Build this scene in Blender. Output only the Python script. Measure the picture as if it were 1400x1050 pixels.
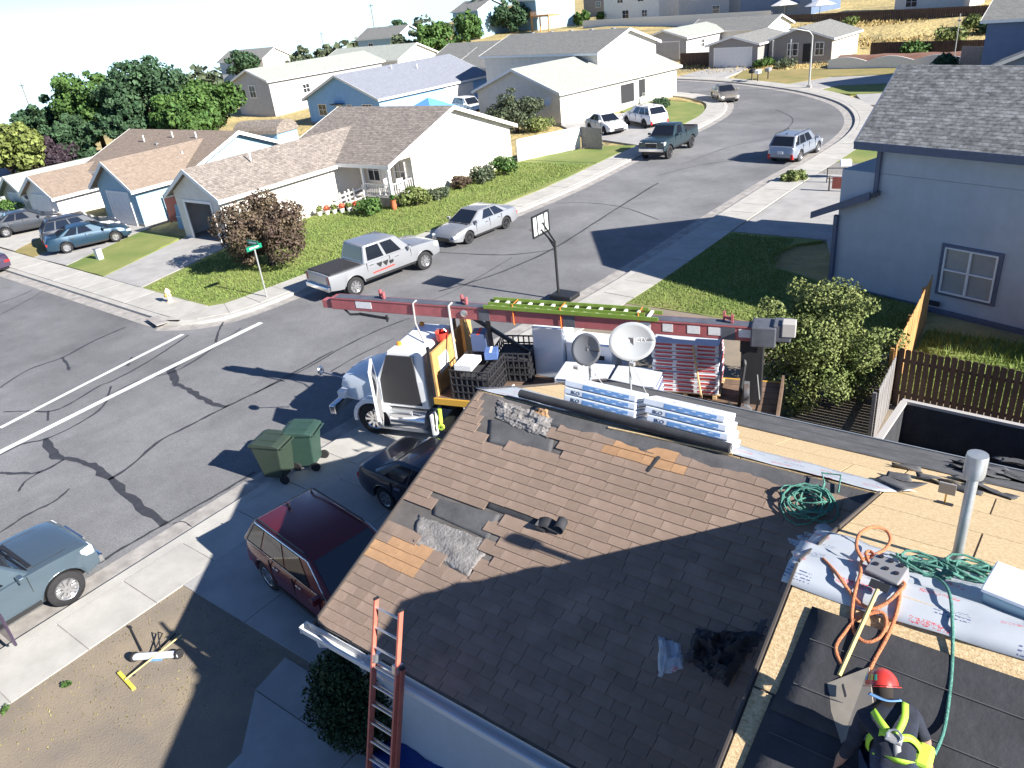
import bpy, bmesh, math, random
import numpy as np
from mathutils import Vector, Matrix, Euler
R = math.radians
rnd = random.Random(7)
for o in list(bpy.data.objects): bpy.data.objects.remove(o)
sc = bpy.context.scene
COL = sc.collection

# ------------------------------------------------------------------ camera
CAM_H, CAM_F, PITCH, ROLL, YAW = 11.3, 1050.0, 27.0, -6.5, -39.0
def _basis():
    p, r, y = R(PITCH), R(ROLL), R(YAW)
    fw = Vector((0, math.cos(p), -math.sin(p))); up = Vector((0, math.sin(p), math.cos(p))); rt = Vector((1, 0, 0))
    r2 = rt*math.cos(r) + up*math.sin(r); u2 = -rt*math.sin(r) + up*math.cos(r)
    M = Matrix(((math.cos(y), math.sin(y), 0), (-math.sin(y), math.cos(y), 0), (0, 0, 1)))
    return M@r2, M@u2, M@(-fw)
AX, AY, AZ = _basis()
cd = bpy.data.cameras.new('camera'); cam = bpy.data.objects.new('camera', cd); COL.objects.link(cam)
cam.matrix_world = Matrix(((AX.x, AY.x, AZ.x, 0), (AX.y, AY.y, AZ.y, 0), (AX.z, AY.z, AZ.z, CAM_H), (0, 0, 0, 1)))
cd.sensor_width = 36; cd.lens = CAM_F*36/1400; cd.clip_start = 0.1; cd.clip_end = 6000
sc.camera = cam

# ------------------------------------------------------------------ sky, sun, exposure
SUN_EL, SUN_AZ = 28.7, 0.6          # the sun stands over +X (azimuth counted from +X towards +Y)
w = bpy.data.worlds.new('World'); sc.world = w; w.use_nodes = True
nt = w.node_tree; nt.nodes.clear()
wo = nt.nodes.new('ShaderNodeOutputWorld'); bg = nt.nodes.new('ShaderNodeBackground'); sky = nt.nodes.new('ShaderNodeTexSky')
sky.sky_type = 'NISHITA'; sky.sun_disc = False; sky.sun_elevation = R(SUN_EL); sky.sun_rotation = R(90-SUN_AZ)
sky.altitude = 800; sky.air_density = 0.65; sky.dust_density = 0.0; sky.ozone_density = 5.0
bg.inputs['Strength'].default_value = 0.075
# the valley to the left lets the eye look below the level of the horizon: the horizon's own colour goes on there
tc = nt.nodes.new('ShaderNodeTexCoord'); sx = nt.nodes.new('ShaderNodeSeparateXYZ'); mx = nt.nodes.new('ShaderNodeMath'); cx = nt.nodes.new('ShaderNodeCombineXYZ')
mx.operation = 'MAXIMUM'; mx.inputs[1].default_value = 0.015
nt.links.new(tc.outputs['Generated'], sx.inputs[0]); nt.links.new(sx.outputs[2], mx.inputs[0])
nt.links.new(sx.outputs[0], cx.inputs[0]); nt.links.new(sx.outputs[1], cx.inputs[1]); nt.links.new(mx.outputs[0], cx.inputs[2])
nt.links.new(cx.outputs[0], sky.inputs[0])
nt.links.new(sky.outputs[0], bg.inputs[0]); nt.links.new(bg.outputs[0], wo.inputs[0])
sd = bpy.data.lights.new('sun', 'SUN'); sun = bpy.data.objects.new('sun', sd); COL.objects.link(sun)
sd.energy = 5.0; sd.angle = R(0.5); sd.color = (1.0, 0.95, 0.87)
sdir = Vector((math.cos(R(SUN_EL))*math.cos(R(SUN_AZ)), math.cos(R(SUN_EL))*math.sin(R(SUN_AZ)), math.sin(R(SUN_EL))))
sun.rotation_euler = sdir.to_track_quat('Z', 'Y').to_euler()
vs = sc.view_settings; vs.view_transform = 'Standard'; vs.look = 'None'; vs.exposure = 1.28; vs.gamma = 1.0; vs.use_curve_mapping = False

# ------------------------------------------------------------------ helpers
def sst(a, b, x):
    t = min(1, max(0, (x-a)/(b-a))); return t*t*(3-2*t)
def T(x, y):
    """height of the land: level round the street, a low hill to the north, a valley to the west"""
    r = math.hypot(x, y)
    if r < 60: return 0.0
    th = math.degrees(math.atan2(-x, y))
    if th < -120: th += 360
    z = 0
    if th > 37 and th < 215:
        ks = ((37, .026), (44, .039), (50, .055), (60, .072), (75, .098), (90, .105), (150, .105), (185, .03), (215, .001)); s = .001
        for (a, b), (c, d) in zip(ks, ks[1:]):
            if a <= th <= c: s = b+(d-b)*(th-a)/(c-a)
        v = 11.3-s*r
        z = min(0, v) if abs(v) > 1.5 else -(v-1.5)**2/6
    wr = 1-sst(36, 46, th)
    if wr > 0: z += wr*1.9*sst(101, 138, r)
    if r > 150 and wr > 0: z += wr*0.012*(r-150)*(1-sst(300, 900, r))
    return z
def ray(px, py): return AX*(px-700) + AY*(525-py) - AZ*CAM_F
ORG = Vector((0, 0, CAM_H))
def at(px, py, z=0.0, ter=False):
    """the point of the photograph's pixel grid (1400 wide) at height z: a survey of the place, done once"""
    d = ray(px, py); p = ORG + d*((z-CAM_H)/d.z)
    if ter:
        zz = 0
        for _ in range(12):
            zz = 0.5*zz+0.5*T(p.x, p.y); p = ORG + d*((z+zz-CAM_H)/d.z)
    return p
def onplane(px, py, n, p0):
    d = ray(px, py); n = Vector(n); return ORG + d*((Vector(p0)-ORG).dot(n)/d.dot(n))
def onY(px, py, Y):
    d = ray(px, py); return ORG + d*(Y/d.y)

MATS = {}
def mat(name, col=(.5, .5, .5), rough=.7, var=0.0, scale=6.0, metal=0.0, bump=0.0, bscale=None, col2=None, spec=0.5, island=0.0, objrand=0.0, coat=0.0, detail=4, trans=0.0, stretch=None, emit=0):
    if name in MATS: return MATS[name]
    m = bpy.data.materials.new(name); m.use_nodes = True; MATS[name] = m
    n = m.node_tree; b = n.nodes['Principled BSDF']; L = n.links.new
    b.inputs['Base Color'].default_value = (*col, 1); b.inputs['Roughness'].default_value = rough; b.inputs['Metallic'].default_value = metal
    b.inputs['Specular IOR Level'].default_value = spec
    if coat: b.inputs['Coat Weight'].default_value = coat; b.inputs['Coat Roughness'].default_value = .06
    if trans: b.inputs['Transmission Weight'].default_value = trans
    cur = None
    tcn = n.nodes.new('ShaderNodeTexCoord'); src = tcn.outputs['Object']
    if stretch:
        mp = n.nodes.new('ShaderNodeMapping'); mp.inputs['Scale'].default_value = stretch; L(src, mp.inputs[0]); src = mp.outputs[0]
    if var or col2:
        nz = n.nodes.new('ShaderNodeTexNoise'); nz.inputs['Scale'].default_value = scale; nz.inputs['Detail'].default_value = detail; nz.inputs['Roughness'].default_value = .6
        L(src, nz.inputs['Vector'])
        cr = n.nodes.new('ShaderNodeValToRGB'); cr.color_ramp.elements[0].position = .34; cr.color_ramp.elements[1].position = .68
        a = tuple(c*(1-var) for c in col); d = col2 if col2 else tuple(min(1, c*(1+var)) for c in col)
        cr.color_ramp.elements[0].color = (*a, 1); cr.color_ramp.elements[1].color = (*d, 1)
        L(nz.outputs['Fac'], cr.inputs[0]); cur = cr.outputs[0]
    if island or objrand:
        if island:
            g = n.nodes.new('ShaderNodeNewGeometry'); fac = g.outputs['Random Per Island']; amt = island
        else:
            g = n.nodes.new('ShaderNodeObjectInfo'); fac = g.outputs['Random']; amt = objrand
        mr = n.nodes.new('ShaderNodeMapRange'); mr.inputs['To Min'].default_value = 1-amt; mr.inputs['To Max'].default_value = 1+amt; L(fac, mr.inputs[0])
        mm = n.nodes.new('ShaderNodeMix'); mm.data_type = 'RGBA'; mm.blend_type = 'MULTIPLY'; mm.inputs['Factor'].default_value = 1
        if cur is None: mm.inputs['A'].default_value = (*col, 1)
        else: L(cur, mm.inputs['A'])
        cc = n.nodes.new('ShaderNodeCombineColor'); 
        for i in range(3): L(mr.outputs[0], cc.inputs[i])
        L(cc.outputs[0], mm.inputs['B']); cur = mm.outputs['Result']
    if cur is not None: L(cur, b.inputs['Base Color'])
    if bump:
        n2 = n.nodes.new('ShaderNodeTexNoise'); n2.inputs['Scale'].default_value = bscale or scale*6; n2.inputs['Detail'].default_value = 3; L(src, n2.inputs['Vector'])
        bp = n.nodes.new('ShaderNodeBump'); bp.inputs['Strength'].default_value = min(1, bump); bp.inputs['Distance'].default_value = .02; L(n2.outputs['Fac'], bp.inputs['Height']); L(bp.outputs[0], b.inputs['Normal'])
    if emit: b.inputs['Emission Color'].default_value = (*col, 1); b.inputs['Emission Strength'].default_value = emit
    return m

class MB:
    """collects faces for one mesh"""
    def __init__(s): s.v = []; s.f = []
    def quad(s, a, b, c, d): i = len(s.v); s.v += [tuple(a), tuple(b), tuple(c), tuple(d)]; s.f.append((i, i+1, i+2, i+3)); return s
    def poly(s, pts): i = len(s.v); s.v += [tuple(p) for p in pts]; s.f.append(tuple(range(i, i+len(pts)))); return s
    def box(s, c, size, rz=0, M=None):
        hx, hy, hz = [q/2 for q in size]; i = len(s.v)
        m = M if M is not None else Matrix.Rotation(rz, 3, 'Z')
        for k in range(8):
            p = m@Vector((hx*(1 if k & 1 else -1), hy*(1 if k & 2 else -1), hz*(1 if k & 4 else -1))); s.v.append((c[0]+p.x, c[1]+p.y, c[2]+p.z))
        for f in ((0, 2, 3, 1), (4, 5, 7, 6), (0, 1, 5, 4), (2, 6, 7, 3), (0, 4, 6, 2), (1, 3, 7, 5)): s.f.append(tuple(i+q for q in f))
        return s
    def bar(s, a, b, w, h, up=(0, 0, 1)):
        """box from a to b, w wide, h high"""
        a, b = Vector(a), Vector(b); d = b-a; L = d.length; d.normalize(); u = Vector(up)
        if abs(d.dot(u)) > .97: u = Vector((1, 0, 0))
        sd_ = d.cross(u).normalized(); u = sd_.cross(d)
        return s.box((a+b)/2, (L, w, h), M=Matrix((d, sd_, u)).transposed())
    def tube(s, pts, r, n=8, caps=True, close=False):
        pts = [Vector(p) for p in pts]; rs = r if isinstance(r, (list, tuple)) else [r]*len(pts); base = len(s.v); prev = None
        for k, p in enumerate(pts):
            if close: d = pts[(k+1) % len(pts)]-pts[k-1]
            else: d = (pts[min(k+1, len(pts)-1)]-pts[max(k-1, 0)])
            if d.length < 1e-9: d = Vector((0, 0, 1))
            d.normalize()
            if prev is None: u = d.orthogonal().normalized()
            else:
                u = prev-d*prev.dot(d)
                u = u.normalized() if u.length > 1e-6 else d.orthogonal().normalized()
            prev = u; v = d.cross(u)
            for j in range(n):
                a = 2*math.pi*j/n; q = p+(u*math.cos(a)+v*math.sin(a))*rs[k]; s.v.append(tuple(q))
        m = len(pts)
        for k in range(m if close else m-1):
            k2 = (k+1) % m
            for j in range(n): s.f.append((base+k*n+j, base+k*n+(j+1) % n, base+k2*n+(j+1) % n, base+k2*n+j))
        if caps and not close:
            s.f.append(tuple(base+j for j in range(n-1, -1, -1))); s.f.append(tuple(base+(m-1)*n+j for j in range(n)))
        return s
    def lathe(s, prof, c=(0, 0, 0), n=20, axis='Z'):
        base = len(s.v)
        for r, z in prof:
            for j in range(n):
                a = 2*math.pi*j/n
                if axis == 'Z': p = (c[0]+r*math.cos(a), c[1]+r*math.sin(a), c[2]+z)
                elif axis == 'Y': p = (c[0]+r*math.cos(a), c[1]+z, c[2]+r*math.sin(a))
                else: p = (c[0]+z, c[1]+r*math.cos(a), c[2]+r*math.sin(a))
                s.v.append(p)
        for k in range(len(prof)-1):
            for j in range(n): s.f.append((base+k*n+j, base+k*n+(j+1) % n, base+(k+1)*n+(j+1) % n, base+(k+1)*n+j))
        return s
    def prism(s, poly, a, b, axis='Y'):
        """2D outline swept from a to b along an axis; outline in the two other axes (XZ for Y, YZ for X, XY for Z)"""
        def P(p, t): return (p[0], t, p[1]) if axis == 'Y' else ((t, p[0], p[1]) if axis == 'X' else (p[0], p[1], t))
        i = len(s.v); n = len(poly); s.v += [P(p, a) for p in poly]+[P(p, b) for p in poly]
        s.f.append(tuple(range(i, i+n))[::-1]); s.f.append(tuple(range(i+n, i+2*n)))
        for k in range(n): s.f.append((i+k, i+(k+1) % n, i+n+(k+1) % n, i+n+k))
        return s
    def grid(s, rows):
        i = len(s.v); m = len(rows[0])
        for r in rows: s.v += [tuple(p) for p in r]
        for a in range(len(rows)-1):
            for b in range(m-1): s.f.append((i+a*m+b, i+a*m+b+1, i+(a+1)*m+b+1, i+(a+1)*m+b))
        return s
    def xf(s, M):
        s.v = [tuple(M@Vector(p)) for p in s.v]; return s
    def mesh(s, name):
        me = bpy.data.meshes.new(name); me.from_pydata(s.v, [], s.f); me.update(); return me
    def build(s, name, m, parent=None, smooth=None, bevel=0, solid=0, fix=True):
        me = s.mesh(name)
        if fix:
            bm = bmesh.new(); bm.from_mesh(me); bmesh.ops.recalc_face_normals(bm, faces=bm.faces); bm.to_mesh(me); bm.free()
        return link(name, me, m, parent, smooth, bevel, solid)
def link(name, me, m, parent=None, smooth=None, bevel=0, solid=0):
    if m is not None and not me.materials: me.materials.append(m if not isinstance(m, str) else MATS[m])
    o = bpy.data.objects.new(name, me); COL.objects.link(o); o.parent = parent
    if smooth is not None:
        for p in me.polygons: p.use_smooth = True
        try: me.set_sharp_from_angle(angle=R(smooth))
        except Exception: pass
    if solid:
        md = o.modifiers.new('solid', 'SOLIDIFY'); md.thickness = solid; md.offset = -1
    if bevel:
        md = o.modifiers.new('bevel', 'BEVEL'); md.width = bevel; md.segments = 2; md.limit_method = 'ANGLE'; md.angle_limit = R(40)
    return o
def tag(o, label=None, cat=None, group=None, kind=None):
    if label: o['label'] = label
    if cat: o['category'] = cat
    if group: o['group'] = group
    if kind: o['kind'] = kind
    return o
def thing(name, label, cat, loc=(0, 0, 0), rz=0, group=None):
    o = bpy.data.objects.new(name, None); COL.objects.link(o); o.location = loc; o.rotation_euler = (0, 0, rz); o.empty_display_size = .2
    return tag(o, label, cat, group)
def copy_tree(o, parent=None):
    c = o.copy(); COL.objects.link(c); c.parent = parent
    for ch in [q for q in bpy.data.objects if q.parent == o]: copy_tree(ch, c)
    return c
def struct(name, mb, m, **k): return tag(mb.build(name, m, **k), kind='structure')
def text(s, name, size, m, parent, M, ext=.002, sx=1.0, italic=0):
    cu = bpy.data.curves.new(name, 'FONT'); cu.body = s; cu.size = size; cu.align_x = 'CENTER'; cu.align_y = 'CENTER'; cu.extrude = ext; cu.resolution_u = 2; cu.shear = italic
    tmp = bpy.data.objects.new('tmp', cu); COL.objects.link(tmp)
    me = bpy.data.meshes.new_from_object(tmp.evaluated_get(bpy.context.evaluated_depsgraph_get())); bpy.data.objects.remove(tmp); bpy.data.curves.remove(cu)
    me.name = name; me.transform(M@Matrix.Diagonal((sx, 1, 1, 1)))
    return link(name, me, m, parent)
def frameM(o, x, y):
    """matrix whose X and Y axes run along x and y (Z their cross product), origin o"""
    x = Vector(x).normalized(); y = Vector(y); y = (y-x*y.dot(x)).normalized(); z = x.cross(y); o = Vector(o)
    return Matrix(((x.x, y.x, z.x, o.x), (x.y, y.y, z.y, o.y), (x.z, y.z, z.z, o.z), (0, 0, 0, 1)))
# ------------------------------------------------------------------ materials of the setting
mat('asphalt', (.155, .155, .162), .9, col2=(.205, .205, .212), scale=.28, bump=.35, bscale=60, detail=8)
mat('tar', (.045, .045, .05), .6, var=.2, scale=5)
mat('gutter_concrete', (.34, .32, .30), .9, var=.22, scale=2.2, bump=.2, bscale=40)
mat('concrete', (.42, .405, .375), .9, var=.10, scale=1.6, bump=.2, bscale=50, objrand=.07, detail=7)
mat('driveway', (.36, .35, .34), .9, var=.13, scale=1.1, bump=.2, bscale=40, objrand=.05, detail=8)
mat('dirt', (.20, .17, .138), 1, col2=(.285, .23, .165), scale=.9, bump=.6, bscale=25, detail=9)
mat('lawn', (.13, .19, .04), .95, col2=(.25, .26, .08), scale=.35, bump=.8, bscale=45, detail=9)
mat('dry_lawn', (.20, .19, .06), .95, col2=(.33, .25, .10), scale=.5, bump=.8, bscale=40, detail=9)
mat('white_line', (.78, .78, .76), .6, var=.07, scale=9)
mat('gravel', (.25, .235, .22), 1, var=.4, scale=8, bump=.9, bscale=40)

def asphalt_nodes():
    m = MATS['asphalt']; n = m.node_tree; L = n.links.new; b = n.nodes['Principled BSDF']; tc_ = n.nodes.new('ShaderNodeTexCoord'); cur = b.inputs['Base Color'].links[0].from_socket
    for sc_, lo, hi, p0, p1, det in ((.07, .80, 1.15, .35, .65, 3), (1.9, .92, 1.06, .3, .7, 6), (42, .72, 1.25, .3, .7, 2), (.35, .88, 1.0, .36, .46, 6)):
        nz = n.nodes.new('ShaderNodeTexNoise'); nz.inputs['Scale'].default_value = sc_; nz.inputs['Detail'].default_value = det; L(tc_.outputs['Object'], nz.inputs[0])
        mr = n.nodes.new('ShaderNodeMapRange'); mr.inputs['From Min'].default_value = p0; mr.inputs['From Max'].default_value = p1; mr.inputs['To Min'].default_value = lo; mr.inputs['To Max'].default_value = hi; L(nz.outputs['Fac'], mr.inputs[0])
        mm = n.nodes.new('ShaderNodeVectorMath'); mm.operation = 'SCALE'; L(cur, mm.inputs[0]); L(mr.outputs[0], mm.inputs['Scale']); cur = mm.outputs[0]
    L(cur, b.inputs['Base Color'])
asphalt_nodes()
# ------------------------------------------------------------------ land
def make_ground():
    rs = [0, 15, 30, 45, 58]+[60+3*i for i in range(40)]+[185, 200, 225, 255, 300, 360, 450, 600, 850, 1200, 1700, 2500]
    n = 150; mb = MB(); rows = []
    for r in rs:
        row = []
        for j in range(n+1):
            a = 2*math.pi*j/n; x, y = r*math.cos(a), r*math.sin(a)
            z = T(x, y)
            if r > 102: z += .35*math.sin(x*.21+1.3*math.sin(y*.13))*math.sin(y*.17+x*.06)*sst(102, 115, r)*(1-sst(300, 600, r))
            row.append((x, y, z))
        rows.append(row)
    mb.grid(rows)
    m = mat('ground_soil', (.24, .2, .15), 1); n_ = m.node_tree; L = n_.links.new; b = n_.nodes['Principled BSDF']
    tc_ = n_.nodes.new('ShaderNodeTexCoord'); nz = n_.nodes.new('ShaderNodeTexNoise'); nz.inputs['Scale'].default_value = .16; nz.inputs['Detail'].default_value = 9; nz.inputs['Roughness'].default_value = .68
    L(tc_.outputs['Object'], nz.inputs[0]); cr = n_.nodes.new('ShaderNodeValToRGB'); e = cr.color_ramp.elements
    e[0].position = .32; e[0].color = (.20, .165, .09, 1); e[1].position = .62; e[1].color = (.52, .40, .17, 1)
    q = e.new(.46); q.color = (.38, .30, .13, 1)
    L(nz.outputs['Fac'], cr.inputs[0]); L(cr.outputs[0], b.inputs['Base Color'])
    n2 = n_.nodes.new('ShaderNodeTexNoise'); n2.inputs['Scale'].default_value = 1.7; n2.inputs['Detail'].default_value = 5; L(tc_.outputs['Object'], n2.inputs[0])
    bp = n_.nodes.new('ShaderNodeBump'); bp.inputs['Strength'].default_value = .8; bp.inputs['Distance'].default_value = .4; L(n2.outputs['Fac'], bp.inputs['Height']); L(bp.outputs[0], b.inputs['Normal'])
    return tag(mb.build('ground', m, smooth=60), kind='structure')
make_ground()

def catmull(pts, n=6):
    out = []
    for i in range(len(pts)-1):
        p0, p1, p2, p3 = [Vector((*p, 0)) for p in (pts[max(i-1, 0)], pts[i], pts[i+1], pts[min(i+2, len(pts)-1)])]
        for k in range(n):
            t = k/n; out.append(.5*((2*p1)+(p2-p0)*t+(2*p0-5*p1+4*p2-p3)*t*t+(3*p1-p0-3*p2+p3)*t**3))
    out.append(Vector((*pts[-1], 0))); return out
NEAR = catmull([(-16.6, -60), (-16.6, -30), (-16.6, 0), (-16.5, 12), (-15.9, 20), (-15.35, 27), (-15.2, 36), (-15.0, 44), (-14.6, 50), (-14.5, 57), (-15.4, 63), (-17.6, 69), (-20.8, 74), (-25.8, 79.3), (-34, 85.3), (-43, 89.3), (-62, 94), (-95, 99)])
FAR = catmull([(-31.2, 15.2), (-29.4, 16.2), (-28.6, 18), (-28.2, 22), (-27.4, 27), (-26.4, 33), (-25.9, 40), (-26.2, 48), (-26.3, 55), (-26.4, 61), (-27.2, 67), (-30.2, 73.6), (-37, 78.6), (-46, 81), (-62, 83.5), (-95, 87)])
def resample(pl, step):
    out = [pl[0].copy()]; acc = 0
    for a, b in zip(pl, pl[1:]):
        d = (b-a).length; t = step-acc
        while t <= d: out.append(a.lerp(b, t/d)); t += step
        acc = (acc+d) % step
    return out
def offset(pl, d):
    """shift a polyline to its right by d"""
    out = []
    for k, p in enumerate(pl):
        t = (pl[min(k+1, len(pl)-1)]-pl[max(k-1, 0)]).normalized(); out.append(p+Vector((t.y, -t.x, 0))*d)
    return out
# road: one sheet
mb = MB(); nn = 90
A = resample(NEAR, .5); B = resample(FAR, .5)
def pick(pl, t): i = t*(len(pl)-1); k = min(int(i), len(pl)-2); return pl[k].lerp(pl[k+1], i-k)
iA = next(i for i, p in enumerate(A) if p.y >= 15.2)
A2 = [Vector((-16.3, 15.2, 0))]+A[iA:]; B = [Vector((-31.2, 15.2, 0))]+B[1:]
rows = []
for k in range(nn+1):
    a, b = pick(A2, k/nn), pick(B, k/nn); rows.append([(a.lerp(b, j/6).x, a.lerp(b, j/6).y, T(*a.lerp(b, j/6).xy)+.012) for j in range(7)])
mb.grid(rows)
mb.grid([[(x, y, .012) for x in (-16.6, -20, -24, -28.4, -31.2)] for y in (-60, -30, -10, 4, 9, 15.2)])
mb.grid([[(x, y, T(x, y)+.012+(.05 if x < -70 else 0)) for y in (4, 7, 11, 15.2, 15.6 if x < -34 else 15.2)] for x in [-31.2-3.5*i for i in range(30)]])
road = struct('road', mb, 'asphalt')
# gutter pans
def ribbon(pl, d0, d1, z, name, m, parent=None, kind='structure', slab=.0):
    p0, p1 = offset(pl, d0), offset(pl, d1); mb = MB()
    if slab:
        for k in range(len(pl)-1):
            a, b, c, d = p0[k], p1[k], p1[k+1], p0[k+1]; i = len(mb.v)
            for q in (a, b, c, d): zt = T(q.x, q.y); mb.v += [(q.x, q.y, zt+z), (q.x, q.y, zt+z-slab)]
            mb.f += [(i, i+2, i+4, i+6), (i, i+1, i+3, i+2), (i+4, i+5, i+7, i+6)] + ([(i, i+6, i+7, i+1)] if True else []) + [(i+2, i+3, i+5, i+4)]
    else: mb.grid([[(a.x, a.y, T(a.x, a.y)+z), (b.x, b.y, T(b.x, b.y)+z)] for a, b in zip(p0, p1)])
    o = mb.build(name, m, parent)
    if parent is None: o['kind'] = kind
    return o
XF = [Vector((x, 15.45+(.045*(-x-32) if x < -32 else 0)*.9, 0)) for x in range(-110, -30)]+[Vector((-30.6, 15.6, 0))]
ribbon(NEAR, 0, -.75, .017, 'gutter', 'gutter_concrete', road)
ribbon(FAR, 0, .6, .017, 'gutter', 'gutter_concrete', road)
ribbon(XF, 0, .6, .02, 'gutter', 'gutter_concrete', road)
ribbon(NEAR, .32, 0, .13, 'kerb', 'concrete', slab=.14); 
ribbon(FAR+[], -.3, 0, .13, 'kerb', 'concrete', slab=.14)
ribbon(XF, -.3, 0, .13, 'kerb', 'concrete', slab=.14)
# pavements: a bed with its slabs
def pavement(pl, d0, d1, near_ok, step=1.55, gap=.012, z=.14):
    bed = ribbon(pl, d0, d1, z-.02, 'pavement', 'gutter_concrete', slab=.12)
    rs = resample(pl, step); p0, p1 = offset(rs, d0), offset(rs, d1); rest = MB()
    for k in range(len(rs)-1):
        t = (rs[k+1]-rs[k]).normalized()*gap
        q = [p0[k]+t, p1[k]+t, p1[k+1]-t, p0[k+1]-t]; zt = [T(p.x, p.y)+z+.004*math.sin(k*2.3) for p in q]
        keep = near_ok(rs[k]); mb = MB() if keep else rest
        i = len(mb.v); mb.v += [(p.x, p.y, zz) for p, zz in zip(q, zt)]+[(p.x, p.y, zz-.05) for p, zz in zip(q, zt)]
        mb.f += [(i, i+1, i+2, i+3), (i, i+4, i+5, i+1), (i+1, i+5, i+6, i+2), (i+2, i+6, i+7, i+3), (i+3, i+7, i+4, i)]
        if keep: mb.build('slab', 'concrete', bed)
    if rest.v: tag(rest.build('slab', 'concrete', bed), kind='stuff')
    return bed
pavement(NEAR, .34, 1.75, lambda p: -2 < p.y < 62)
pavement(FAR, -.32, -1.8, lambda p: p.y < 62)
pavement(XF, -.32, -1.9, lambda p: p.x > -60)

# road cracks sealed with tar, and the crosswalk lines
def strip_px(pts, w, name, m, parent, z=.022, jit=0.0):
    P = [at(x, y, z) for x, y in pts]; 
    pl = catmull([p.xy for p in P], 5); mb = MB(); rows = []
    for k, p in enumerate(pl):
        t = (pl[min(k+1, len(pl)-1)]-pl[max(k-1, 0)]).normalized(); s_ = Vector((t.y, -t.x, 0)); ww = w*(1+jit*rnd.uniform(-.7, .9))/2
        o_ = s_*rnd.uniform(-.4, .4)*w*jit
        a, b = p+o_+s_*ww, p+o_-s_*ww; rows.append([(a.x, a.y, z), (b.x, b.y, z)])
    mb.grid(rows); return mb.build(name, m, parent)
strip_px([(0, 585), (120, 523), (250, 457)], .19, 'crosswalk_line', 'white_line', road, .021, .06)
strip_px([(-40, 638), (0, 618), (180, 528), (357, 441)], .26, 'crosswalk_line', 'white_line', road, .021, .06)
for pts, w in [
    ([(0, 622), (30, 607), (62, 600), (100, 583), (140, 556), (152, 528)], .10), ([(62, 600), (75, 622), (95, 628), (125, 636), (150, 655), (185, 687), (226, 716)], .26),
    ([(148, 656), (180, 636), (215, 605), (262, 580), (305, 558), (349, 537), (400, 510), (455, 480)], .11), ([(0, 646), (25, 647), (55, 645), (88, 628)], .14), ([(55, 645), (35, 658), (25, 672)], .07),
    ([(0, 728), (40, 702), (75, 685), (95, 668)], .09), ([(240, 524), (262, 535), (285, 549), (310, 556)], .24), ([(0, 530), (40, 505), (85, 489), (130, 465), (172, 447)], .10), ([(85, 489), (92, 498), (95, 506)], .12),
    ([(5, 563), (38, 562), (70, 562), (95, 552), (135, 528), (155, 520), (200, 496), (240, 470), (258, 458)], .09), ([(66, 562), (65, 575)], .08), ([(174, 500), (180, 488)], .14), ([(152, 540), (190, 520), (245, 505), (300, 470), (330, 448)], .09), ([(240, 524), (235, 505), (252, 492)], .28), ([(295, 468), (300, 450), (306, 440)], .10),
    ([(349, 537), (420, 503), (470, 474), (520, 450), (560, 435)], .08), ([(600, 398), (650, 384), (700, 366), (760, 338), (820, 300), (880, 262), (900, 250)], .12), ([(590, 344), (640, 347), (700, 348), (760, 341)], .10),
    ([(560, 420), (620, 398), (700, 352)], .05), ([(760, 278), (800, 277), (850, 283), (900, 300)], .06), ([(900, 240), (960, 225), (1040, 215)], .07), ([(1060, 150), (1082, 160), (1080, 172), (1055, 188), (1000, 200), (930, 225)], .06), ([(960, 165), (1010, 167), (1060, 165)], .06), ([(126, 775), (180, 742), (226, 716), (300, 674), (349, 645)], .10), ([(236, 716), (250, 713), (262, 720)], .04),
    ([(0, 414), (25, 405), (45, 396)], .07), ([(0, 430), (20, 420), (60, 398)], .05), ([(452, 508), (490, 486), (540, 462)], .06)]:
    strip_px(pts, w*.85, 'crack_seal', 'tar', road, .0185, .5)

# ------------------------------------------------------------------ lots: lawns, drives, bare yards
def lot(name, pts, m, z=.125, wob=0.0, joints=()):
    """flat slab over an outline of ground points"""
    out = []
    for i, p in enumerate(pts):
        q = pts[(i+1) % len(pts)]; n = max(1, int(math.hypot(q[0]-p[0], q[1]-p[1])/.7)) if wob else 1
        for k in range(n):
            t = k/n; s_ = wob*rnd.uniform(-1, 1) if (wob and k) else 0; out.append((p[0]+(q[0]-p[0])*t+s_, p[1]+(q[1]-p[1])*t+s_))
    mb = MB(); mb.prism(out, -.05, z, 'Z'); return struct(name, mb, m)
def LP(*pp, z=.12): return [tuple(at(x, y, z).xy) for x, y in pp]
lot('yard', [(-14.95, -60), (60, -60), (60, 24.5), (-13.8, 24.5), (-14.3, 14), (-14.95, 6)], 'dirt', .115)
lot('lawn', [(-13.75, 24.5), (-3.75, 24.5), (-3.9, 29), (-7.6, 29.2), (-9.9, 30.2), (-10.6, 31.8), (-10.1, 33.4), (-9.2, 34.2), (-13.5, 34.3)], 'lawn', .13, .05)
lot('lawn', [(-3.7, 21.2), (30, 21.2), (30, 60), (12, 60), (12, 26), (-3.5, 26)], 'lawn', .13)
lot('drive', [(-13.4, 34.35), (-9.1, 34.35), (-8.0, 31.5), (-5, 31.5), (-5, 46.2), (-13.1, 46.2)], 'driveway', .135)
lot('lawn', [(-13.0, 49.2), (-5, 49.2), (-5, 54.5), (-12.6, 54.5)], 'lawn', .13, .04)
lot('yard', [(-13.1, 46.25), (-5, 46.25), (-5, 49.15), (-13, 49.15)], 'gravel', .125)
lot('drive', [(-12.55, 54.6), (-4, 54.6), (-4, 61), (-13.3, 62)], 'driveway', .135)
lot('lawn', [(-14.5, 64.7), (-13.4, 62.2), (-4, 61.2), (-4, 69), (-15.6, 69.5)], 'dry_lawn', .13, .05)
lot('drive', [(-17.4, 72.3), (-16, 69.7), (-4, 69.2), (-4, 74.5), (-14, 76.4), (-18.5, 75.2)], 'driveway', .135)
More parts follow.
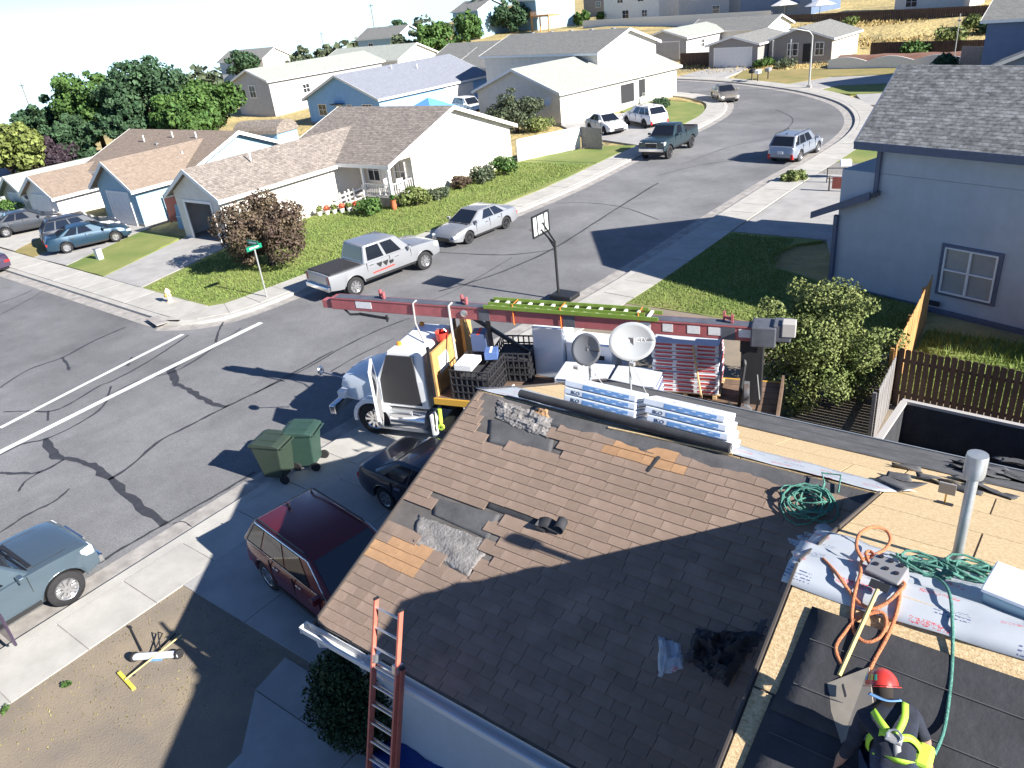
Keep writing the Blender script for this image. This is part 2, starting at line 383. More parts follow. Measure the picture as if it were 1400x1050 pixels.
lot('lawn', [(-22.6, 78.2), (-19, 75.4), (-14, 76.7), (-4, 74.8), (-4, 79), (-14, 82), (-21.5, 80.6)], 'lawn', .13, .05)
lot('drive', [(-27.2, 82), (-22.8, 78.5), (-21.6, 80.9), (-14, 82.3), (-4, 79.4), (-4, 84), (-15, 88), (-24, 86.8)], 'driveway', .135)
lot('lawn', [(-34.5, 87.6), (-27.4, 82.4), (-24.1, 87.2), (-15, 88.4), (-17, 92.5), (-26.4, 93.5), (-36.2, 94.6), (-35.3, 90.5)], 'dry_lawn', .13, .05)
lot('drive', [(-42.8, 91.6), (-36, 88.4), (-36.4, 97.6), (-42, 98)], 'driveway', .135)
# across the street
lot('lawn', [(-36.9, 17.55), (-31.4, 17.35), (-30.4, 18.2), (-30.1, 22), (-29.3, 27), (-28.3, 33), (-27.8, 40), (-28, 46.6), (-34.5, 46.6), (-34.7, 35.2), (-38.8, 33.5), (-38.8, 24.4)], 'lawn', .13, .04)
lot('drive', [(-41.0, 17.75), (-37.0, 17.6), (-38.9, 24.6), (-43.6, 24.6)], 'driveway', .135)
lot('lawn', [(-45.6, 18.0), (-41.1, 17.8), (-43.8, 24.3), (-48.4, 24.3)], 'lawn', .13, .05)
lot('drive', [(-49.8, 18.1), (-45.7, 18.05), (-48.5, 24.9), (-53.2, 24.9)], 'driveway', .135)
lot('lawn', [(-52.9, 18.3), (-49.9, 18.15), (-53.3, 25), (-57.6, 30), (-59, 26)], 'dry_lawn', .13, .08)
lot('drive', [(-60, 18.7), (-53.0, 18.35), (-59.1, 26), (-66, 26)], 'concrete', .135)
lot('lawn', [(-75, 19.4), (-60.1, 18.8), (-66.1, 26), (-76, 27)], 'lawn', .05, .08)
lot('lawn', [(-28.1, 46.7), (-28.2, 52.6), (-31.0, 52.2), (-34.6, 46.7)], 'lawn', .13, .05)
lot('drive', [(-28.15, 52.7), (-28.3, 60.8), (-36.5, 66.5), (-41, 61.2), (-33.8, 55)], 'driveway', .135)
lot('lawn', [(-28.35, 61), (-28.6, 66), (-30.4, 70), (-33, 72.3), (-38, 73.8), (-37.5, 67.2)], 'lawn', .13, .05)
lot('yard', [(-38.1, 74), (-33.3, 72.6), (-35, 74.3), (-44, 77.5), (-44, 74)], 'dry_lawn', .13, .05)
# ------------------------------------------------------------------ houses
def shingle(name, col, var=.25, lines=.5, period=.07):
    m = mat(name, col, .95, var=var, scale=5, detail=6); n = m.node_tree; L = n.links.new; b = n.nodes['Principled BSDF']
    tc_ = n.nodes.new('ShaderNodeTexCoord'); s = n.nodes.new('ShaderNodeSeparateXYZ'); L(tc_.outputs['Object'], s.inputs[0])
    add = n.nodes.new('ShaderNodeMath'); add.operation = 'ADD'; L(s.outputs[0], add.inputs[0]); L(s.outputs[1], add.inputs[1])
    cb = n.nodes.new('ShaderNodeCombineXYZ'); L(add.outputs[0], cb.inputs[0]); L(s.outputs[2], cb.inputs[1])
    bt = n.nodes.new('ShaderNodeTexBrick'); bt.inputs['Scale'].default_value = 1; bt.inputs['Brick Width'].default_value = .34; bt.inputs['Row Height'].default_value = period; bt.inputs['Mortar Size'].default_value = .008; bt.inputs['Bias'].default_value = 0
    bt.inputs['Color1'].default_value = (.72, .72, .72, 1); bt.inputs['Color2'].default_value = (1.25, 1.25, 1.25, 1); bt.inputs['Mortar'].default_value = (.5, .5, .5, 1); L(cb.outputs[0], bt.inputs[0])
    mm = n.nodes.new('ShaderNodeMix'); mm.data_type = 'RGBA'; mm.blend_type = 'MULTIPLY'; mm.inputs['Factor'].default_value = lines
    cur = b.inputs['Base Color'].links[0].from_socket; L(cur, mm.inputs['A']); L(bt.outputs['Color'], mm.inputs['B']); L(mm.outputs['Result'], b.inputs['Base Color'])
    bp = n.nodes.new('ShaderNodeBump'); bp.inputs['Strength'].default_value = .5; bp.inputs['Distance'].default_value = .02; L(bt.outputs['Fac'], bp.inputs['Height']); bp.invert = True; L(bp.outputs[0], b.inputs['Normal'])
    return m
def siding(name, col, period=.2, vert=False, depth=.6):
    m = mat(name, col, .75, var=.06, scale=1.5); n = m.node_tree; L = n.links.new; b = n.nodes['Principled BSDF']
    tc_ = n.nodes.new('ShaderNodeTexCoord'); s = n.nodes.new('ShaderNodeSeparateXYZ'); L(tc_.outputs['Object'], s.inputs[0])
    src = s.outputs[2]
    if vert:
        add = n.nodes.new('ShaderNodeMath'); add.operation = 'ADD'; L(s.outputs[0], add.inputs[0]); L(s.outputs[1], add.inputs[1]); src = add.outputs[0]
    d = n.nodes.new('ShaderNodeMath'); d.operation = 'DIVIDE'; d.inputs[1].default_value = period; L(src, d.inputs[0]); f = n.nodes.new('ShaderNodeMath'); f.operation = 'FRACT'; L(d.outputs[0], f.inputs[0])
    if vert:
        g = n.nodes.new('ShaderNodeMath'); g.operation = 'LESS_THAN'; g.inputs[1].default_value = .07; L(f.outputs[0], g.inputs[0]); f = g
    bp = n.nodes.new('ShaderNodeBump'); bp.inputs['Strength'].default_value = depth; bp.inputs['Distance'].default_value = .03; bp.invert = True; L(f.outputs[0], bp.inputs['Height']); L(bp.outputs[0], b.inputs['Normal'])
    return m
siding('wall_cream', (.72, .67, .60)); siding('wall_white', (.76, .75, .72)); siding('wall_paleblue', (.30, .45, .54)); siding('wall_blue', (.27, .50, .80)); siding('wall_grey', (.42, .42, .43)); siding('wall_tan', (.50, .46, .40))
siding('wall_slate', (.44, .48, .53), .3, vert=True, depth=.5); siding('wall_darkblue', (.12, .17, .27)); siding('wall_taupe', (.30, .28, .27))
shingle('roof_tan', (.25, .215, .19), .3, .7); shingle('roof_brown', (.25, .195, .155), .16, .35); shingle('roof_pale', (.36, .38, .34), .10, .3); shingle('roof_lav', (.23, .245, .29), .10, .3); shingle('roof_grey', (.21, .21, .20), .15, .35); shingle('roof_stone', (.17, .175, .18), .5, .9, .075); shingle('roof_dark', (.13, .13, .14), .2, .5)
mat('trim_white', (.80, .79, .77), .5, var=.04, scale=3); mat('trim_blue', (.10, .13, .22), .6); mat('trim_slate', (.11, .13, .19), .6, var=.1)
mat('glass', (.03, .035, .045), .08, spec=.8); mat('blind_glass', (.36, .37, .36), .25, var=.08, scale=2, spec=.7); mat('door_white', (.72, .72, .72), .5, var=.04); mat('dark_inside', (.03, .03, .035), .9); mat('pipe_white', (.7, .7, .7), .5); mat('vent_grey', (.25, .25, .26), .6)
mat('foundation', (.38, .37, .35), .9, var=.1)

def gable(par, x0, x1, y0, y1, h, rise, axis, wm, rm, tm='trim_white', oh=.4, z0=0.0, t=.14, skip_wall=False, ends=(1, 1)):
    if axis == 'x': a0, a1, b0, b1 = x0, x1, y0, y1; AXI = 'X'
    else: a0, a1, b0, b1 = y0, y1, x0, x1; AXI = 'Y'
    bm_ = (b0+b1)/2; hw = (b1-b0)/2; m = rise/hw; zr = h+rise; ze = h-m*oh
    if not skip_wall:
        MB().prism([(b0, z0-.6), (b1, z0-.6), (b1, h), (bm_, zr-.01), (b0, h)], a0, a1, AXI).build('wall', wm, par)
        MB().prism([(b0-.015, z0-.6), (b1+.015, z0-.6), (b1+.015, z0+.2), (b0-.015, z0+.2)], a0-.015, a1+.015, AXI).build('foundation', 'foundation', par)
    o0, o1 = a0-oh*ends[0], a1+oh*ends[1]
    rf = MB().prism([(b0-oh, ze), (bm_, zr), (b1+oh, ze), (b1+oh, ze+t), (bm_, zr+t), (b0-oh, ze+t)], o0, o1, AXI).build('roof', rm, par)
    fm = MB(); e = .035
    ch = [(b0-oh-.03, ze-.09), (bm_, zr-.09), (b1+oh+.03, ze-.09), (b1+oh+.03, ze+t+.012), (bm_, zr+t+.012), (b0-oh-.03, ze+t+.012)]
    if ends[0]: fm.prism(ch, o0-e, o0-.002, AXI)
    if ends[1]: fm.prism(ch, o1+.002, o1+e, AXI)
    for b_, s_ in ((b0-oh, -1), (b1+oh, 1)):
        bb = (b_, b_+s_*.03); lo, hi = min(bb), max(bb)
        fm.prism([(lo, ze-.09), (hi, ze-.09), (hi, ze+t-.02), (lo, ze+t-.02)], o0, o1, AXI)
    fm.build('fascia', tm, par)
    return rf
def window(par, c, w, h, face, tm='trim_white', gm='glass', mx=1, my=1, fw=.09):
    """face: '+x','-x','+y','-y'; c = middle of the window on the wall"""
    ax = Vector((0, 1, 0)) if face[1] == 'x' else Vector((1, 0, 0)); nrm = Vector((1, 0, 0)) if face[1] == 'x' else Vector((0, 1, 0)); nrm *= (1 if face[0] == '+' else -1); c = Vector(c)
    def bx(mb, u, v, su, sv, d, t): 
        p = c+ax*u+Vector((0, 0, v))+nrm*d; s_ = (t, su, sv) if face[1] == 'x' else (su, t, sv); mb.box(p, s_)
    f = MB()
    bx(f, 0, h/2+fw/2, w+2*fw, fw, .03, .06); bx(f, 0, -h/2-fw/2, w+2*fw, fw, .035, .07); bx(f, -w/2-fw/2, 0, fw, h, .03, .058); bx(f, w/2+fw/2, 0, fw, h, .03, .058)
    for i in range(mx): bx(f, -w/2+w*(i+1)/(mx+1), 0, .05, h, .02, .04)
    for i in range(my): bx(f, 0, -h/2+h*(i+1)/(my+1), w, .045, .018, .036)
    fo = f.build('window', tm, par); p = MB(); bx(p, 0, 0, w, h, .006, .01); p.build('pane', gm, fo); return fo
def garage_door(par, c, w, h, face, m='door_white', rows=4, cols=4, tm='trim_white'):
    ax = Vector((0, 1, 0)) if face[1] == 'x' else Vector((1, 0, 0)); nrm = Vector((1, 0, 0)) if face[1] == 'x' else Vector((0, 1, 0)); nrm *= (1 if face[0] == '+' else -1); c = Vector(c)
    def bx(mb, u, v, su, sv, d, t):
        p = c+ax*u+Vector((0, 0, v))+nrm*d; mb.box(p, (t, su, sv) if face[1] == 'x' else (su, t, sv))
    f = MB(); bx(f, 0, h/2, w, h, .01, .03); go = f.build('garage_door', m, par)
    if rows:
        for r_ in range(rows):
            g = MB()
            for k in range(cols): bx(g, -w/2+w*(k+.5)/cols, h*(r_+.5)/rows, w/cols-.12, h/rows-.1, .03, .02)
            g.build('panel', m, go)
    t = MB(); bx(t, 0, h+.07, w+.28, .14, .03, .06); bx(t, -w/2-.07, h/2, .14, h, .03, .06); bx(t, w/2+.07, h/2, .14, h, .03, .06); t.build('door_frame', tm, go)
    return go
def door(par, c, face, m='door_white', w=.9, h=2.0):
    ax = Vector((0, 1, 0)) if face[1] == 'x' else Vector((1, 0, 0)); nrm = Vector((1, 0, 0)) if face[1] == 'x' else Vector((0, 1, 0)); nrm *= (1 if face[0] == '+' else -1); c = Vector(c)
    p = c+Vector((0, 0, h/2))+nrm*.02; d = MB().box(p, (.05, w, h) if face[1] == 'x' else (w, .05, h)).build('door', m, par)
    MB().lathe([(0, 0), (.035, 0), (.035, .06), (0, .06)], c+ax*w*.38+Vector((0, 0, h*.48))+nrm*.05, 8).build('handle', 'vent_grey', d)
    return d
def roof_pipes(par, pts, m='pipe_white', h=.5, r=.05):
    for x, y, z in pts: MB().tube([(x, y, z-.1), (x, y, z+h)], r, 8).build('vent_pipe', m, par)

# --- corner house across the street
h = thing('corner_house', 'cream corner house with tan shingle roof, shaded porch and open garage', 'house', (0, 0, .1))
X0, X1 = -44.6, -34.5
MB().prism([(35.2, -.5), (45.6, -.5), (45.6, 2.7), (39.4, 4.9), (33.2, 2.7), (35.2, 2.7)], X0, X1, 'X').build('wall', 'wall_cream', h)
gable(h, X0, X1, 33.2, 45.6, 2.7, 2.2, 'x', None, MATS['roof_tan'], skip_wall=True)
# garage wing with the open door
gx0, gx1, gy0 = -43.6, -39.0, 24.4
wl = MB(); wl.box((gx0+.06, (gy0+35)/2, 1.1), (.12, 35-gy0, 3.2)); wl.box((gx1-.06, (gy0+35)/2, 1.1), (.12, 35-gy0, 3.2))
wl.box((gx0+.5, gy0, 1.1), (.76, .12, 3.2)); wl.box((gx1-.5, gy0, 1.1), (.76, .12, 3.2)); wl.box(((gx0+gx1)/2, gy0, 2.45), (2.86, .12, .5))
wl.prism([(gx0+.02, 2.702), (gx1-.02, 2.702), ((gx0+gx1)/2, 4.0)], gy0-.06, gy0+.06, 'Y'); wl.build('wall', 'wall_cream', h)
MB().box(((gx0+gx1)/2, 30, .02), (4.4, 10.8, .04)).build('garage_floor', 'gutter_concrete', h)
MB().box(((gx0+gx1)/2, 34.9, 1.3), (4.3, .1, 2.6)).build('garage_back_wall', 'wall_tan', h)
gable(h, gx0, gx1, gy0, 39, 2.7, 1.35, 'y', None, MATS['roof_tan'], skip_wall=True, ends=(1, 0))
t_ = MB(); t_.box((gx0+.95, gy0-.08, 1.1), (.16, .05, 2.2)); t_.box((gx1-.95, gy0-.08, 1.1), (.16, .05, 2.2)); t_.box(((gx0+gx1)/2, gy0-.08, 2.28), (2.86, .05, .16)); t_.build('door_frame', 'trim_white', h)
window(h, (-39.0, 33.2-.0, 1.5), .01, .01, '+x') if False else None
window(h, (-38.0, 35.2, 1.75), 1.0, 1.3, '-y'); window(h, (-35.6, 35.2, 1.75), .8, 1.3, '-y'); door(h, (-36.9, 35.2, .55), '-y')
p = MB(); p.box(((-39+-34.6)/2, 34.2, .3), (4.4, 2.0, .5)); p.build('porch_floor', 'gutter_concrete', h)
MB().box((-34.72, 33.3, 1.6), (.2, .2, 2.1)).build('post', 'trim_white', h); MB().box((-37.0, 33.3, 1.6), (.14, .14, 2.1)).build('post', 'trim_white', h)
def railing(par, a, b, z, hh=.85, n=14, m='trim_white'):
    a, b = Vector(a), Vector(b); mb = MB(); up = Vector((0, 0, 1)); o = Vector((0, 0, z))
    mb.bar(a+o+up*hh, b+o+up*hh, .07, .06); mb.bar(a+o+up*.1, b+o+up*.1, .05, .05)
    for k in range(n+1):
        q = a.lerp(b, k/n)+o; mb.box(q+up*(hh/2+.05), (.035, .035, hh-.1))
    return mb.build('railing', m, par)
railing(h, (-37.0, 33.25, 0), (-34.8, 33.25, 0), .55); railing(h, (-34.62, 33.4, 0), (-34.62, 35.1, 0), .55, n=9)
for yy in (31.9, 33.1):
    r_ = MB()
    for zz in (.35, .62, .9): r_.bar((-38.9+.3, yy-.9, zz-.25), (-37.0, yy, zz+.25), .04, .09)
    for k in range(4): q = Vector((-38.6, yy-.9, 0)).lerp(Vector((-37.0, yy, 0)), k/3); r_.box((q.x, q.y, .2+k*.17), (.08, .08, 1.3))
    r_.build('ramp_rail', 'trim_white', h)
MB().poly([(-38.7, 30.9, -.05), (-37, 31.9, .5), (-37, 33.2, .5), (-38.7, 32.3, -.05)]).build('ramp', 'gutter_concrete', h, solid=.08)
roof_pipes(h, [(-45, 41, 4.2), (-40.5, 28, 3.9)])

# --- brown-roofed pale blue house
h = thing('brown_roof_house', 'pale blue house with pinkish brown roof and single garage, left of the corner house', 'house', (0, 0, .1))
gable(h, -62, -48.6, 28.2, 37.6, 2.5, 1.9, 'x', 'wall_paleblue', MATS['roof_brown']); gable(h, -53.4, -48.9, 24.8, 34, 2.6, 1.45, 'y', 'wall_paleblue', MATS['roof_brown'], ends=(1, 0))
garage_door(h, (-51.1, 24.8, -.0), 2.5, 2.1, '-y'); roof_pipes(h, [(-52, 32, 4.1), (-55, 32, 4.1), (-58, 31.4, 3.9), (-50.3, 29.6, 3.3)]); window(h, (-48.6, 35.5, 1.5), 1.2, 1.1, '+x')
for x, y, z in [(-53, 31, 3.7), (-56, 31.2, 3.8), (-50.2, 29, 3.4)]: MB().box((x, y, z), (.3, .3, .2)).build('roof_vent', 'vent_grey', h)
# --- white-walled house with the same roof
h = thing('white_house', 'house with long sunlit white side wall and brown roof, second left of the corner house', 'house', (0, 0, -.75))
gable(h, -63.6, -59.2, 24.3, 40, 2.45, 1.2, 'y', 'wall_white', MATS['roof_brown'], ends=(1, 0)); garage_door(h, (-61.4, 24.3, .55), 2.4, 1.7, '-y'); window(h, (-59.2, 33, 1.5), 1.0, .9, '+x'); roof_pipes(h, [(-60.4, 30, 3.1), (-60.2, 35, 3.0)])
# --- pale roofed houses further left
h = thing('pale_roof_house', 'house with pale greenish roof, narrow garage gable at left edge of street row', 'house', (0, 0, -1.2))
gable(h, -68.6, -64.2, 24.6, 40, 2.5, 1.3, 'y', 'wall_tan', MATS['roof_pale'], ends=(1, 1)); garage_door(h, (-66.4, 24.6, .9), 2.3, 1.6, '-y'); roof_pipes(h, [(-65.2, 31, 3.2), (-65, 35, 3.1)])
h = thing('pale_roof_house', 'farthest left house of the street row, pale roof cut by the photo edge', 'house', (0, 0, -2.4))
gable(h, -77, -72.4, 25.5, 36, 2.6, 1.3, 'y', 'wall_white', MATS['roof_pale'], ends=(1, 1)); gable(h, -90, -79.5, 28, 36, 2.6, 1.5, 'x', 'wall_white', MATS['roof_lav'])

# --- vivid blue house
h = thing('blue_house', 'vivid blue house with lavender grey roof and gable full of windows, behind the corner house', 'house', (-67.3, 68, T(-67, 66)+.05), R(-4))
gable(h, -6.2, 6.2, -8, 9, 2.7, 2.3, 'y', 'wall_blue', MATS['roof_lav']); window(h, (-3.6, -8, 1.5), 1.3, 1.1, '-y'); window(h, (4.2, -8, 1.5), 1.5, 1.1, '-y', mx=2); door(h, (-.6, -8, .1), '-y'); window(h, (1.2, -8, 1.4), .7, 1.2, '-y', mx=0)
MB().box((6.25, 4, 1.2), (.05, 4.8, 2.2)).build('garage_door', 'door_white', h); roof_pipes(h, [(1, -1, 4.7), (2, 2, 4.4)]); MB().box((-.4, -8.3, 2.15), (1.8, .8, .1)).build('door_canopy', 'roof_dark', h)
# --- shed and pergola in front of it
h = thing('garden_shed', 'small blue shed with rounded tan roof, left of the vivid blue house', 'shed', (-64.5, 47, .0), R(10))
MB().prism([(-1.4, 0), (1.4, 0), (1.4, 1.8), (-1.4, 1.8)], -2.6, 2.6, 'X').build('wall', 'wall_blue', h)
MB().prism([(1.55*math.cos(R(a)), 1.75+1.05*math.sin(R(a))) for a in range(0, 181, 18)], -2.75, 2.75, 'X').build('roof', 'roof_tan', h)
h = thing('canopy_tent', 'small bright blue canopy tent beside vivid blue house wall', 'tent', (-52.2, 56.8, .05)); mat('tarp_blue', (.12, .32, .75), .6)
c_ = MB(); 
for s1, s2 in (((-2, -2), (2, -2)), ((2, -2), (2, 2)), ((2, 2), (-2, 2)), ((-2, 2), (-2, -2))): c_.poly([(*s1, 2.0), (*s2, 2.0), (0, 0, 3.1)]); c_.poly([(*s1, 2.0), (*s2, 2.0), (*s2, 1.7), (*s1, 1.7)])
c_.build('canopy', 'tarp_blue', h, solid=.02)
for a in (-1.95, 1.95):
    for b in (-1.95, 1.95): MB().tube([(a, b, 0), (a, b, 2)], .03, 6).build('leg', 'trim_white', h)

# --- cream two-storey house with garage wing
h = thing('two_storey_house', 'cream two storey house with pale garage roof, two white cars parked on its drive', 'house', (-45.1, 61.2, .1), R(-11))
gable(h, -5.6, 5.6, 0, 17, 2.8, 1.9, 'y', 'wall_cream', MATS['roof_pale'], ends=(1, 1))
gable(h, -14, 2.6, 8.6, 17.6, 5.1, 1.55, 'x', 'wall_cream', MATS['roof_grey'])
window(h, (5.6, 11.4, 1.5), 1.0, 1.6, '+x', gm='dark_inside', mx=0, my=0); window(h, (5.6, 9.2, 1.35), 2.0, 1.7, '+x', gm='dark_inside', mx=0, my=0); window(h, (2.6, 12.6, 4.2), .5, .8, '+x', gm='wall_tan'); MB().box((5.65, 4, 1.15), (.06, 4.8, 2.2)).build('garage_door', 'door_white', h)
for k in range(5): MB().box((-11+k*2.9, 13.4, 6.75), (.35, .35, .2)).build('roof_vent', 'vent_grey', h)
d_ = MB().lathe([(0, -.06), (.25, -.03), (.4, .04)], (0, 0, 0), 16); d_.xf(Matrix.Translation((4.6, -.5, 2.1))@Matrix.Rotation(R(70), 4, 'X')).build('satellite_dish', 'trim_white', h, smooth=40)
railing(h, (5.9, 11.2, 0), (7.4, 11.2, 0), .2, n=6)
h = thing('carport_house', 'low house with grey roof directly behind the two storey cream house', 'house', (-63, 88, .2), R(-6)); gable(h, -8, 8, -5, 5, 2.7, 1.9, 'x', 'wall_cream', MATS['roof_grey']); window(h, (8, 0, 1.5), 1, 1, '+x')
h = thing('garage_house', 'pale roofed house with shaded garage gable at the far bend of the road', 'house', (-50.2, 107.6, T(-50, 107)), R(-8))
gable(h, -3.4, 3.4, -4, 6, 2.6, .95, 'y', 'wall_grey', MATS['roof_pale']); garage_door(h, (0, -4, 0), 4.6, 2.1, '-y', m='wall_grey', rows=4); gable(h, -2, 10, 5, 12, 2.6, 1.2, 'x', 'wall_white', MATS['roof_grey']); window(h, (3.4, 0, 1.5), .8, .9, '+x')
h = thing('grey_house', 'grey gabled house with white double garage door beyond the street lamp', 'house', (-38.9, 98.0, T(-39, 98)+.05), R(-5))
gable(h, -3.2, 3.2, 0, 9, 2.6, .85, 'y', 'wall_taupe', MATS['roof_grey']); garage_door(h, (0, 0, 0), 4.8, 2.15, '-y', rows=4); gable(h, 3.4, 11.0, 2.6, 11, 2.6, 1.25, 'y', 'wall_taupe', MATS['roof_grey'])
window(h, (6.4, 2.6, 1.5), 1.2, 1.3, '-y', mx=1); window(h, (9.6, 2.6, 1.5), .9, 1.3, '-y'); door(h, (8.1, 2.6, .1), '-y', 'dark_inside')
for x in (4.2, 6.4): MB().box((x, 2.0, 1.35), (.14, .14, 2.7)).build('post', 'trim_white', h)
MB().box((11.02, 6.8, 1.3), (.03, 8.3, 2.5)).build('lit_side_sheet', 'wall_tan', h)  # paler sheet over the taupe wall: sunlight put into the colour

# --- houses of the hill and the far side
def far_house(name, label, x, y, L_, W_, hh, rise, axis, wm, rm, rz=0, wins=(), z=None):
    h = thing(name, label, 'house', (x, y, (T(x, y) if z is None else z)), R(rz), None)
    gable(h, -L_/2, L_/2, -W_/2, W_/2, hh, rise, axis, wm, MATS[rm])
    for (cx_, cz_, w_, h_, f_) in wins:
        c = {'+x': (L_/2, cx_, cz_), '-x': (-L_/2, cx_, cz_), '-y': (cx_, -W_/2, cz_), '+y': (cx_, W_/2, cz_)}[f_]; window(h, c, w_, h_, f_)
    return h
far_house('hill_house', 'white two storey hill house above white fence, top of photo left of centre', -88, 172, 16, 12, 6.5, 2.6, 'x', 'wall_white', 'roof_grey', -14, [(-3, 4.6, 1.6, 1.2, '-y'), (3, 4.6, 1.6, 1.2, '-y'), (-1.5, 1.6, 1.8, 1.6, '-y'), (4, 1.6, 1.4, 1.2, '-y')])
far_house('hill_house', 'pale blue tall house with timber deck, top of photo beside round trees', -112, 166, 9, 11, 6.5, 2.4, 'x', 'wall_paleblue', 'roof_grey', -20, [(-2, 4.4, 1.4, 1.2, '-y')])
far_house('hill_house', 'grey hill house behind white fence, right of the white one', -69, 166, 12, 11, 6, 2.6, 'x', 'wall_grey', 'roof_grey', -12, [(-2, 4.2, 1.6, 1.2, '-y'), (3, 1.6, 1.6, 1.3, '-y')])
far_house('hill_house', 'dark blue hill house behind the patio umbrellas', -52, 158, 14, 11, 6.2, 2.6, 'x', 'wall_darkblue', 'roof_grey', -10, [(-3, 4.2, 1.6, 1.2, '-y'), (3, 4.2, 1.6, 1.2, '-y')])
far_house('hill_house', 'cream hill house with upper balcony above the dry slope', -25.5, 149, 10, 10, 6.4, 2.6, 'y', 'wall_cream', 'roof_grey', -8, [(-2.5, 4.6, 1.6, 1.4, '-y'), (2.6, 4.6, 1.2, 1.2, '-y'), (-2.5, 1.5, 1.6, 1.4, '-y')])
far_house('hill_house', 'slate blue hill house, farthest right along top of the slope', -8, 140, 15, 11, 6.2, 2.6, 'x', 'wall_slate', 'roof_grey', -6, [(-3, 4.4, 1.6, 1.2, '-y'), (3, 4.4, 1.6, 1.2, '-y'), (2, 4.4, 1.2, 1.2, '+x')])
far_house('gable_house', 'dark blue house with small gable behind grey neighbour roof, right edge', -2.0, 82, 14, 11, 5.4, 2.6, 'x', 'wall_darkblue', 'roof_grey', -6)
far_house('gable_garage', 'slate blue gabled garage in front of the dark blue house, right edge', -4.4, 71.5, 7, 6, 2.6, 1.5, 'y', 'wall_darkblue', 'roof_grey', -6)
far_house('grey_house', 'grey two storey house with upper window and pale roof, left of vivid blue house', -90, 75.0, 8, 19, 4.3, 1.3, 'y', 'wall_grey', 'roof_pale', -4, [(0, 3.0, 1.3, 1.4, '-y'), (-4, 2.6, 1.0, 1.0, '+x')])
far_house('long_house', 'long pale roofed house with white sunlit wall behind the vivid blue house', -102, 100, 17, 10, 3.4, 1.8, 'x', 'wall_white', 'roof_pale', 4, [(0, 1.9, 1.2, 1.2, '+x')])
far_house('far_house', 'small far house with white gable above long pale roof', -131, 133, 12, 8, 5.0, 1.8, 'x', 'wall_paleblue', 'roof_grey', 0, [(-2, 3.4, 1.3, 1.2, '-y')])
far_house('far_house', 'far white gabled house left of the power pole', -160, 118, 14, 8, 4.5, 1.8, 'x', 'wall_white', 'roof_grey', 6, [(-2, 2.4, 1.3, 1.2, '-y')])
far_house('far_house', 'pale blue far house standing between dark trees', -125, 158, 9, 9, 6, 1.8, 'x', 'wall_paleblue', 'roof_grey', -10, [(-1, 4, 1.3, 1.2, '-y')])
far_house('roof_house', 'white gabled house with long grey roof left of two storey cream house', -72, 92, 14, 9, 2.8, 1.8, 'x', 'wall_cream', 'roof_grey', -4, [(0, 1.5, 1, 1, '+x')])
far_house('far_house', 'little dark gabled house beside the great dark green tree', -112, 196, 10, 8, 5, 2, 'y', 'wall_taupe', 'roof_dark', -10, [(0, 3, 1.5, 1.2, '-y')])

# --- the slate blue neighbour on the right
NB = thing('neighbour_house', 'slate blue two storey house with speckled grey shingle roof, right edge', 'house', (-7.4, 29.1, .05), R(-18))
VR, ZR = 3.8, 7.22                                  # ridge of the upper roof
MB().box((7.1, 4, 1.9), (14.2, 7.9, 5.0)).build('lower_wall', 'wall_slate', NB)
MB().prism([(0.05, 4.41), (2*VR-.05, 4.41), (2*VR-.05, 5.45), (VR, ZR-.05), (0.05, 5.45)], 1.35, 14.2, 'X').build('upper_wall', 'wall_slate', NB)
ez, ey = 5.34, -.42
rf_ = MB(); u0, u1 = .68, -.45
for dz in (0, .17):
    rf_.v += [(u0, ey, ez+dz), (15, ey, ez+dz), (15, VR, ZR+dz), (u1, VR, ZR+dz), (15, 2*VR+.42, ez+dz), (u0-1, 2*VR+.42, ez+dz)]
rf_.f += [(0, 1, 2, 3), (3, 2, 4, 5), (6, 7, 8, 9), (9, 8, 10, 11), (0, 1, 7, 6), (0, 3, 9, 6), (3, 5, 11, 9), (5, 4, 10, 11), (1, 2, 8, 7), (2, 4, 10, 8)]
rf_.build('roof', 'roof_stone', NB)
f_ = MB(); f_.bar((u0-.03, ey, ez+.03), (u1-.03, VR, ZR+.03), .04, .27); f_.bar((u1-.03, VR, ZR+.03), (u0-1.03, 2*VR+.42, ez+.03), .04, .27); f_.box((7.8, ey-.02, ez+.04), (14.3, .03, .26)); f_.build('fascia', 'trim_slate', NB)
MB().prism([(-.85, 2.62), (1.52, 3.68), (1.52, 3.83), (-.85, 2.77)], -.25, 7, 'Y').build('lower_roof', 'roof_dark', NB)
MB().prism([(-.9, 2.55), (1.34, 3.55), (1.34, 3.84), (-.9, 2.80)], -.33, -.252, 'Y').build('fascia', 'trim_slate', NB)
cb_ = MB(); cb_.box((-.02, -.03, 1.3), (.14, .14, 2.9)); cb_.box((1.37, -.02, 4.6), (.14, .1, 2.0)); cb_.box((7.1, -.02, -.02), (14.2, .06, .3)); cb_.build('corner_board', 'trim_slate', NB)
window(NB, (4.85, .05, 1.52), 1.66, 1.5, '-y', 'trim_slate', 'blind_glass', 0, 0, .13)
wf = MB(); 
for u, v, su, sv in ((0, .76, 1.66, .05), (0, -.76, 1.66, .05), (-.81, 0, .05, 1.5), (.81, 0, .05, 1.5), (0, 0, .07, 1.5), (0, .02, 1.6, .05)): wf.box((4.85+u, -.02, 1.52+v), (su, .06+.004*abs(u), sv))
wf.build('sash', 'trim_white', NB)
window(NB, (7.35, .05, 4.6), .9, 1.4, '-y', 'trim_slate', 'glass', 1, 1, .12); MB().box((3.9, -.06, .3), (.45, .06, .16)).build('foundation_vent', 'dark_inside', NB)
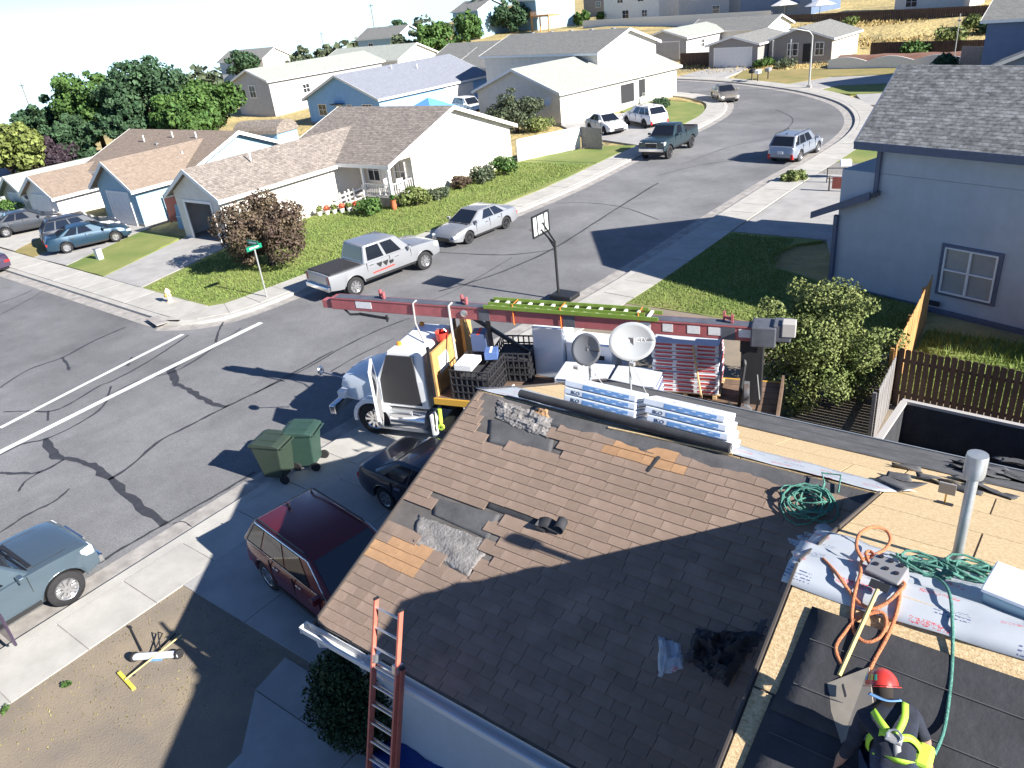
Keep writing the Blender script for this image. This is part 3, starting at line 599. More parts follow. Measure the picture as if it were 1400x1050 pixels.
# ------------------------------------------------------------------ vehicles
mat('tyre', (.018, .018, .02), .85, var=.2, scale=12); mat('rim', (.45, .45, .46), .3, metal=.8); mat('rim_dark', (.06, .06, .065), .4, metal=.5); mat('car_glass', (.012, .015, .022), .05, spec=.9); mat('chrome', (.7, .7, .72), .15, metal=1)
mat('black_plastic', (.02, .02, .022), .5); mat('lamp_clear', (.75, .76, .78), .15, spec=.8); mat('lamp_red', (.45, .02, .02), .2); mat('lamp_amber', (.75, .28, .03), .25); mat('plate', (.6, .62, .66), .5)
def paint(name, col, metal=.35, rough=.32): return mat(name, col, rough, metal=metal, coat=.6, var=.03, scale=30)
def lerp_tab(tab, x):
    if x <= tab[0][0]: return tab[0][1]
    for (a, b), (c, d) in zip(tab, tab[1:]):
        if x <= c: t = (x-a)/(c-a); return b+(d-b)*t
    return tab[-1][1]
def wheel(par, x, y, r, wd, rm, spokes=7, rimr=.66):
    s_ = 1 if y > 0 else -1
    o = MB().lathe([(r*rimr, -wd/2), (r*.9, -wd/2), (r, -wd/2+.03), (r, wd/2-.03), (r*.9, wd/2), (r*rimr, wd/2), (r*rimr, -wd/2)], (0, 0, 0), 24, 'Y').build('wheel', 'tyre', par, smooth=40)
    o.location = (x, y, r)
    q = MB(); q.lathe([(r*rimr*1.005, s_*wd*.38), (r*rimr*.93, s_*wd*.52), (r*rimr*.86, s_*wd*.46), (r*rimr*.84, s_*wd*.2), (0.01, s_*wd*.2)], (0, 0, 0), 24, 'Y')
    q.lathe([(.01, s_*wd*.45), (r*.17, s_*wd*.42), (r*.2, s_*wd*.2)], (0, 0, 0), 12, 'Y')
    for k in range(spokes):
        a = 2*math.pi*k/spokes; q.bar((r*.12*math.cos(a), s_*wd*.36, r*.12*math.sin(a)), (r*rimr*.9*math.cos(a), s_*wd*.42, r*rimr*.9*math.sin(a)), r*.13, .03, (0, 1, 0))
    q.build('rim', rm, o, smooth=30); return o
def patch(c4, u0, u1, v0, v1, off):
    """sub-rectangle of a four cornered face (corners bottom-left, bottom-right, top-right, top-left), lifted outwards"""
    A_, B_, C_, D_ = [Vector(p) for p in c4]; n = (B_-A_).cross(D_-A_).normalized()
    P = lambda u, v: (A_.lerp(B_, u)).lerp(D_.lerp(C_, u), v)+n*off
    return [P(u0, v0), P(u1, v0), P(u1, v1), P(u0, v1)]
def vehicle(name, label, loc, rz, sp, pm, cat='car', group=None, rimm='rim', z=0.0, top=None):
    h = thing(name, label, cat, (loc[0], loc[1], z), rz, group); L_, W_ = sp['L'], sp['W']; r = sp['r']; wf, wr = sp['xf'], sp['xr']; sill = sp.get('sill', .24)
    N = 56; rows = []; hl = L_/2
    for k in range(N+1):
        x = -hl+L_*k/N; e = max(0, (abs(x)-.36*L_)/(.14*L_)); w2 = W_/2*(1-sp.get('taper', .13)*e*e); zt = lerp_tab(sp['top'], x); z0 = sill+.10*e*e
        for xc in (wf, wr):
            d = abs(x-xc); ra = r+sp.get('arch', .07)
            if d < ra: z0 = max(z0, r+math.sqrt(ra*ra-d*d)-.01)
        zs = max(zt-sp.get('sh', .16), z0+.03); zm = max(sill+.28, z0+.01); zm = min(zm, zs-.01)
        fl = sp.get('flare', .02)
        bx_ = sp.get('boxy', 0); half = [(w2-.10, z0), (w2-.01, z0+.005), (w2+fl, zm), (w2-.005, zs), (w2-(.025 if bx_ else .06), max(zt-(.012 if bx_ else .035), zs+.01)), (w2-(.07 if bx_ else .16), zt), (w2*.4, zt+.02)]
        rows.append([(x, -a, b) for a, b in half]+[(x, 0, zt+.024)]+[(x, a, b) for a, b in reversed(half)])
    mb = MB(); mb.grid(rows); mb.poly(rows[0]); mb.poly(rows[-1][::-1])
    mb.build('body', pm, h, smooth=38)
    # floor pan and arches in black
    fl_ = MB(); fl_.box((0, 0, sill+.06), (L_*.94, W_*.8, .14)); 
    for xc in (wf, wr): fl_.box((xc, 0, r+.12), (2*r+.1, W_*.78, r*1.1))
    fl_.build('underbody', 'black_plastic', h)
    # greenhouse
    for gi, g in enumerate(sp['cab']):
        xa0, xa1, xc1, xc0, zb, zr_, wb, wr2 = g['A0'], g['A1'], g['C1'], g['C0'], g['zb'], g['zr'], g['wb'], g['wr']
        bl = [(xa0, -wb, zb), (xa0, wb, zb), (xc0, wb, zb), (xc0, -wb, zb)]; tp = [(xa1, -wr2, zr_), (xa1, wr2, zr_), (xc1, wr2, zr_), (xc1, -wr2, zr_)]
        cb = MB(); cb.v = bl+tp+[((xa1+xc1)/2+.1, -wr2*.55, zr_+.05), ((xa1+xc1)/2+.1, wr2*.55, zr_+.05)]
        cb.f = [(0, 1, 5, 4), (1, 2, 6, 5), (2, 3, 7, 6), (3, 0, 4, 7), (4, 5, 9, 8), (6, 7, 8, 9), (5, 6, 9), (7, 4, 8)]
        cb.build('cabin', sp.get('roofm', pm), h, smooth=50, bevel=.06)
        fr = [bl[1], bl[0], tp[0], tp[1]]; MB().poly(patch([bl[0], bl[1], tp[1], tp[0]] if False else fr[::-1] if False else [bl[0], bl[1], tp[1], tp[0]], .05, .95, .06, .93, .012)).build('windshield', 'car_glass', h, solid=.004, fix=False)
        MB().poly(patch([bl[2], bl[3], tp[3], tp[2]], .07, .93, .12 if not g.get('pick') else .15, .9, .012)).build('rear_window', 'car_glass', h, solid=.004, fix=False)
        for sd_ in (0, 1):
            c4 = [bl[3], bl[0], tp[0], tp[3]] if sd_ == 0 else [bl[1], bl[2], tp[2], tp[1]]
            for (u0, u1) in g['win']:
                if sd_ == 1: u0, u1 = 1-u1, 1-u0
                MB().poly(patch(c4, u0, u1, .10, .88, .012)).build('side_window', 'car_glass', h, solid=.004, fix=False)
            if g.get('chrome'):
                q = patch(c4, .05 if sd_ == 0 else .03, .97, .05, .95, .016); MB().tube(q, .012, 5, close=True).build('window_trim', 'chrome', h)
    for x in (wf, wr):
        for s_ in (-1, 1): wheel(h, x, s_*(W_/2-.12), r, .24 if not sp.get('dually') else .28, rimm, sp.get('spokes', 7), sp.get('rimr', .66))
    zt1 = lerp_tab(sp['top'], hl); zt0 = lerp_tab(sp['top'], -hl); w_e = W_/2*.87
    for s_ in (-1, 1):
        xh = hl-.16; eh = max(0, (xh-.36*L_)/(.14*L_)); wh = W_/2*(1-sp.get('taper', .13)*eh*eh); zh = lerp_tab(sp['top'], xh)-(.16 if sp.get('boxy') else .12)
        MB().box((xh-.02, s_*(wh-.12), zh), (.3 if not sp.get('boxy') else .3, .27, .13 if not sp.get('boxy') else .22), rz=-s_*.32 if not sp.get('boxy') else 0).build('headlight', 'lamp_clear', h, bevel=.03)
        MB().box(((wf+wr)/2, s_*(W_/2-.005), sill+.05), (wf-wr-2*r-.25, .05, .1)).build('sill_trim', 'black_plastic', h)
        for xw in (wf, wr):
            rr_ = r+sp.get('arch', .07)+.005; q = MB(); q.tube([(xw+rr_*math.cos(R(t)), s_*(W_/2+.012), r+rr_*math.sin(R(t))) for t in range(8, 173, 14)], .02 if sp.get('boxy') else .014, 5); q.build('arch_trim', pm if not sp.get('blacktrim') else 'black_plastic', h)
        tw, th_ = sp.get('tail', (.12, .3)); MB().box((-hl+.09, s_*(w_e-tw/2+.03), zt0-.02-th_/2+sp.get('taildz', 0)), (.2, tw, th_)).build('taillight', 'lamp_red', h, bevel=.02)
        g = sp['cab'][0]; mxx = g['A0']-.28; m_ = MB().box((mxx, s_*(W_/2+.09), g['zb']+.10), (.12, .2, .15)); m_.box((mxx+.02, s_*(W_/2-.02), g['zb']+.06), (.06, .14, .04)); m_.build('mirror', sp.get('mirm', pm), h, bevel=.03)
        for hx in sp.get('handles', ()): MB().box((hx, s_*(W_/2+.01), g['zb']-.11), (.2, .03, .035)).build('door_handle', 'chrome', h)
        for q in sp.get('seams', ()): MB().box((q, s_*(W_/2+.006), (sill+g['zb'])/2+.12), (.012, .03, g['zb']-sill-.2)).build('door_seam', 'black_plastic', h)
    MB().box((hl-.02, 0, sill+.2), (.1, W_*.5, .13)).build('grille', 'black_plastic', h)
    gr = MB().box((hl-.04, 0, zt1-.10 if not sp.get('boxy') else zt1-.16), (.12, W_*.42, .1 if not sp.get('boxy') else .34)).build('grille', 'black_plastic', h)
    if sp.get('boxy'): MB().tube([(hl+.02, -W_*.22, zt1-.33), (hl+.02, W_*.22, zt1-.33), (hl+.02, W_*.22, zt1+.01), (hl+.02, -W_*.22, zt1+.01)], .03, 6, close=True).build('grille_frame', 'chrome', gr)
    xs_ = sp['cab'][0]['A0']+.06
    for s_ in (-1, 1): MB().tube([(xs_, s_*(W_/2-.2), lerp_tab(sp['top'], xs_)+.012), ((xs_+hl)/2, s_*(W_/2-.22), lerp_tab(sp['top'], (xs_+hl)/2)+.012), (hl-.2, s_*(W_/2-.32), lerp_tab(sp['top'], hl-.2)+.006)], .006, 4).build('hood_seam', 'black_plastic', h)
    q = MB(); q.box((xs_-.02, 0, lerp_tab(sp['top'], xs_)+.02), (.1, W_*.74, .02)); q.build('cowl', 'black_plastic', h)
    for y_ in (-.35, .2): MB().bar((xs_-.03, y_, lerp_tab(sp['top'], xs_)+.04), (xs_-.12, y_+.45, lerp_tab(sp['top'], xs_)+.10), .02, .015).build('wiper', 'black_plastic', h)
    MB().box((-hl-.004, 0, sill+.38), (.03, .34, .16)).build('number_plate', 'plate', h)
    if top: top(h, sp)
    return h
def sedan(L_=4.8, W_=1.82, H=1.45):
    a = L_/4.8
    return dict(L=L_, W=W_, r=.33, xf=1.42*a, xr=-1.36*a, top=[(-2.4*a, .74), (-2.34*a, .9), (-2.2*a, 1.0), (-1.5*a, 1.02), (0, .96), (1.0*a, .94), (1.6*a, .87), (2.05*a, .76), (2.3*a, .64), (2.4*a, .46)], cab=[dict(A0=1.18*a, A1=.3*a, C1=-.95*a, C0=-1.85*a, zb=.92, zr=H-.04, wb=W_/2-.07, wr=W_/2-.27, win=[(.14, .40), (.43, .72)])], handles=(.1, -.85), seams=(.85*a, -.15*a, -1.05*a), tail=(.3, .14), headz=.66)
def suv(L_=4.6, W_=1.86, H=1.68, r=.36):
    a = L_/4.6
    return dict(L=L_, W=W_, r=r, sill=.3, xf=1.36*a, xr=-1.34*a, top=[(-2.3*a, .62), (-2.26*a, .98), (-2.1*a, 1.06), (0, 1.04), (.9*a, 1.03), (1.2*a, 1.02), (1.7*a, .95), (2.05*a, .86), (2.22*a, .74), (2.3*a, .5)], cab=[dict(A0=1.2*a, A1=.42*a, C1=-1.72*a, C0=-2.2*a, zb=1.0, zr=H-.05, wb=W_/2-.06, wr=W_/2-.22, win=[(.03, .22), (.25, .51), (.54, .80)], chrome=True)], handles=(.1, -.8), seams=(.85*a, -.1*a, -1.0*a), tail=(.16, .32), headz=.82, rails=True)
def pickup(L_=5.8, W_=1.95, r=.4, lift=0.0, cabin=(.95, .25, -1.0, -1.25), crew=True, H=1.85):
    a = L_/5.8; s = .38+lift; t = lift
    return dict(L=L_, W=W_, r=r, sill=s, arch=.1, flare=.03, sh=.10, boxy=1, taper=.05, xf=2.0*a, xr=-1.75*a, top=[(-2.9*a, 1.12+t), (-1.3*a, 1.12+t), (-1.2*a, 1.14+t), (1.0*a, 1.18+t), (1.9*a, 1.17+t), (2.5*a, 1.13+t), (2.78*a, 1.08+t), (2.9*a, .98+t)], cab=[dict(A0=cabin[0], A1=cabin[1], C1=cabin[2], C0=cabin[3], zb=1.14+t, zr=H+t, wb=W_/2-.08, wr=W_/2-.24, win=[(.08, .42), (.48, .80)] if crew else [(.3, .76)], pick=True)], handles=(cabin[0]-.95, cabin[3]+.35) if crew else (-.1,), seams=(cabin[0]-.15, (cabin[0]+cabin[3])/2, cabin[3]+.1), tail=(.12, .36), headz=.9+t, bed=(-2.8*a, cabin[3]-.1), spokes=8)
def bed_top(m, cover=True):
    def f(h, sp):
        x0, x1 = sp['bed']; w2 = sp['W']/2-.13; zt = lerp_tab(sp['top'], -1.8)
        if cover: MB().box(((x0+x1)/2, 0, zt+.03), (x1-x0, 2*w2, .05)).build('bed_cover', m, h)
        else:
            q = MB(); zb = zt+.035
            q.box(((x0+x1)/2, 0, zb), (x1-x0, 2*w2, .02)); q.build('bed_liner', m, h)
            rl = MB()
            for s_ in (-1, 1): rl.box(((x0+x1)/2, s_*(w2+.03), zt+.06), (x1-x0+.1, .09, .12))
            rl.box((x0-.02, 0, zt+.06), (.08, 2*w2, .12)); rl.build('bed_rail', 'black_plastic', h)
        b = MB().box((-sp['L']/2-.03, 0, sp['sill']+.16), (.2, sp['W']*.9, .2)); b.build('rear_bumper', 'chrome', h, bevel=.03); MB().box((sp['L']/2+.02, 0, sp['sill']+.16), (.2, sp['W']*.92, .24)).build('front_bumper', sp.get('bump', 'chrome'), h, bevel=.04)
        MB().box((-sp['L']/2+.005, 0, zt-.22), (.05, sp['W']*.74, .4)).build('tailgate', sp.get('gate', m), h, bevel=.02)
    return f
def rails_top(h, sp):
    g = sp['cab'][0]
    for s_ in (-1, 1): MB().tube([(g['A1']-.1, s_*(g['wr']-.03), g['zr']+.02), (g['A1']-.2, s_*(g['wr']-.03), g['zr']+.07), (g['C1']+.2, s_*(g['wr']-.03), g['zr']+.07), (g['C1']+.05, s_*(g['wr']-.03), g['zr']+.02)], .02, 6).build('roof_rail', 'black_plastic', h)
    MB().box((g['C1']+.25, 0, g['zr']+.07), (.14, .03, .08)).build('antenna', 'black_plastic', h)
paint('paint_silver', (.30, .31, .33)); paint('paint_white', (.82, .82, .82), 0); paint('paint_darkteal', (.035, .06, .075)); paint('paint_beige', (.26, .235, .2)); paint('paint_maroon', (.13, .016, .024), .3); paint('paint_navy', (.012, .018, .035), .2); paint('paint_bluegrey', (.095, .135, .17), .4); paint('paint_darkgrey', (.05, .055, .065)); paint('paint_teal', (.018, .05, .085)); paint('paint_ltblue', (.27, .30, .36), .4); paint('paint_purple', (.07, .05, .09))
mat('bed_black', (.03, .03, .033), .75, var=.2); mat('logo_red', (.55, .05, .04), .5); mat('logo_black', (.02, .02, .02), .5)

# silver crew-cab truck by the corner lawn
sp = pickup(6.1, 2.02, .43, .12, (1.5, .8, -1.0, -1.2), True, 1.88); sp['gate'] = 'paint_silver'
a, b = at(484, 405, .0), at(578, 369, .0); ang = math.atan2(b.y-a.y, b.x-a.x)
c = (a+b)/2; off = Vector((math.sin(ang), -math.cos(ang), 0))*-.85
ram = vehicle('pickup_truck', 'silver crew cab pickup with black bed cover and door logo, parked by corner lawn', (c.x+off.x-.1*math.cos(ang), c.y+off.y), ang, sp, 'paint_silver', 'pickup', top=bed_top('bed_black'))
lg = MB()
for pts in ([(.62, 1.02), (.38, 1.0), (.42, .86), (.6, .88)], [(.34, 1.08), (.05, 1.06), (.12, .94), (.2, .84), (.28, .94)], [(.0, 1.08), (-.3, 1.08), (-.22, .98), (-.12, .86), (-.04, .96)]): lg.poly([(x-.30, -1.052, z+.06) for x, z in pts])
lg.build('door_logo', 'logo_black', ram, solid=.003); MB().poly([(.35, -1.056, .84), (-.85, -1.056, .80), (-.85, -1.056, .74), (.35, -1.056, .78)]).build('door_logo', 'logo_red', ram, solid=.003)
# silver sedan in front of it
a, b = at(641, 333, .0), at(692, 312, .0); ang = math.atan2(b.y-a.y, b.x-a.x)+math.pi; c = (a+b)/2; off = Vector((math.sin(ang), -math.cos(ang), 0))*.8
vehicle('sedan', 'silver sedan facing the silver pickup beside the lawn', (c.x+off.x, c.y+off.y), ang, sedan(4.9, 1.84, 1.47), 'paint_silver', rimm='rim_dark')
# dark lifted pickup further up
a, b = at(913, 217, .0), at(945, 201, .0); ang = math.atan2(b.y-a.y, b.x-a.x)+math.pi; c = (a+b)/2; off = Vector((math.sin(ang), -math.cos(ang), 0))*.8
sp = pickup(5.6, 1.95, .45, .2, (1.2, .55, -.55, -.8), False, 1.8); sp['gate'] = 'paint_darkteal'
vehicle('pickup_truck', 'dark teal lifted pickup with black grille parked past the white wall', (c.x+off.x, c.y+off.y), ang, sp, 'paint_darkteal', 'pickup', rimm='rim_dark', top=bed_top('bed_black', False))
# two white cars on the drive
vehicle('sedan', 'white sedan on drive of two storey house, nearer the camera', (-33.6, 57.6), R(-32), sedan(4.5, 1.78, 1.48), 'paint_white', rimm='rim_dark', z=.135)
vehicle('small_suv', 'white crossover on drive of two storey house, behind the white sedan', (-31.6, 60.6), R(150), suv(4.6, 1.86, 1.66), 'paint_white', rimm='rim_dark', z=.135, top=rails_top)
vehicle('sedan', 'beige sedan rounding the far bend of the road', (-30.0, 73.2+.6), R(-55), sedan(4.7, 1.8, 1.45), 'paint_beige')
a = at(1087, 217, 0); vehicle('small_suv', 'light blue grey crossover parked at right kerb before the bend', (-15.9, 51.0), R(84), suv(4.5, 1.82, 1.68), 'paint_ltblue', top=rails_top)
# left row
vehicle('sedan', 'teal blue sedan on drive before the brown roofed house', (-48.6, 21.0), R(70), sedan(4.7, 1.8, 1.42), 'paint_teal', z=.135)
vehicle('small_suv', 'dark crossover beside the teal sedan on the same drive', (-50.7, 21.6), R(70), suv(4.5, 1.8, 1.65), 'paint_darkgrey', z=.135, top=rails_top)
vehicle('sedan', 'dark silver sedan on pale drive near the left edge', (-57.8, 21.4), R(68), sedan(4.6, 1.8, 1.44), 'paint_darkgrey', z=.135)
vehicle('sedan', 'blue sedan at left edge of the pale drive, partly out of view', (-60.4, 20.6), R(68), sedan(4.6, 1.8, 1.44), 'paint_bluegrey', z=.135)
vehicle('sedan', 'dark purple car at the kerb, only its rear corner in view at left edge', (at(6, 366, .3).x-2.2, at(6, 366, .3).y-.5), R(182), sedan(4.6, 1.8, 1.44), 'paint_purple')
vehicle('small_suv', 'white car beside the vivid blue house, half hidden by roofs', (-55.5, 66.5), R(-20), suv(4.5, 1.8, 1.7), 'paint_white', z=T(-55, 66)+.1)
# our drive
redsp = suv(4.75, 1.9, 1.66, .37)
vehicle('red_suv', 'maroon crossover on the drive in the shade of the roof', (-11.35, 7.45), R(-8), redsp, 'paint_maroon', z=.14, top=rails_top)
vehicle('sedan', 'dark navy sedan on the drive half hidden by roof edge', (-11.2, 11.0), R(-2), sedan(4.9, 1.86, 1.46), 'paint_navy', z=.14)
# blue grey pickup at the left edge
sp = pickup(5.5, 1.96, .41, .06, (1.45, .8, -.9, -1.1), True, 1.82); sp['gate'] = 'paint_bluegrey'
bp_ = vehicle('pickup_truck', 'blue grey pickup with open rear door at kerb, left edge', (-17.75, 2.25), R(90), sp, 'paint_bluegrey', 'pickup', top=bed_top('bed_black', False))
dr = MB(); dr.box((0, 0, .95), (.06, 1.0, .85)); dr.build('rear_door', 'paint_purple', bp_, bevel=.03).location = (.42, -1.45, -.02)  # blue grey door in shadow; the shade is put into the purplish colour
# ------------------------------------------------------------------ the house being re-roofed
M_, YE, ZE, YG, XL, XJ, YR, XR = .42, 4.85, 3.0, 9.3, -8.3, -1.5, 5.7, 9.0
ZG = ZE+M_*(YG-YE); ZRR = ZG+M_*(YG-YR); YF = YG+(ZG-ZE)/M_; YN = YR-(ZRR-ZE)/M_
CS = 1/math.sqrt(1+M_*M_)                      # cosine of the roof slope
N_near = Vector((0, -M_, 1)).normalized(); N_far = Vector((0, M_, 1)).normalized()
def nearp(px, py): return onplane(px, py, N_near, (0, YE, ZE))          # garage slope that faces the camera
def farp(px, py): return onplane(px, py, N_far, (0, YG, ZG))            # long slope on the street side
def mainp(px, py): return onplane(px, py, N_near, (0, YR, ZRR))         # slope the roofer works on
mat('deck_felt', (.115, .105, .10), .95, var=.3, scale=2, bump=.2, bscale=60)
mat('shingle_brown', (.225, .162, .125), .95, col2=(.305, .225, .178), scale=2.5, bump=.5, bscale=120, objrand=.09)
mat('shingle_brown_rest', (.225, .162, .125), .95, col2=(.305, .225, .178), scale=2.5, bump=.5, bscale=120, island=.09)
mat('shingle_orange', (.40, .235, .125), .95, var=.14, scale=4, bump=.5, bscale=120, objrand=.12)
mat('osb', (.42, .295, .15), .9, col2=(.70, .54, .33), scale=26, bump=.35, bscale=50, stretch=(1, 2.2, 1), objrand=.05, detail=6)
mat('felt_black', (.035, .036, .042), .85, var=.25, scale=3, bump=.25, bscale=18)
mat('felt_grey', (.085, .085, .09), .9, var=.25, scale=3, bump=.25, bscale=25)
mat('torn_mat', (.15, .14, .135), .95, col2=(.30, .285, .275), scale=5, bump=1, bscale=26, detail=12)
mat('underlay_white', (.43, .46, .50), .45, var=.05, scale=3); mat('garage_wall', (.62, .64, .66), .7, var=.03)
mat('gutter_white', (.75, .75, .74), .4); mat('drip_edge', (.07, .06, .055), .5); mat('galvanised', (.42, .45, .47), .38, metal=.55, var=.12, scale=7)
H = thing('reroofed_house', 'brown shingled house being re-roofed, bare sheathing and felt, roofer on top', 'house', (0, 0, 0))
# walls
MB().prism([(YE+.45, -.1), (YF-.45, -.1), (YF-.45, ZE+.06), (YG, ZG-.14), (YE+.45, ZE+.06)], XL+.45, XJ+.3, 'X').build('garage_wall', 'garage_wall', H)
MB().prism([(YN+.45, -.1), (YF-.46, -.1), (YF-.46, ZE+.06), (YR, ZRR-.14), (YN+.45, ZE+.06)], XJ+.4, XR-.4, 'X').build('wall', 'wall_tan', H)
# roof decks (board thickness 12 cm)
def deck(pts, n, name, m): 
    mb = MB(); t = n*-.12; k = len(pts); mb.v = [tuple(Vector(p)) for p in pts]+[tuple(Vector(p)+t) for p in pts]; mb.f = [tuple(range(k)), tuple(range(2*k-1, k-1, -1))]+[(i, (i+1) % k, k+(i+1) % k, k+i) for i in range(k)]
    return mb.build(name, m, H)
nd = deck([(XL, YE, ZE), (XJ+.35, YE, ZE), (XJ+.35, YG, ZG), (XL, YG, ZG)], N_near, 'roof_deck', 'deck_felt')
fd = deck([(XL, YG, ZG), (XJ, YG, ZG), (XJ, YR, ZRR), (XR, YR, ZRR), (XR, YF, ZE), (XL, YF, ZE)], N_far, 'roof_deck', 'deck_felt')
md = deck([(XJ, YR, ZRR), (XJ, YN, ZE), (XR, YN, ZE), (XR, YR, ZRR)], N_near, 'roof_deck', 'deck_felt')
e_ = MB(); e_.bar((XL-.012, YE-.02, ZE-.03), (XL-.012, YG, ZG-.03), .03, .16); e_.bar((XL-.012, YG, ZG-.03), (XL-.012, YF, ZE-.03), .03, .16); e_.build('rake_board', 'drip_edge', H)
e_ = MB(); e_.bar((XJ-.012, YR, ZRR-.02), (XJ-.012, YG+.0, ZG-.02), .02, .15); e_.bar((XJ-.012, YR, ZRR-.02), (XJ-.012, YN, ZE-.02), .02, .15); e_.build('rake_board', 'drip_edge', H)
MB().box(((XL+XR)/2, YF+.02, ZE-.01), (XR-XL, .03, .1)).build('drip_edge', 'galvanised', H)
# gutter
g_ = MB(); gx0, gx1 = XL-.2, XJ+.3
g_.prism([(YE-.16, ZE-.16), (YE-.02, ZE-.16), (YE-.02, ZE-.03), (YE-.03, ZE-.03), (YE-.03, ZE-.15), (YE-.145, ZE-.15), (YE-.155, ZE-.02), (YE-.185, ZE-.02), (YE-.185, ZE-.035), (YE-.17, ZE-.04)], gx0, gx1, 'X'); g_.box((gx0, YE-.1, ZE-.09), (.01, .16, .14))
GU = g_.build('gutter', 'gutter_white', H)
MB().tube([(XL+.1, YE-.1, ZE-.15), (XL+.1, YE-.1, ZE-.3), (XL+.35, YE+.36, ZE-.6), (XL+.35, YE+.38, .15)], .045, 8).build('downpipe', 'gutter_white', H)
# shingles of the garage slope: x along the eave, s up the slope
E1 = Vector((1, 0, 0)); E2 = Vector((0, CS, M_*CS)); S_ORG = Vector((0, YE, ZE)); SLEN = (YG-YE)/CS
def sx_(px, py): p = nearp(px, py); return (p.x, (p.y-YE)/CS)
def inside(p, poly):
    c = False; j = len(poly)-1
    for i in range(len(poly)):
        if (poly[i][1] > p[1]) != (poly[j][1] > p[1]) and p[0] < (poly[j][0]-poly[i][0])*(p[1]-poly[i][1])/(poly[j][1]-poly[i][1])+poly[i][0]: c = not c
        j = i
    return c
BARE = [[sx_(*p) for p in q] for q in ([(566, 706), (600, 690), (672, 738), (668, 778), (640, 792), (575, 742)], [(592, 680), (640, 686), (682, 702), (668, 738), (600, 704)], [(660, 540), (764, 556), (760, 628), (664, 604)], [(533, 694), (566, 690), (592, 716), (560, 726), (520, 716)], [(662, 684), (748, 712), (742, 724), (660, 696)])]
ORANGE = [[sx_(*p) for p in q] for q in ([(519, 721), (594, 754), (580, 806), (486, 758)], [(838, 594), (936, 618), (930, 646), (828, 622)])]
wset = [.22, .28, .34, .42, .5, .56]; shm = {}
EXPO = .16
def piece_v(w_):
    a, b, g = w_/2-.004, EXPO+.055, .0
    lo, hi = .030, .004
    P = [(-a, 0, lo), (a, 0, lo), (a, b, hi+.01), (-a, b, hi+.01), (-a, 0, lo-.014), (a, 0, lo-.014), (a, b, hi-.002), (-a, b, hi-.002)]
    F = [(0, 1, 2, 3), (4, 7, 6, 5), (0, 4, 5, 1), (1, 5, 6, 2), (3, 7, 4, 0)]
    return P, F
def smesh(w_, m):
    k = (w_, m)
    if k not in shm:
        P, F = piece_v(w_); me = bpy.data.meshes.new('shingle'); me.from_pydata(P, [], F); me.materials.append(MATS[m]); shm[k] = me
    return shm[k]
SM = Matrix((E1, E2, N_near)).transposed().to_4x4()
pieces = []; r5 = random.Random(11)
nrow = int(SLEN/EXPO)
for i in range(nrow):
    s0 = i*EXPO-.03; x = XL-.03+r5.choice([0, -.1, -.2])
    if i == 0: s0 = .02
    while x < XJ+.3:
        w_ = r5.choice(wset); 
        x0 = max(x, XL-.03); x1 = min(x+w_, XJ+.3); c = ((x0+x1)/2, s0+EXPO*.5)
        full = (x1-x0) > w_-1e-6; x += w_
        if x1-x0 < .08: continue
        if c[1] > SLEN-.26 and c[0] > -7.0 or c[1] > SLEN-.12: continue
        if any(inside(c, q) for q in BARE): continue
        m = 'shingle_orange' if any(inside(c, q) for q in ORANGE) else 'shingle_brown'
        lit = c[0] < XJ-1.455*(YG-(YE+c[1]*CS))+.3
        pieces.append((0 if lit else 1, math.hypot(c[0], c[1]), full, x0, x1, s0, m, w_))
pieces.sort(key=lambda p: (p[0], p[1] if p[0] else 0)); rest = MB(); cnt = 0
for lit, d_, full, x0, x1, s0, m, w_ in pieces:
    cx_ = (x0+x1)/2; jit = r5.uniform(-.006, .006)
    loc = S_ORG+E1*cx_+E2*(s0+jit)
    tw = r5.uniform(-.006, .006)
    if cnt < 298 and full:
        o = bpy.data.objects.new('shingle', smesh(w_, m)); COL.objects.link(o); o.parent = H; o.matrix_world = Matrix.Translation(loc)@SM@Matrix.Rotation(tw, 4, 'Z'); cnt += 1
    else:
        P, F = piece_v(x1-x0); i = len(rest.v); rest.v += [tuple(loc+E1*p[0]+E2*p[1]+N_near*p[2]) for p in P]; rest.f += [tuple(i+q for q in f) for f in F]
tag(rest.build('shingle', 'shingle_brown_rest', H, fix=False), kind='stuff')
# loose sheets lying on a slope, from their corner points
def sheet(c4, n, m, name, par, lift=.02, wav=.008, nu=14, nv=8, curl=0.0, solid=.004, seed=1, rough=0.0):
    A_, B_, C_, D_ = [Vector(p) for p in c4]; rr = random.Random(seed); ph = [rr.uniform(0, 6) for _ in range(6)]; rows = []
    for j in range(nv+1):
        row = []
        for i in range(nu+1):
            u, v = i/nu, j/nv; p = (A_.lerp(B_, u)).lerp(D_.lerp(C_, u), v); L1 = (B_-A_).length
            z_ = lift+wav*(math.sin(u*L1*5+ph[0]+v*3)+.7*math.sin(v*7+ph[1]+u*L1*2.3)+.5*math.sin(u*L1*11+v*9+ph[2]))
            if curl: z_ += curl*max(0, abs(v-.5)*2-.7)**2*8*(.5+.5*math.sin(u*9+ph[3]))
            d_ = (B_-A_).normalized()*rr.uniform(-1, 1)*rough+(D_-A_).normalized()*rr.uniform(-1, 1)*rough
            row.append(p+n*max(z_, .004)+d_)
        rows.append(row)
    return MB().grid(rows).build(name, m, par, smooth=50, solid=solid)
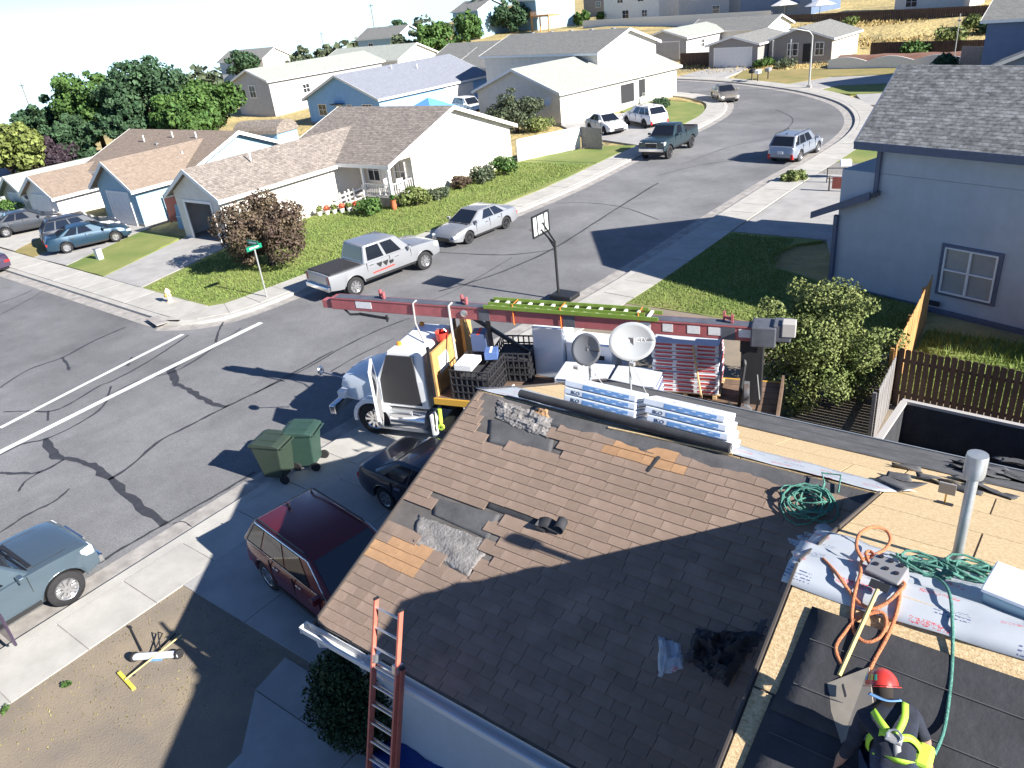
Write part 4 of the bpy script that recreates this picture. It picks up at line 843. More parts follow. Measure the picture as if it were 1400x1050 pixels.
# torn and bare patches
sheet([nearp(566, 742), nearp(640, 790), nearp(674, 742), nearp(572, 704)], N_near, 'torn_mat', 'torn_patch', H, .015, .012, 22, 14, rough=.018, seed=3)
sheet([nearp(592, 704), nearp(668, 738), nearp(684, 704), nearp(592, 680)], N_near, 'felt_grey', 'bare_patch', H, .012, .003, seed=4)
sheet([nearp(666, 604), nearp(752, 626), nearp(762, 580), nearp(668, 574)], N_near, 'felt_grey', 'bare_patch', H, .010, .003, seed=5)
sheet([nearp(664, 694), nearp(742, 722), nearp(746, 712), nearp(666, 685)], N_near, 'felt_black', 'bare_strip', H, .012, .002, 12, 2, seed=6)
# strip of felt under the ridge
sheet([(XL+1.2, YG-.28, ZG-.28*M_), (XJ, YG-.32, ZG-.32*M_), (XJ, YG-.02, ZG-.02*M_), (XL+1.2, YG-.02, ZG-.02*M_)], N_near, 'felt_grey', 'felt_strip', H, .02, .004, 30, 4, seed=9)
# OSB sheathing boards on the street side and the main roof, each a board of its own
def boards(x0, x1, f0, f1, n, org, dirn, clip=None):
    L1, W1 = 2.43, 1.21; row = 0; s = f0
    while s < f1-.05:
        s1 = min(s+W1, f1); x = x0-(row % 2)*1.2
        while x < x1-.02:
            a, b = max(x, x0), min(x+L1, x1); x += L1
            if b-a < .05: continue
            if clip and not clip((a+b)/2, (s+s1)/2): continue
            g = .011; P = [org+E1*(a+g)+dirn*(s+g), org+E1*(b-g)+dirn*(s+g), org+E1*(b-g)+dirn*(s1-g), org+E1*(a+g)+dirn*(s1-g)]
            mb = MB(); mb.v = [tuple(p+n*.014) for p in P]+[tuple(p+n*.001) for p in P]; mb.f = [(0, 1, 2, 3), (0, 4, 5, 1), (1, 5, 6, 2), (2, 6, 7, 3), (3, 7, 4, 0)]; mb.build('sheathing_board', 'osb', H)
        s = s1; row += 1
E3 = Vector((0, -CS, M_*CS))                  # up the street side slope
FL = (YF-YG)/CS; FLM = (YF-YR)/CS; FO = Vector((0, YF, ZE))
boards(XL+.02, XJ, 1.9, FL-.01, N_far, FO, E3); boards(XJ+.005, 6.5, 1.9, FLM-.01, N_far, FO, E3)
ML = (YR-YN)/CS; boards(XJ+.005, 6.5, 0.0, 3.6, N_near, Vector((0, YR, ZRR)), -E2)
# black felt: courses on the street side, three on the main slope
for k, (a, b) in enumerate(((0, 1.0), (.92, 2.05))):
    P = [FO+E1*(XL+.02)+E3*a, FO+E1*6.5+E3*a, FO+E1*6.5+E3*b, FO+E1*(XL+.02)+E3*b]; sheet(P, N_far, 'felt_grey', 'felt_strip', H, .022+.006*k, .003, 40, 5, seed=20+k)
MO = Vector((0, YR, ZRR)); mat('chalk', (.085, .085, .09), .9)
for k, (a, b, x0) in enumerate(((.36, 1.34, XJ+.20), (1.22, 2.2, XJ+.15), (2.1, 3.1, XJ+.22), (3.0, 4.0, XJ+.16), (3.9, 5.5, XJ+.2))):
    P = [MO+E1*x0-E2*b, MO+E1*6.5-E2*b, MO+E1*6.5-E2*a, MO+E1*(x0+.03)-E2*a]; fs = sheet(P, N_near, 'felt_black', 'felt_strip', H, .032-.005*k+.012, .003, 40, 6, seed=30+k)
    for q_ in (.3, .72):
        o1 = MO-E2*(a+(b-a)*q_)+N_near*(.055-.005*k); MB().bar(o1+E1*(x0+.1), o1+E1*6.4, .006, .002, N_near).build('chalk_line', 'chalk', fs)
# white underlay: along the garage ridge and over the main ridge
u1 = sheet([farp(1205, 674), farp(1262, 668), farp(1010, 590), farp(690, 526)][::-1] if False else [(XL-.15, YG+.03, ZG-.03*M_), (XJ-.02, YG+.03, ZG-.03*M_), (XJ+.35, YG+.62, ZG-.62*M_), (XL-.12, YG+1.0, ZG-1.0*M_)], N_far, 'underlay_white', 'underlay', H, .04, .006, 44, 8, curl=.01, seed=40)
rows = []; ru = random.Random(4)
for j in range(15):
    d = -.19+1.4*j/14; row = []
    for i in range(61):
        x = XJ-.09-.05*(j > 3)+6.1*i/60; y = YR+d+.03*math.sin(x*1.7); nn_ = (N_near if y < YR else N_far); z_ = ZRR-abs(y-YR)*M_
        w_ = .026+.010*math.sin(x*6+d*9)+.010*math.sin(x*2.3-d*14)+.03*max(0, math.sin(x*1.1+d*5.5+.6))**8+.025*max(0, math.sin(x*2.7-d*7+1))**10+.010*ru.random()
        row.append(Vector((x, y, z_))+nn_*max(.022, w_))
    rows.append(row)
u2 = MB().grid(rows).build('underlay', 'underlay_white', H, smooth=60, solid=.003)
# print on the underlay
def printed(name):
    """scattered small red script marks and rows of dark small print"""
    m = MATS[name]; n = m.node_tree; L = n.links.new; b = n.nodes['Principled BSDF']; tc_ = n.nodes.new('ShaderNodeTexCoord'); s = n.nodes.new('ShaderNodeSeparateXYZ'); L(tc_.outputs['Object'], s.inputs[0])
    def M2(op, a, b_):
        q = n.nodes.new('ShaderNodeMath'); q.operation = op
        for i, v in enumerate((a, b_)):
            if v is None: continue
            if isinstance(v, (int, float)): q.inputs[i].default_value = v
            else: L(v, q.inputs[i])
        return q.outputs[0]
    def band(v, lo, hi): return M2('MULTIPLY', M2('GREATER_THAN', v, lo), M2('LESS_THAN', v, hi))
    cx_ = M2('DIVIDE', s.outputs[0], .62); fx_ = M2('FRACT', M2('ADD', cx_, 50), None); cell = M2('FLOOR', M2('ADD', cx_, 50), None)
    fy_ = M2('FRACT', M2('ADD', M2('DIVIDE', s.outputs[1], .42), M2('MULTIPLY', cell, .37)), None)
    nz = n.nodes.new('ShaderNodeTexNoise'); nz.inputs['Scale'].default_value = 38; nz.inputs['Detail'].default_value = 1; L(tc_.outputs['Object'], nz.inputs[0])
    red = M2('MULTIPLY', M2('MULTIPLY', band(fx_, .12, .62), band(fy_, .2, .36)), band(nz.outputs['Fac'], .46, .56))
    dark = M2('MULTIPLY', M2('MULTIPLY', band(fx_, .35, .8), band(M2('FRACT', M2('MULTIPLY', fy_, 14), None), .1, .5)), M2('MULTIPLY', band(fy_, .55, .85), M2('GREATER_THAN', nz.outputs['Fac'], .48)))
    cur = b.inputs['Base Color'].links[0].from_socket
    for f_, c_ in ((red, (.55, .09, .10, 1)), (dark, (.10, .13, .24, 1))):
        mm = n.nodes.new('ShaderNodeMix'); mm.data_type = 'RGBA'; L(f_, mm.inputs['Factor']); L(cur, mm.inputs['A']); mm.inputs['B'].default_value = c_; cur = mm.outputs['Result']
    L(cur, b.inputs['Base Color'])
printed('underlay_white')
def on_far(x, y, lift): return Vector((x, y, ZG-(y-YG)*M_))+N_far*lift
# folded end of the ridge underlay, and torn felt heaps at the far eave
sheet([farp(1195, 660), farp(1232, 678), farp(1268, 666), farp(1210, 658)], N_far, 'felt_grey', 'underlay_flap', H, .07, .02, 10, 6, seed=43)
rt_ = random.Random(5)
for k in range(14):
    p = farp(1215+rt_.uniform(0, 190), 640+rt_.uniform(-8, 12)+k*2.2); a = rt_.uniform(-.5, .5); d1 = Vector((math.cos(a), math.sin(a)*CS, -math.sin(a)*M_))*rt_.uniform(.18, .42); d2 = Vector((-math.sin(a), math.cos(a)*CS, -math.cos(a)*M_))*rt_.uniform(.1, .2)
    o = sheet([p-d1-d2, p+d1-d2*.7, p+d1*.8+d2, p-d1*.9+d2], N_far, 'felt_grey', 'torn_felt', H, .06, .03, 7, 5, seed=60+k, rough=.01)
# drive and path of the house: poured bays with joints
dv = struct('drive', MB().box((-11.4, 11.7, .05), (7.1, 11.9, .12)), 'gutter_concrete')
for i in range(3):
    for j in range(5): MB().box((-14.95+.02+2.37*(i+.5), 5.75+2.38*(j+.5), .115), (2.355, 2.365, .05)).build('bay', 'driveway', dv)
pt = struct('path', MB().prism([(-11.0, 5.6), (-10.85, 4.75), (-9.9, 3.75), (-9.6, -2), (-6.4, -2), (-6.4, 5.6)], .0, .11, 'Z'), 'gutter_concrete')
for q in ([(-11.0, 5.58), (-10.86, 4.76), (-9.6, 4.76), (-9.6, 5.58)], [(-10.84, 4.74), (-9.92, 3.75), (-9.8, 2.4), (-8.2, 2.4), (-8.2, 4.74)], [(-9.58, 5.58), (-9.58, 4.76), (-8.2, 4.76), (-8.2, 5.58)], [(-9.78, 2.38), (-9.62, -2), (-8.2, -2), (-8.2, 2.38)], [(-8.18, 5.58), (-8.18, -2), (-6.42, -2), (-6.42, 5.58)]): MB().prism(q, .09, .14, 'Z').build('bay', 'driveway', pt)
# ------------------------------------------------------------------ boom truck on the drive beside the house
paint('truck_white', (.78, .80, .82), 0, .35); mat('truck_skyshade', (.55, .60, .66), .35, coat=.4); mat('boom_red', (.38, .11, .115), .5, var=.12, scale=4); mat('boom_grey', (.10, .105, .125), .5, var=.2, scale=3); mat('steel_dark', (.04, .04, .045), .5, metal=.4); mat('plank_yellow', (.50, .30, .11), .7, var=.15, scale=3, stretch=(1, 6, 1), objrand=.1); mat('bed_wood', (.17, .11, .075), .85, var=.25, scale=3, objrand=.12); mat('strap_grey', (.42, .40, .38), .8); mat('crate_black', (.03, .03, .035), .6); mat('yellow_paint', (.55, .32, .05), .5); mat('lime', (.19, .29, .045), .5, var=.08); mat('orange_strap', (.75, .22, .04), .7); mat('alloy', (.6, .62, .64), .3, metal=.8); mat('sticker', (.75, .75, .74), .5, var=.12, scale=30); mat('hivis', (.55, .8, .08), .6); mat('pallet_wood', (.55, .38, .2), .85, var=.2, scale=5); mat('bag_red', (.65, .05, .03), .6); mat('box_blue', (.09, .16, .38), .6); mat('wrap_white', (.58, .60, .64), .4, var=.05); mat('wrap_red', (.42, .05, .06), .5); mat('wrap_dark', (.07, .1, .2), .5)
TR = thing('boom_truck', 'white boom truck with red folded boom and open cab door beside the garage', 'truck', (-15.87, 13.84, .10), R(195))
def tm(p): return TR.matrix_basis@Vector(p) if False else Matrix.Translation((-15.87, 13.84, .10))@Matrix.Rotation(R(195), 4, 'Z')@Vector(p)
fr = MB(); fr.box((-4.8, .42, .85), (12, .1, .28)); fr.box((-4.8, -.42, .85), (12, .1, .28)); fr.box((-4.8, 0, .8), (11, .3, .1)); fr.build('chassis', 'steel_dark', TR)
# hood and fenders
rows = []
for x, w2, zt in ((1.22, .72, 1.50), (1.15, .78, 1.62), (.8, .84, 1.72), (.2, .92, 1.80), (-.35, .98, 1.86)): rows.append([(x, -w2, .95), (x, -w2, zt-.18), (x, -w2+.12, zt-.03), (x, 0, zt+.03), (x, w2-.12, zt-.03), (x, w2, zt-.18), (x, w2, .95)])
hd = MB(); hd.grid(rows); hd.poly(rows[0]); hd.build('hood', 'truck_skyshade', TR, smooth=40)  # white hood; the sky's blue shade is put into its colour
for s_ in (-1, 1):
    fe = MB(); R2 = .66; pts = [(R2*math.cos(R(a)), .56+R2*math.sin(R(a))) for a in range(-8, 189, 14)]; inn = [(.55*math.cos(R(a)), .54+.55*math.sin(R(a))) for a in range(188, -9, -14)]
    fe.prism(pts+inn, s_*.8, s_*1.2, 'Y'); fe.build('fender', 'truck_white', TR, smooth=40); MB().box((1.1, s_*.86, 1.15), (.25, .3, .24)).build('headlight', 'lamp_clear', TR, bevel=.03)
MB().box((1.26, 0, 1.2), (.06, 1.1, .5)).build('grille', 'chrome', TR); MB().box((1.42, 0, .68), (.22, 2.3, .32)).build('bumper', 'chrome', TR, bevel=.04)
# cab
cb = MB(); c0, c1, zb, zr = -.3, -1.85, 1.0, 2.78
cb.v = [(c0, -1.08, zb), (c0, 1.08, zb), (c1, 1.08, zb), (c1, -1.08, zb), (c0, -1.08, 1.85), (c0, 1.08, 1.85), (c0-.45, .98, zr-.08), (c1, .98, zr-.08), (c1, -.98, zr-.08), (c0-.45, -.98, zr-.08), (c1, 1.08, 1.85), (c1, -1.08, 1.85), (c0-.6, .8, zr), (c1+.08, .8, zr), (c1+.08, -.8, zr), (c0-.6, -.8, zr)]
cb.f = [(0, 1, 5, 4), (4, 5, 6, 9), (2, 3, 11, 10), (10, 11, 8, 7), (3, 0, 4, 11), (11, 4, 9, 8), (9, 6, 12, 15), (6, 7, 13, 12), (7, 8, 14, 13), (8, 9, 15, 14), (12, 13, 14, 15), (0, 3, 2, 1), (1, 2, 10, 5), (5, 10, 7, 6)]
cb.build('cab', 'truck_white', TR, bevel=.03)
MB().poly(patch([(c0, -1.08, 1.85), (c0, 1.08, 1.85), (c0-.45, .98, zr-.08), (c0-.45, -.98, zr-.08)], .06, .94, .06, .92, .02)).build('windshield', 'car_glass', TR, solid=.004)
MB().prism([(c0-.08, 1.1), (c0-.12, 1.85), (c0-.46, 2.62), (c1+.30, 2.62), (c1+.22, 1.1)], 1.045, 1.10, 'Y').build('cab_inside_shade', 'dark_inside', TR)  # dark panel on the closed cab stands in for its shaded inside
do = MB(); fo_ = [(0, .78), (0, 1.9), (-.34, 2.66), (-1.2, 2.66), (-1.22, 1.15), (-.62, .62)]; do.prism(fo_, -.035, .035, 'Y'); D = do.build('door', 'truck_white', TR, bevel=.012); D.location = (c0, 1.12, 0); D.rotation_euler = (0, 0, R(-62))
MB().prism([(-.12, 1.82), (-.38, 2.52), (-1.08, 2.52), (-1.1, 1.82)], -.042, .042, 'Y').build('door_window', 'car_glass', D); MB().prism([(-.15, 1.0), (-.15, 1.7), (-1.08, 1.7), (-1.08, 1.2), (-.6, .8)], -.047, -.036, 'Y').build('door_panel', 'vent_grey', D)
m_ = MB(); m_.tube([(1.0, .8, 1.6), (1.35, 1.25, 2.0)], .018, 6); m_.build('mirror_arm', 'chrome', TR); MB().lathe([(0, -.05), (.1, -.04), (.14, 0), (.12, .04), (0, .05)], (1.38, 1.3, 2.08), 14, 'X').build('mirror', 'chrome', TR, smooth=40)
m_ = MB(); m_.box((c0-.1, -1.3, 2.1), (.12, .2, .5)); m_.build('mirror', 'truck_white', TR, bevel=.03)
for y in (-.7, .7): MB().lathe([(.08, 0), (.07, .08), (0, .11)], (c0-.7, y, zr), 10).build('beacon', 'lamp_amber', TR, smooth=40)
MB().tube([(c1-.08, -.95, 1.2), (c1-.08, -.95, 3.1), (c1-.2, -.95, 3.25)], .07, 10).build('exhaust_stack', 'chrome', TR, smooth=40)
MB().tube([(c0-.35, 1.0, .62), (c1+.1, 1.0, .62)], .33, 18).build('fuel_tank', 'chrome', TR, smooth=40); s = MB(); s.box((-1.0, 1.12, .36), (1.6, .3, .06)); s.box((-.7, 1.2, .92), (1.2, .16, .05)); s.build('step', 'alloy', TR); MB().box((-2.0, 1.05, .62), (.06, .6, .7)).build('mudguard', 'truck_white', TR)
for x, pr in ((0, [1.02]), (-6.7, [.98, .66]), (-8.0, [.98, .66])):
    for s_ in (-1, 1):
        for y in pr:
            wheel(TR, x, s_*y, .53, .3, 'chrome', 10, .6)
MB().tube([(-2.6, .7, .53), (-2.6, 1.15, .53)], .4, 18).build('air_tank', 'steel_dark', TR, smooth=40)
# bed
bx0, bx1, bw = -2.15, -11.0, 1.25
MB().box(((bx0+bx1)/2, 0, 1.37), (bx0-bx1, 2*bw-.1, .14)).build('bed_frame', 'steel_dark', TR)
for k in range(8): y = -bw+.16+k*(2*bw-.32)/7; MB().box(((bx0+bx1)/2, y, 1.465), (bx0-bx1, (2*bw-.1)/8-.012, .05)).build('bed_plank', 'bed_wood', TR)
for s_ in (-1, 1): MB().box(((bx0+bx1)/2, s_*(bw-.01), 1.41), (bx0-bx1+.02, .06, .18)).build('bed_rail', 'yellow_paint', TR)
MB().box((bx1-.05, 0, 1.5), (.06, 2*bw, .4)).build('tail_board', 'bed_wood', TR)
for k in range(6): MB().box((bx0-.05, 0, 1.60+k*.22), (.06, 2.3, .225)).build('headboard_plank', 'plank_yellow', TR)
hb = MB()
for y in (-1.12, 0, 1.12): MB().box((bx0+.02, y, 2.1), (.08, .08, 1.75)).build('headboard_post', 'steel_dark', TR)
MB().box((bx0-.09, .55, 2.3), (.02, .55, .5)).build('headboard_panel', 'sticker', TR)
mb = MB(); mb.tube([(bx0-.1, 1.24, 1.15), (bx0-.1, 1.28, .75)], .06, 8); mb.lathe([(.1, -.03), (.1, .03), (.03, .03)], (bx0-.1, 1.3, .62), 12, 'Y'); mb.build('side_marker', 'hivis', TR)
# straps over the bed edge
for x in (-3.4, -4.0): MB().tube([(x-.1, .2, 1.53), (x, 1.2, 1.54), (x, 1.3, 1.4), (x+.02, 1.31, .95)], .045, 6).build('strap', 'strap_grey', TR)
# boom: three telescoped sections, folded over the length of the truck
ba, bb = Vector((1.7, -.45, 3.50)), Vector((-10.5, .30, 3.56)); bd = (bb-ba).normalized(); bs = Vector((-bd.y, bd.x, 0))*-1
def bp(t, s=0, z=0): return ba+bd*t+bs*s+Vector((0, 0, z))
BO = MB().bar(bp(0), bp(12.2), .34, .36).build('boom', 'boom_red', TR, bevel=.02); MB().bar(bp(.15, 0, .187), bp(12.1, 0, .187), .30, .012).build('boom_top', 'boom_grey', BO); MB().bar(bp(.1, 0, -.05), bp(-.35, 0, -.05), .26, .24).build('boom_tip', 'boom_red', BO)
f_ = MB(); f_.bar(bp(.1, .175, .17), bp(12.1, .175, .17), .02, .03); f_.bar(bp(.1, -.175, .17), bp(12.1, -.175, .17), .02, .03); f_.build('boom_edge', 'boom_red', BO)
SB = 1 if (tm(bp(3, .2)).y < tm(bp(3, -.2)).y) else -1    # side of the boom that faces the house
for t, l in ((.9, .55), (9.3, .4), (10.0, .25), (10.6, .3), (11.1, .3), (11.8, .3)): MB().bar(bp(t, SB*.174, .02), bp(t+l, SB*.174, .02), .008, .2).build('boom_sticker', 'sticker', BO)
for t in (4.95, 7.4, 11.4): MB().bar(bp(t, SB*.172, 0), bp(t+.32, SB*.172, 0), .02, .34).build('boom_plate', 'boom_grey', BO)
MB().lathe([(.1, -.02), (.1, .02), (.05, .03), (0, .03)], bp(4.5, SB*.18, 0), 16, 'Y').build('boom_pin', 'alloy', BO)
for t in (1.6, 4.3, 11.4):
    q = MB(); q.bar(bp(t, -.16, .2), bp(t, -.16, .4), .1, .05); q.bar(bp(t+.22, .0, .2), bp(t+.22, .0, .4), .1, .05); q.bar(bp(t, -.16, .28), bp(t+.22, 0, .28), .06, .06); q.build('boom_lug', 'boom_red', BO)
q = MB(); q.bar(bp(.9, SB*.1, -.3), bp(2.0, SB*.22, -.32), .05, .07); q.tube([bp(.3, SB*.1, -.1), bp(.6, SB*.14, -.32), bp(.95, SB*.12, -.3)], .035, 6); q.bar(bp(1.95, SB*.22, -.42), bp(1.95, SB*.22, -.22), .05, .05); q.build('boom_hook', 'steel_dark', BO)
q = MB(); q.box(bp(12.35, 0, .0), (.55, .62, .5)); q.box(bp(12.75, 0, .1), (.4, .5, .42)); q.build('boom_head', 'boom_grey', BO, bevel=.03); MB().box(bp(12.9, SB*.1, .2), (.3, .32, .34)).build('motor_box', 'strap_grey', BO, bevel=.02)
# boom supports and crane column
for t, x2, y2 in ((4.6, -4.6, -.4),): MB().bar(bp(t, 0, -.15), (-5.3, -1.0, 1.3), .1, .1).build('boom_rest', 'steel_dark', TR)
MB().bar((-3.3, -.5, 1.3), bp(5.1, 0, -.18), .1, .1).build('boom_rest', 'steel_dark', TR)
q = MB(); q.box((-10.35, -.2, 2.3), (.5, .5, 1.9)); q.box((-10.3, .0, 3.2), (.4, .7, .3)); q.build('crane_column', 'steel_dark', TR); q = MB(); q.tube([(-10.1, .1, 1.3), (-10.15, .3, 2.0), (-10.2, .1, 2.6), (-10.1, -.3, 3.0)], .05, 6); q.tube([(-9.9, .2, 1.3), (-9.9, .55, 1.75), (-10.2, .65, 1.6), (-10.4, .3, 1.35)], .035, 6); q.tube([(-10.5, .3, 1.3), (-10.6, .5, 1.9), (-10.5, .2, 2.4)], .03, 6); q.build('hydraulic_hose', 'black_plastic', TR)
q = MB(); q.bar((-10.3, .2, 1.3), (-10.3, .45, 2.3), .1, .12); q.lathe([(.16, -.05), (.16, .05), (.05, .06)], (-10.3, .6, 1.6), 14, 'Y'); q.build('stabiliser', 'alloy', TR)
# upright lashing straps
for t, x in ((4.05, -3.05),): MB().tube([bp(t, 0, .21), bp(t, SB*.19, .19), bp(t, SB*.2, -.2), (x, 1.28, 1.2)], .035, 6).build('strap', 'strap_grey', TR)
MB().tube([bp(2.9, 0, .21), bp(2.9, SB*.19, .19), bp(2.9, SB*.22, -.4), (-1.7, .5, 2.78)], .025, 6).build('strap', 'strap_grey', TR)

# --- loose things on the truck
def onbed(name, label, cat, p, rz=0, group=None): q = tm(p); return thing(name, label, cat, q, R(195)+rz, group)
def crate(label, p, sx1, sy1, sz1, rz=0):
    h = onbed('wire_crate', label, 'crate', p, rz, 'black crates on the truck bed'); n = 7
    for s_, nm in ((-1, 'side'), (1, 'side')):
        q = MB(); y = s_*sy1/2
        for k in range(n+1): q.box((-sx1/2+sx1*k/n, y, sz1/2), (.035, .03, sz1))
        for k in range(5): q.box((0, y, sz1*k/4), (sx1, .034, .035))
        q.build('side', 'crate_black', h); q = MB(); x = s_*sx1/2
        for k in range(n+1): q.box((x, -sy1/2+sy1*k/n, sz1/2), (.03, .035, sz1))
        for k in range(5): q.box((x, 0, sz1*k/4), (.034, sy1, .035))
        q.build('side', 'crate_black', h)
    MB().box((0, 0, .06), (sx1-.05, sy1-.05, .08)).build('base', 'crate_black', h); MB().box((0, 0, sz1*.4), (sx1*.9, sy1*.9, sz1*.66)).build('contents', 'dark_inside', h); return h
crate('black slatted crate behind headboard, with white boxes on top', (-3.25, .55, 1.50), 1.1, 1.2, .85); crate('black slatted crate on far side of the truck bed', (-3.9, -.68, 1.50), 1.1, 1.2, .85, .1)
def carton(label, p, s3, m, rz=0, cat='box', name='carton', lid=None):
    h = onbed(name, label, cat, p, rz); MB().box((0, 0, s3[2]/2), s3).build('body', m, h, bevel=.008); MB().box((0, 0, s3[2]+.002), (s3[0]*.2, s3[1]*1.01, .004)).build('tape', lid or 'sticker', h); return h
carton('white carton on top of the near black crate', (-3.1, .8, 2.36), (.5, .7, .16), 'sticker'); carton('blue and white box on crate, leaning on boom strap', (-3.55, .2, 2.36), (.35, .4, .22), 'box_blue', .3, lid='sticker'); carton('tall dark box printed white, standing behind the crates', (-3.0, -.35, 1.50), (.42, .5, 1.35), 'wrap_dark', .2, lid='bag_red')
carton('orange brown board leaning behind truck cab', (-2.4, -.75, 1.50), (.1, .5, 1.75), 'plank_yellow'); 
h = onbed('red_bucket', 'red bucket on top of the truck headboard', 'bucket', (-2.05, .1, 2.72)); MB().lathe([(.001, 0), (.15, 0), (.19, .26), (.18, .26), (.14, .03), (.001, .03)], (0, 0, 0), 16).build('body', 'bag_red', h, smooth=40); MB().tube([(-.19, 0, .25), (-.1, .03, .36), (.1, .03, .36), (.19, 0, .25)], .008, 5).build('handle', 'alloy', h)
h = onbed('white_cabinet', 'white upright cabinet with dark door panel on the truck bed', 'cabinet', (-5.0, -.85, 1.50), -.15); MB().box((0, 0, .75), (.9, .75, 1.5)).build('body', 'truck_white', h, bevel=.01); MB().box((.46, 0, .7), (.03, .5, 1.1)).build('door', 'vent_grey', h)
h = onbed('white_cabinet', 'white flat topped bin with dark slots behind the grey satellite dish', 'bin', (-6.15, -.85, 1.50), -.1); MB().box((0, 0, .55), (1.3, .8, 1.1)).build('body', 'truck_white', h, bevel=.01); MB().box((0, .41, .75), (.9, .02, .12)).build('slot', 'dark_inside', h)
h = onbed('fence_panel', 'narrow grey and white upright panel between the satellite dishes', 'panel', (-7.05, -.95, 1.50), -.1); MB().box((0, 0, .6), (.14, .6, 1.2)).build('board', 'truck_white', h); MB().box((.08, 0, .65), (.02, .4, .9)).build('inset', 'galvanised', h)
def pack_stack(p, n, sx1, sy1, m1, m2, where, rz=0, step=.115, nx=1):
    h = onbed('pallet', 'timber pallet under the %s' % where, 'pallet', p, rz)
    for k in range(5): MB().box((0, -sy1/2+sy1*(k+.5)/5, .115), (sx1+.1, sy1/5-.05, .03)).build('slat', 'pallet_wood', h)
    for x in (-.45, 0, .45): MB().box((x*sx1, 0, .05), (.1, sy1, .1)).build('runner', 'pallet_wood', h)
    rr = random.Random(int(p[0]*100)); words = ['bottom', 'second', 'third', 'fourth', 'fifth', 'sixth', 'seventh', 'eighth', 'ninth', 'tenth', 'eleventh', 'top']
    for k in range(n):
        wd = 'top' if k == n-1 else words[k]
        q = tm((p[0]+rr.uniform(-.02, .02), p[1]+rr.uniform(-.02, .02), p[2]+.135+k*step)); b = thing('shingle_pack', '%s layer of wrapped shingles in the %s' % (wd, where), 'shingle pack', q, R(195)+rz+rr.uniform(-.02, .02), 'wrapped shingles on the truck: '+where)
        MB().box((0, 0, step/2), (sx1, sy1, step-.012)).build('wrapper', m1, b, bevel=.012)
        for i in range(3):
            MB().box((-sx1*.32+i*sx1*.32, sy1/2+.001, step/2+.01), (sx1*.26, .006, step*.45)).build('print', m2, b)
        MB().box((-sx1/2-.001, 0, step/2), (.006, sy1*.8, step*.5)).build('print', m2, b)
pack_stack((-8.75, -.5, 1.50), 12, 1.65, 1.0, 'wrap_white', 'wrap_red', 'red and white stack')
pack_stack((-6.2, .35, 1.50), 5, 1.35, 1.0, 'wrap_white', 'wrap_dark', 'blue and white stack')
pack_stack((-7.6, .35, 1.50), 5, 1.2, 1.0, 'wrap_white', 'wrap_dark', 'grey topped stack')
MB_ = MB().bar((-9.2, .12, 1.52), (-8.95, .05, 3.0), .1, .03); h = onbed('timber_prop', 'pale timber leaning against the red and white stack', 'timber', (0, 0, 0)); MB_.build('board', 'pallet_wood', h)
# lime extension ladder lying along the boom
q = tm(bp(5.15, 0, .2)); e2 = tm(bp(9.9, 0, .2)); ld = e2-q; LG = thing('lime_ladder', 'lime green ladder strapped along the top of the red boom', 'ladder', q, math.atan2(ld.y, ld.x)); Lr = ld.length
for s_ in (-1, 1): MB().box((Lr/2, s_*.22, .06), (Lr, .03, .10)).build('rail', 'lime', LG); MB().box((Lr/2-.1, s_*.18, .15), (Lr*.9, .03, .08)).build('rail', 'lime', LG)
for k in range(14): MB().box((.25+k*(Lr-.5)/13, 0, .09), (.07, .40, .05)).build('rung', 'sticker', LG)
for t in (6.0, 7.35, 9.4): MB().tube([bp(t, -.2, .36), bp(t, .2, .36), bp(t, .2, -.2), bp(t, -.2, -.2)], .018, 5, close=True).build('strap', 'orange_strap', TR)
# ------------------------------------------------------------------ trees, shrubs, grass
def leafmat(name, c, c2, isl=.4): return mat(name, c, .7, col2=c2, scale=1.1, island=isl, spec=.25, detail=3)
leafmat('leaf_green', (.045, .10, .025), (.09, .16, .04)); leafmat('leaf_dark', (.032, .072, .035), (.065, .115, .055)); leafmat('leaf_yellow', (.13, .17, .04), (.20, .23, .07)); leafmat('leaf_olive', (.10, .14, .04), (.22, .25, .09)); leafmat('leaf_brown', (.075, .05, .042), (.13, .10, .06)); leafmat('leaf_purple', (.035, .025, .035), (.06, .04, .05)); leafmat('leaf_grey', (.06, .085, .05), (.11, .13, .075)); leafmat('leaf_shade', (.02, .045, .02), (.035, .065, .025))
mat('bark', (.10, .075, .055), .95, var=.3, scale=6, bump=.6, bscale=20); mat('bark_dark', (.05, .04, .035), .95, var=.3, scale=6)
def leaves(name, clumps, n, size, m, par, seed=1, flat=0.0):
    r = np.random.default_rng(seed); tot = sum(c[3]**2 for c in clumps); V = []
    for cx_, cy_, cz_, cr in clumps:
        k = max(8, int(n*cr**2/tot)); d = r.normal(size=(k, 3)); d /= np.linalg.norm(d, axis=1)[:, None]; rad = cr*(.55+.5*r.random(k)**.7); p = d*rad[:, None]*np.array([1, 1, .85])+np.array([cx_, cy_, cz_])
        nrm = d+r.normal(size=(k, 3))*.7; nrm /= np.linalg.norm(nrm, axis=1)[:, None]; t = np.cross(nrm, r.normal(size=(k, 3))); t /= np.linalg.norm(t, axis=1)[:, None]+1e-9; b = np.cross(nrm, t); s = (size*(.6+.8*r.random(k)))[:, None]
        V.append(np.stack([p-t*s*.5, p+b*s*.42-t*s*.05, p+t*s*.75, p-b*s*.42-t*s*.05], 1))
    V = np.concatenate(V).reshape(-1, 3); nf = len(V)//4; me = bpy.data.meshes.new(name); me.vertices.add(len(V)); me.vertices.foreach_set('co', V.ravel().astype(np.float32)); me.loops.add(nf*4); me.loops.foreach_set('vertex_index', np.arange(nf*4, dtype=np.int32)); me.polygons.add(nf); me.polygons.foreach_set('loop_start', np.arange(0, nf*4, 4, dtype=np.int32)); me.update(); me.validate()
    return link(name, me, MATS[m], par)
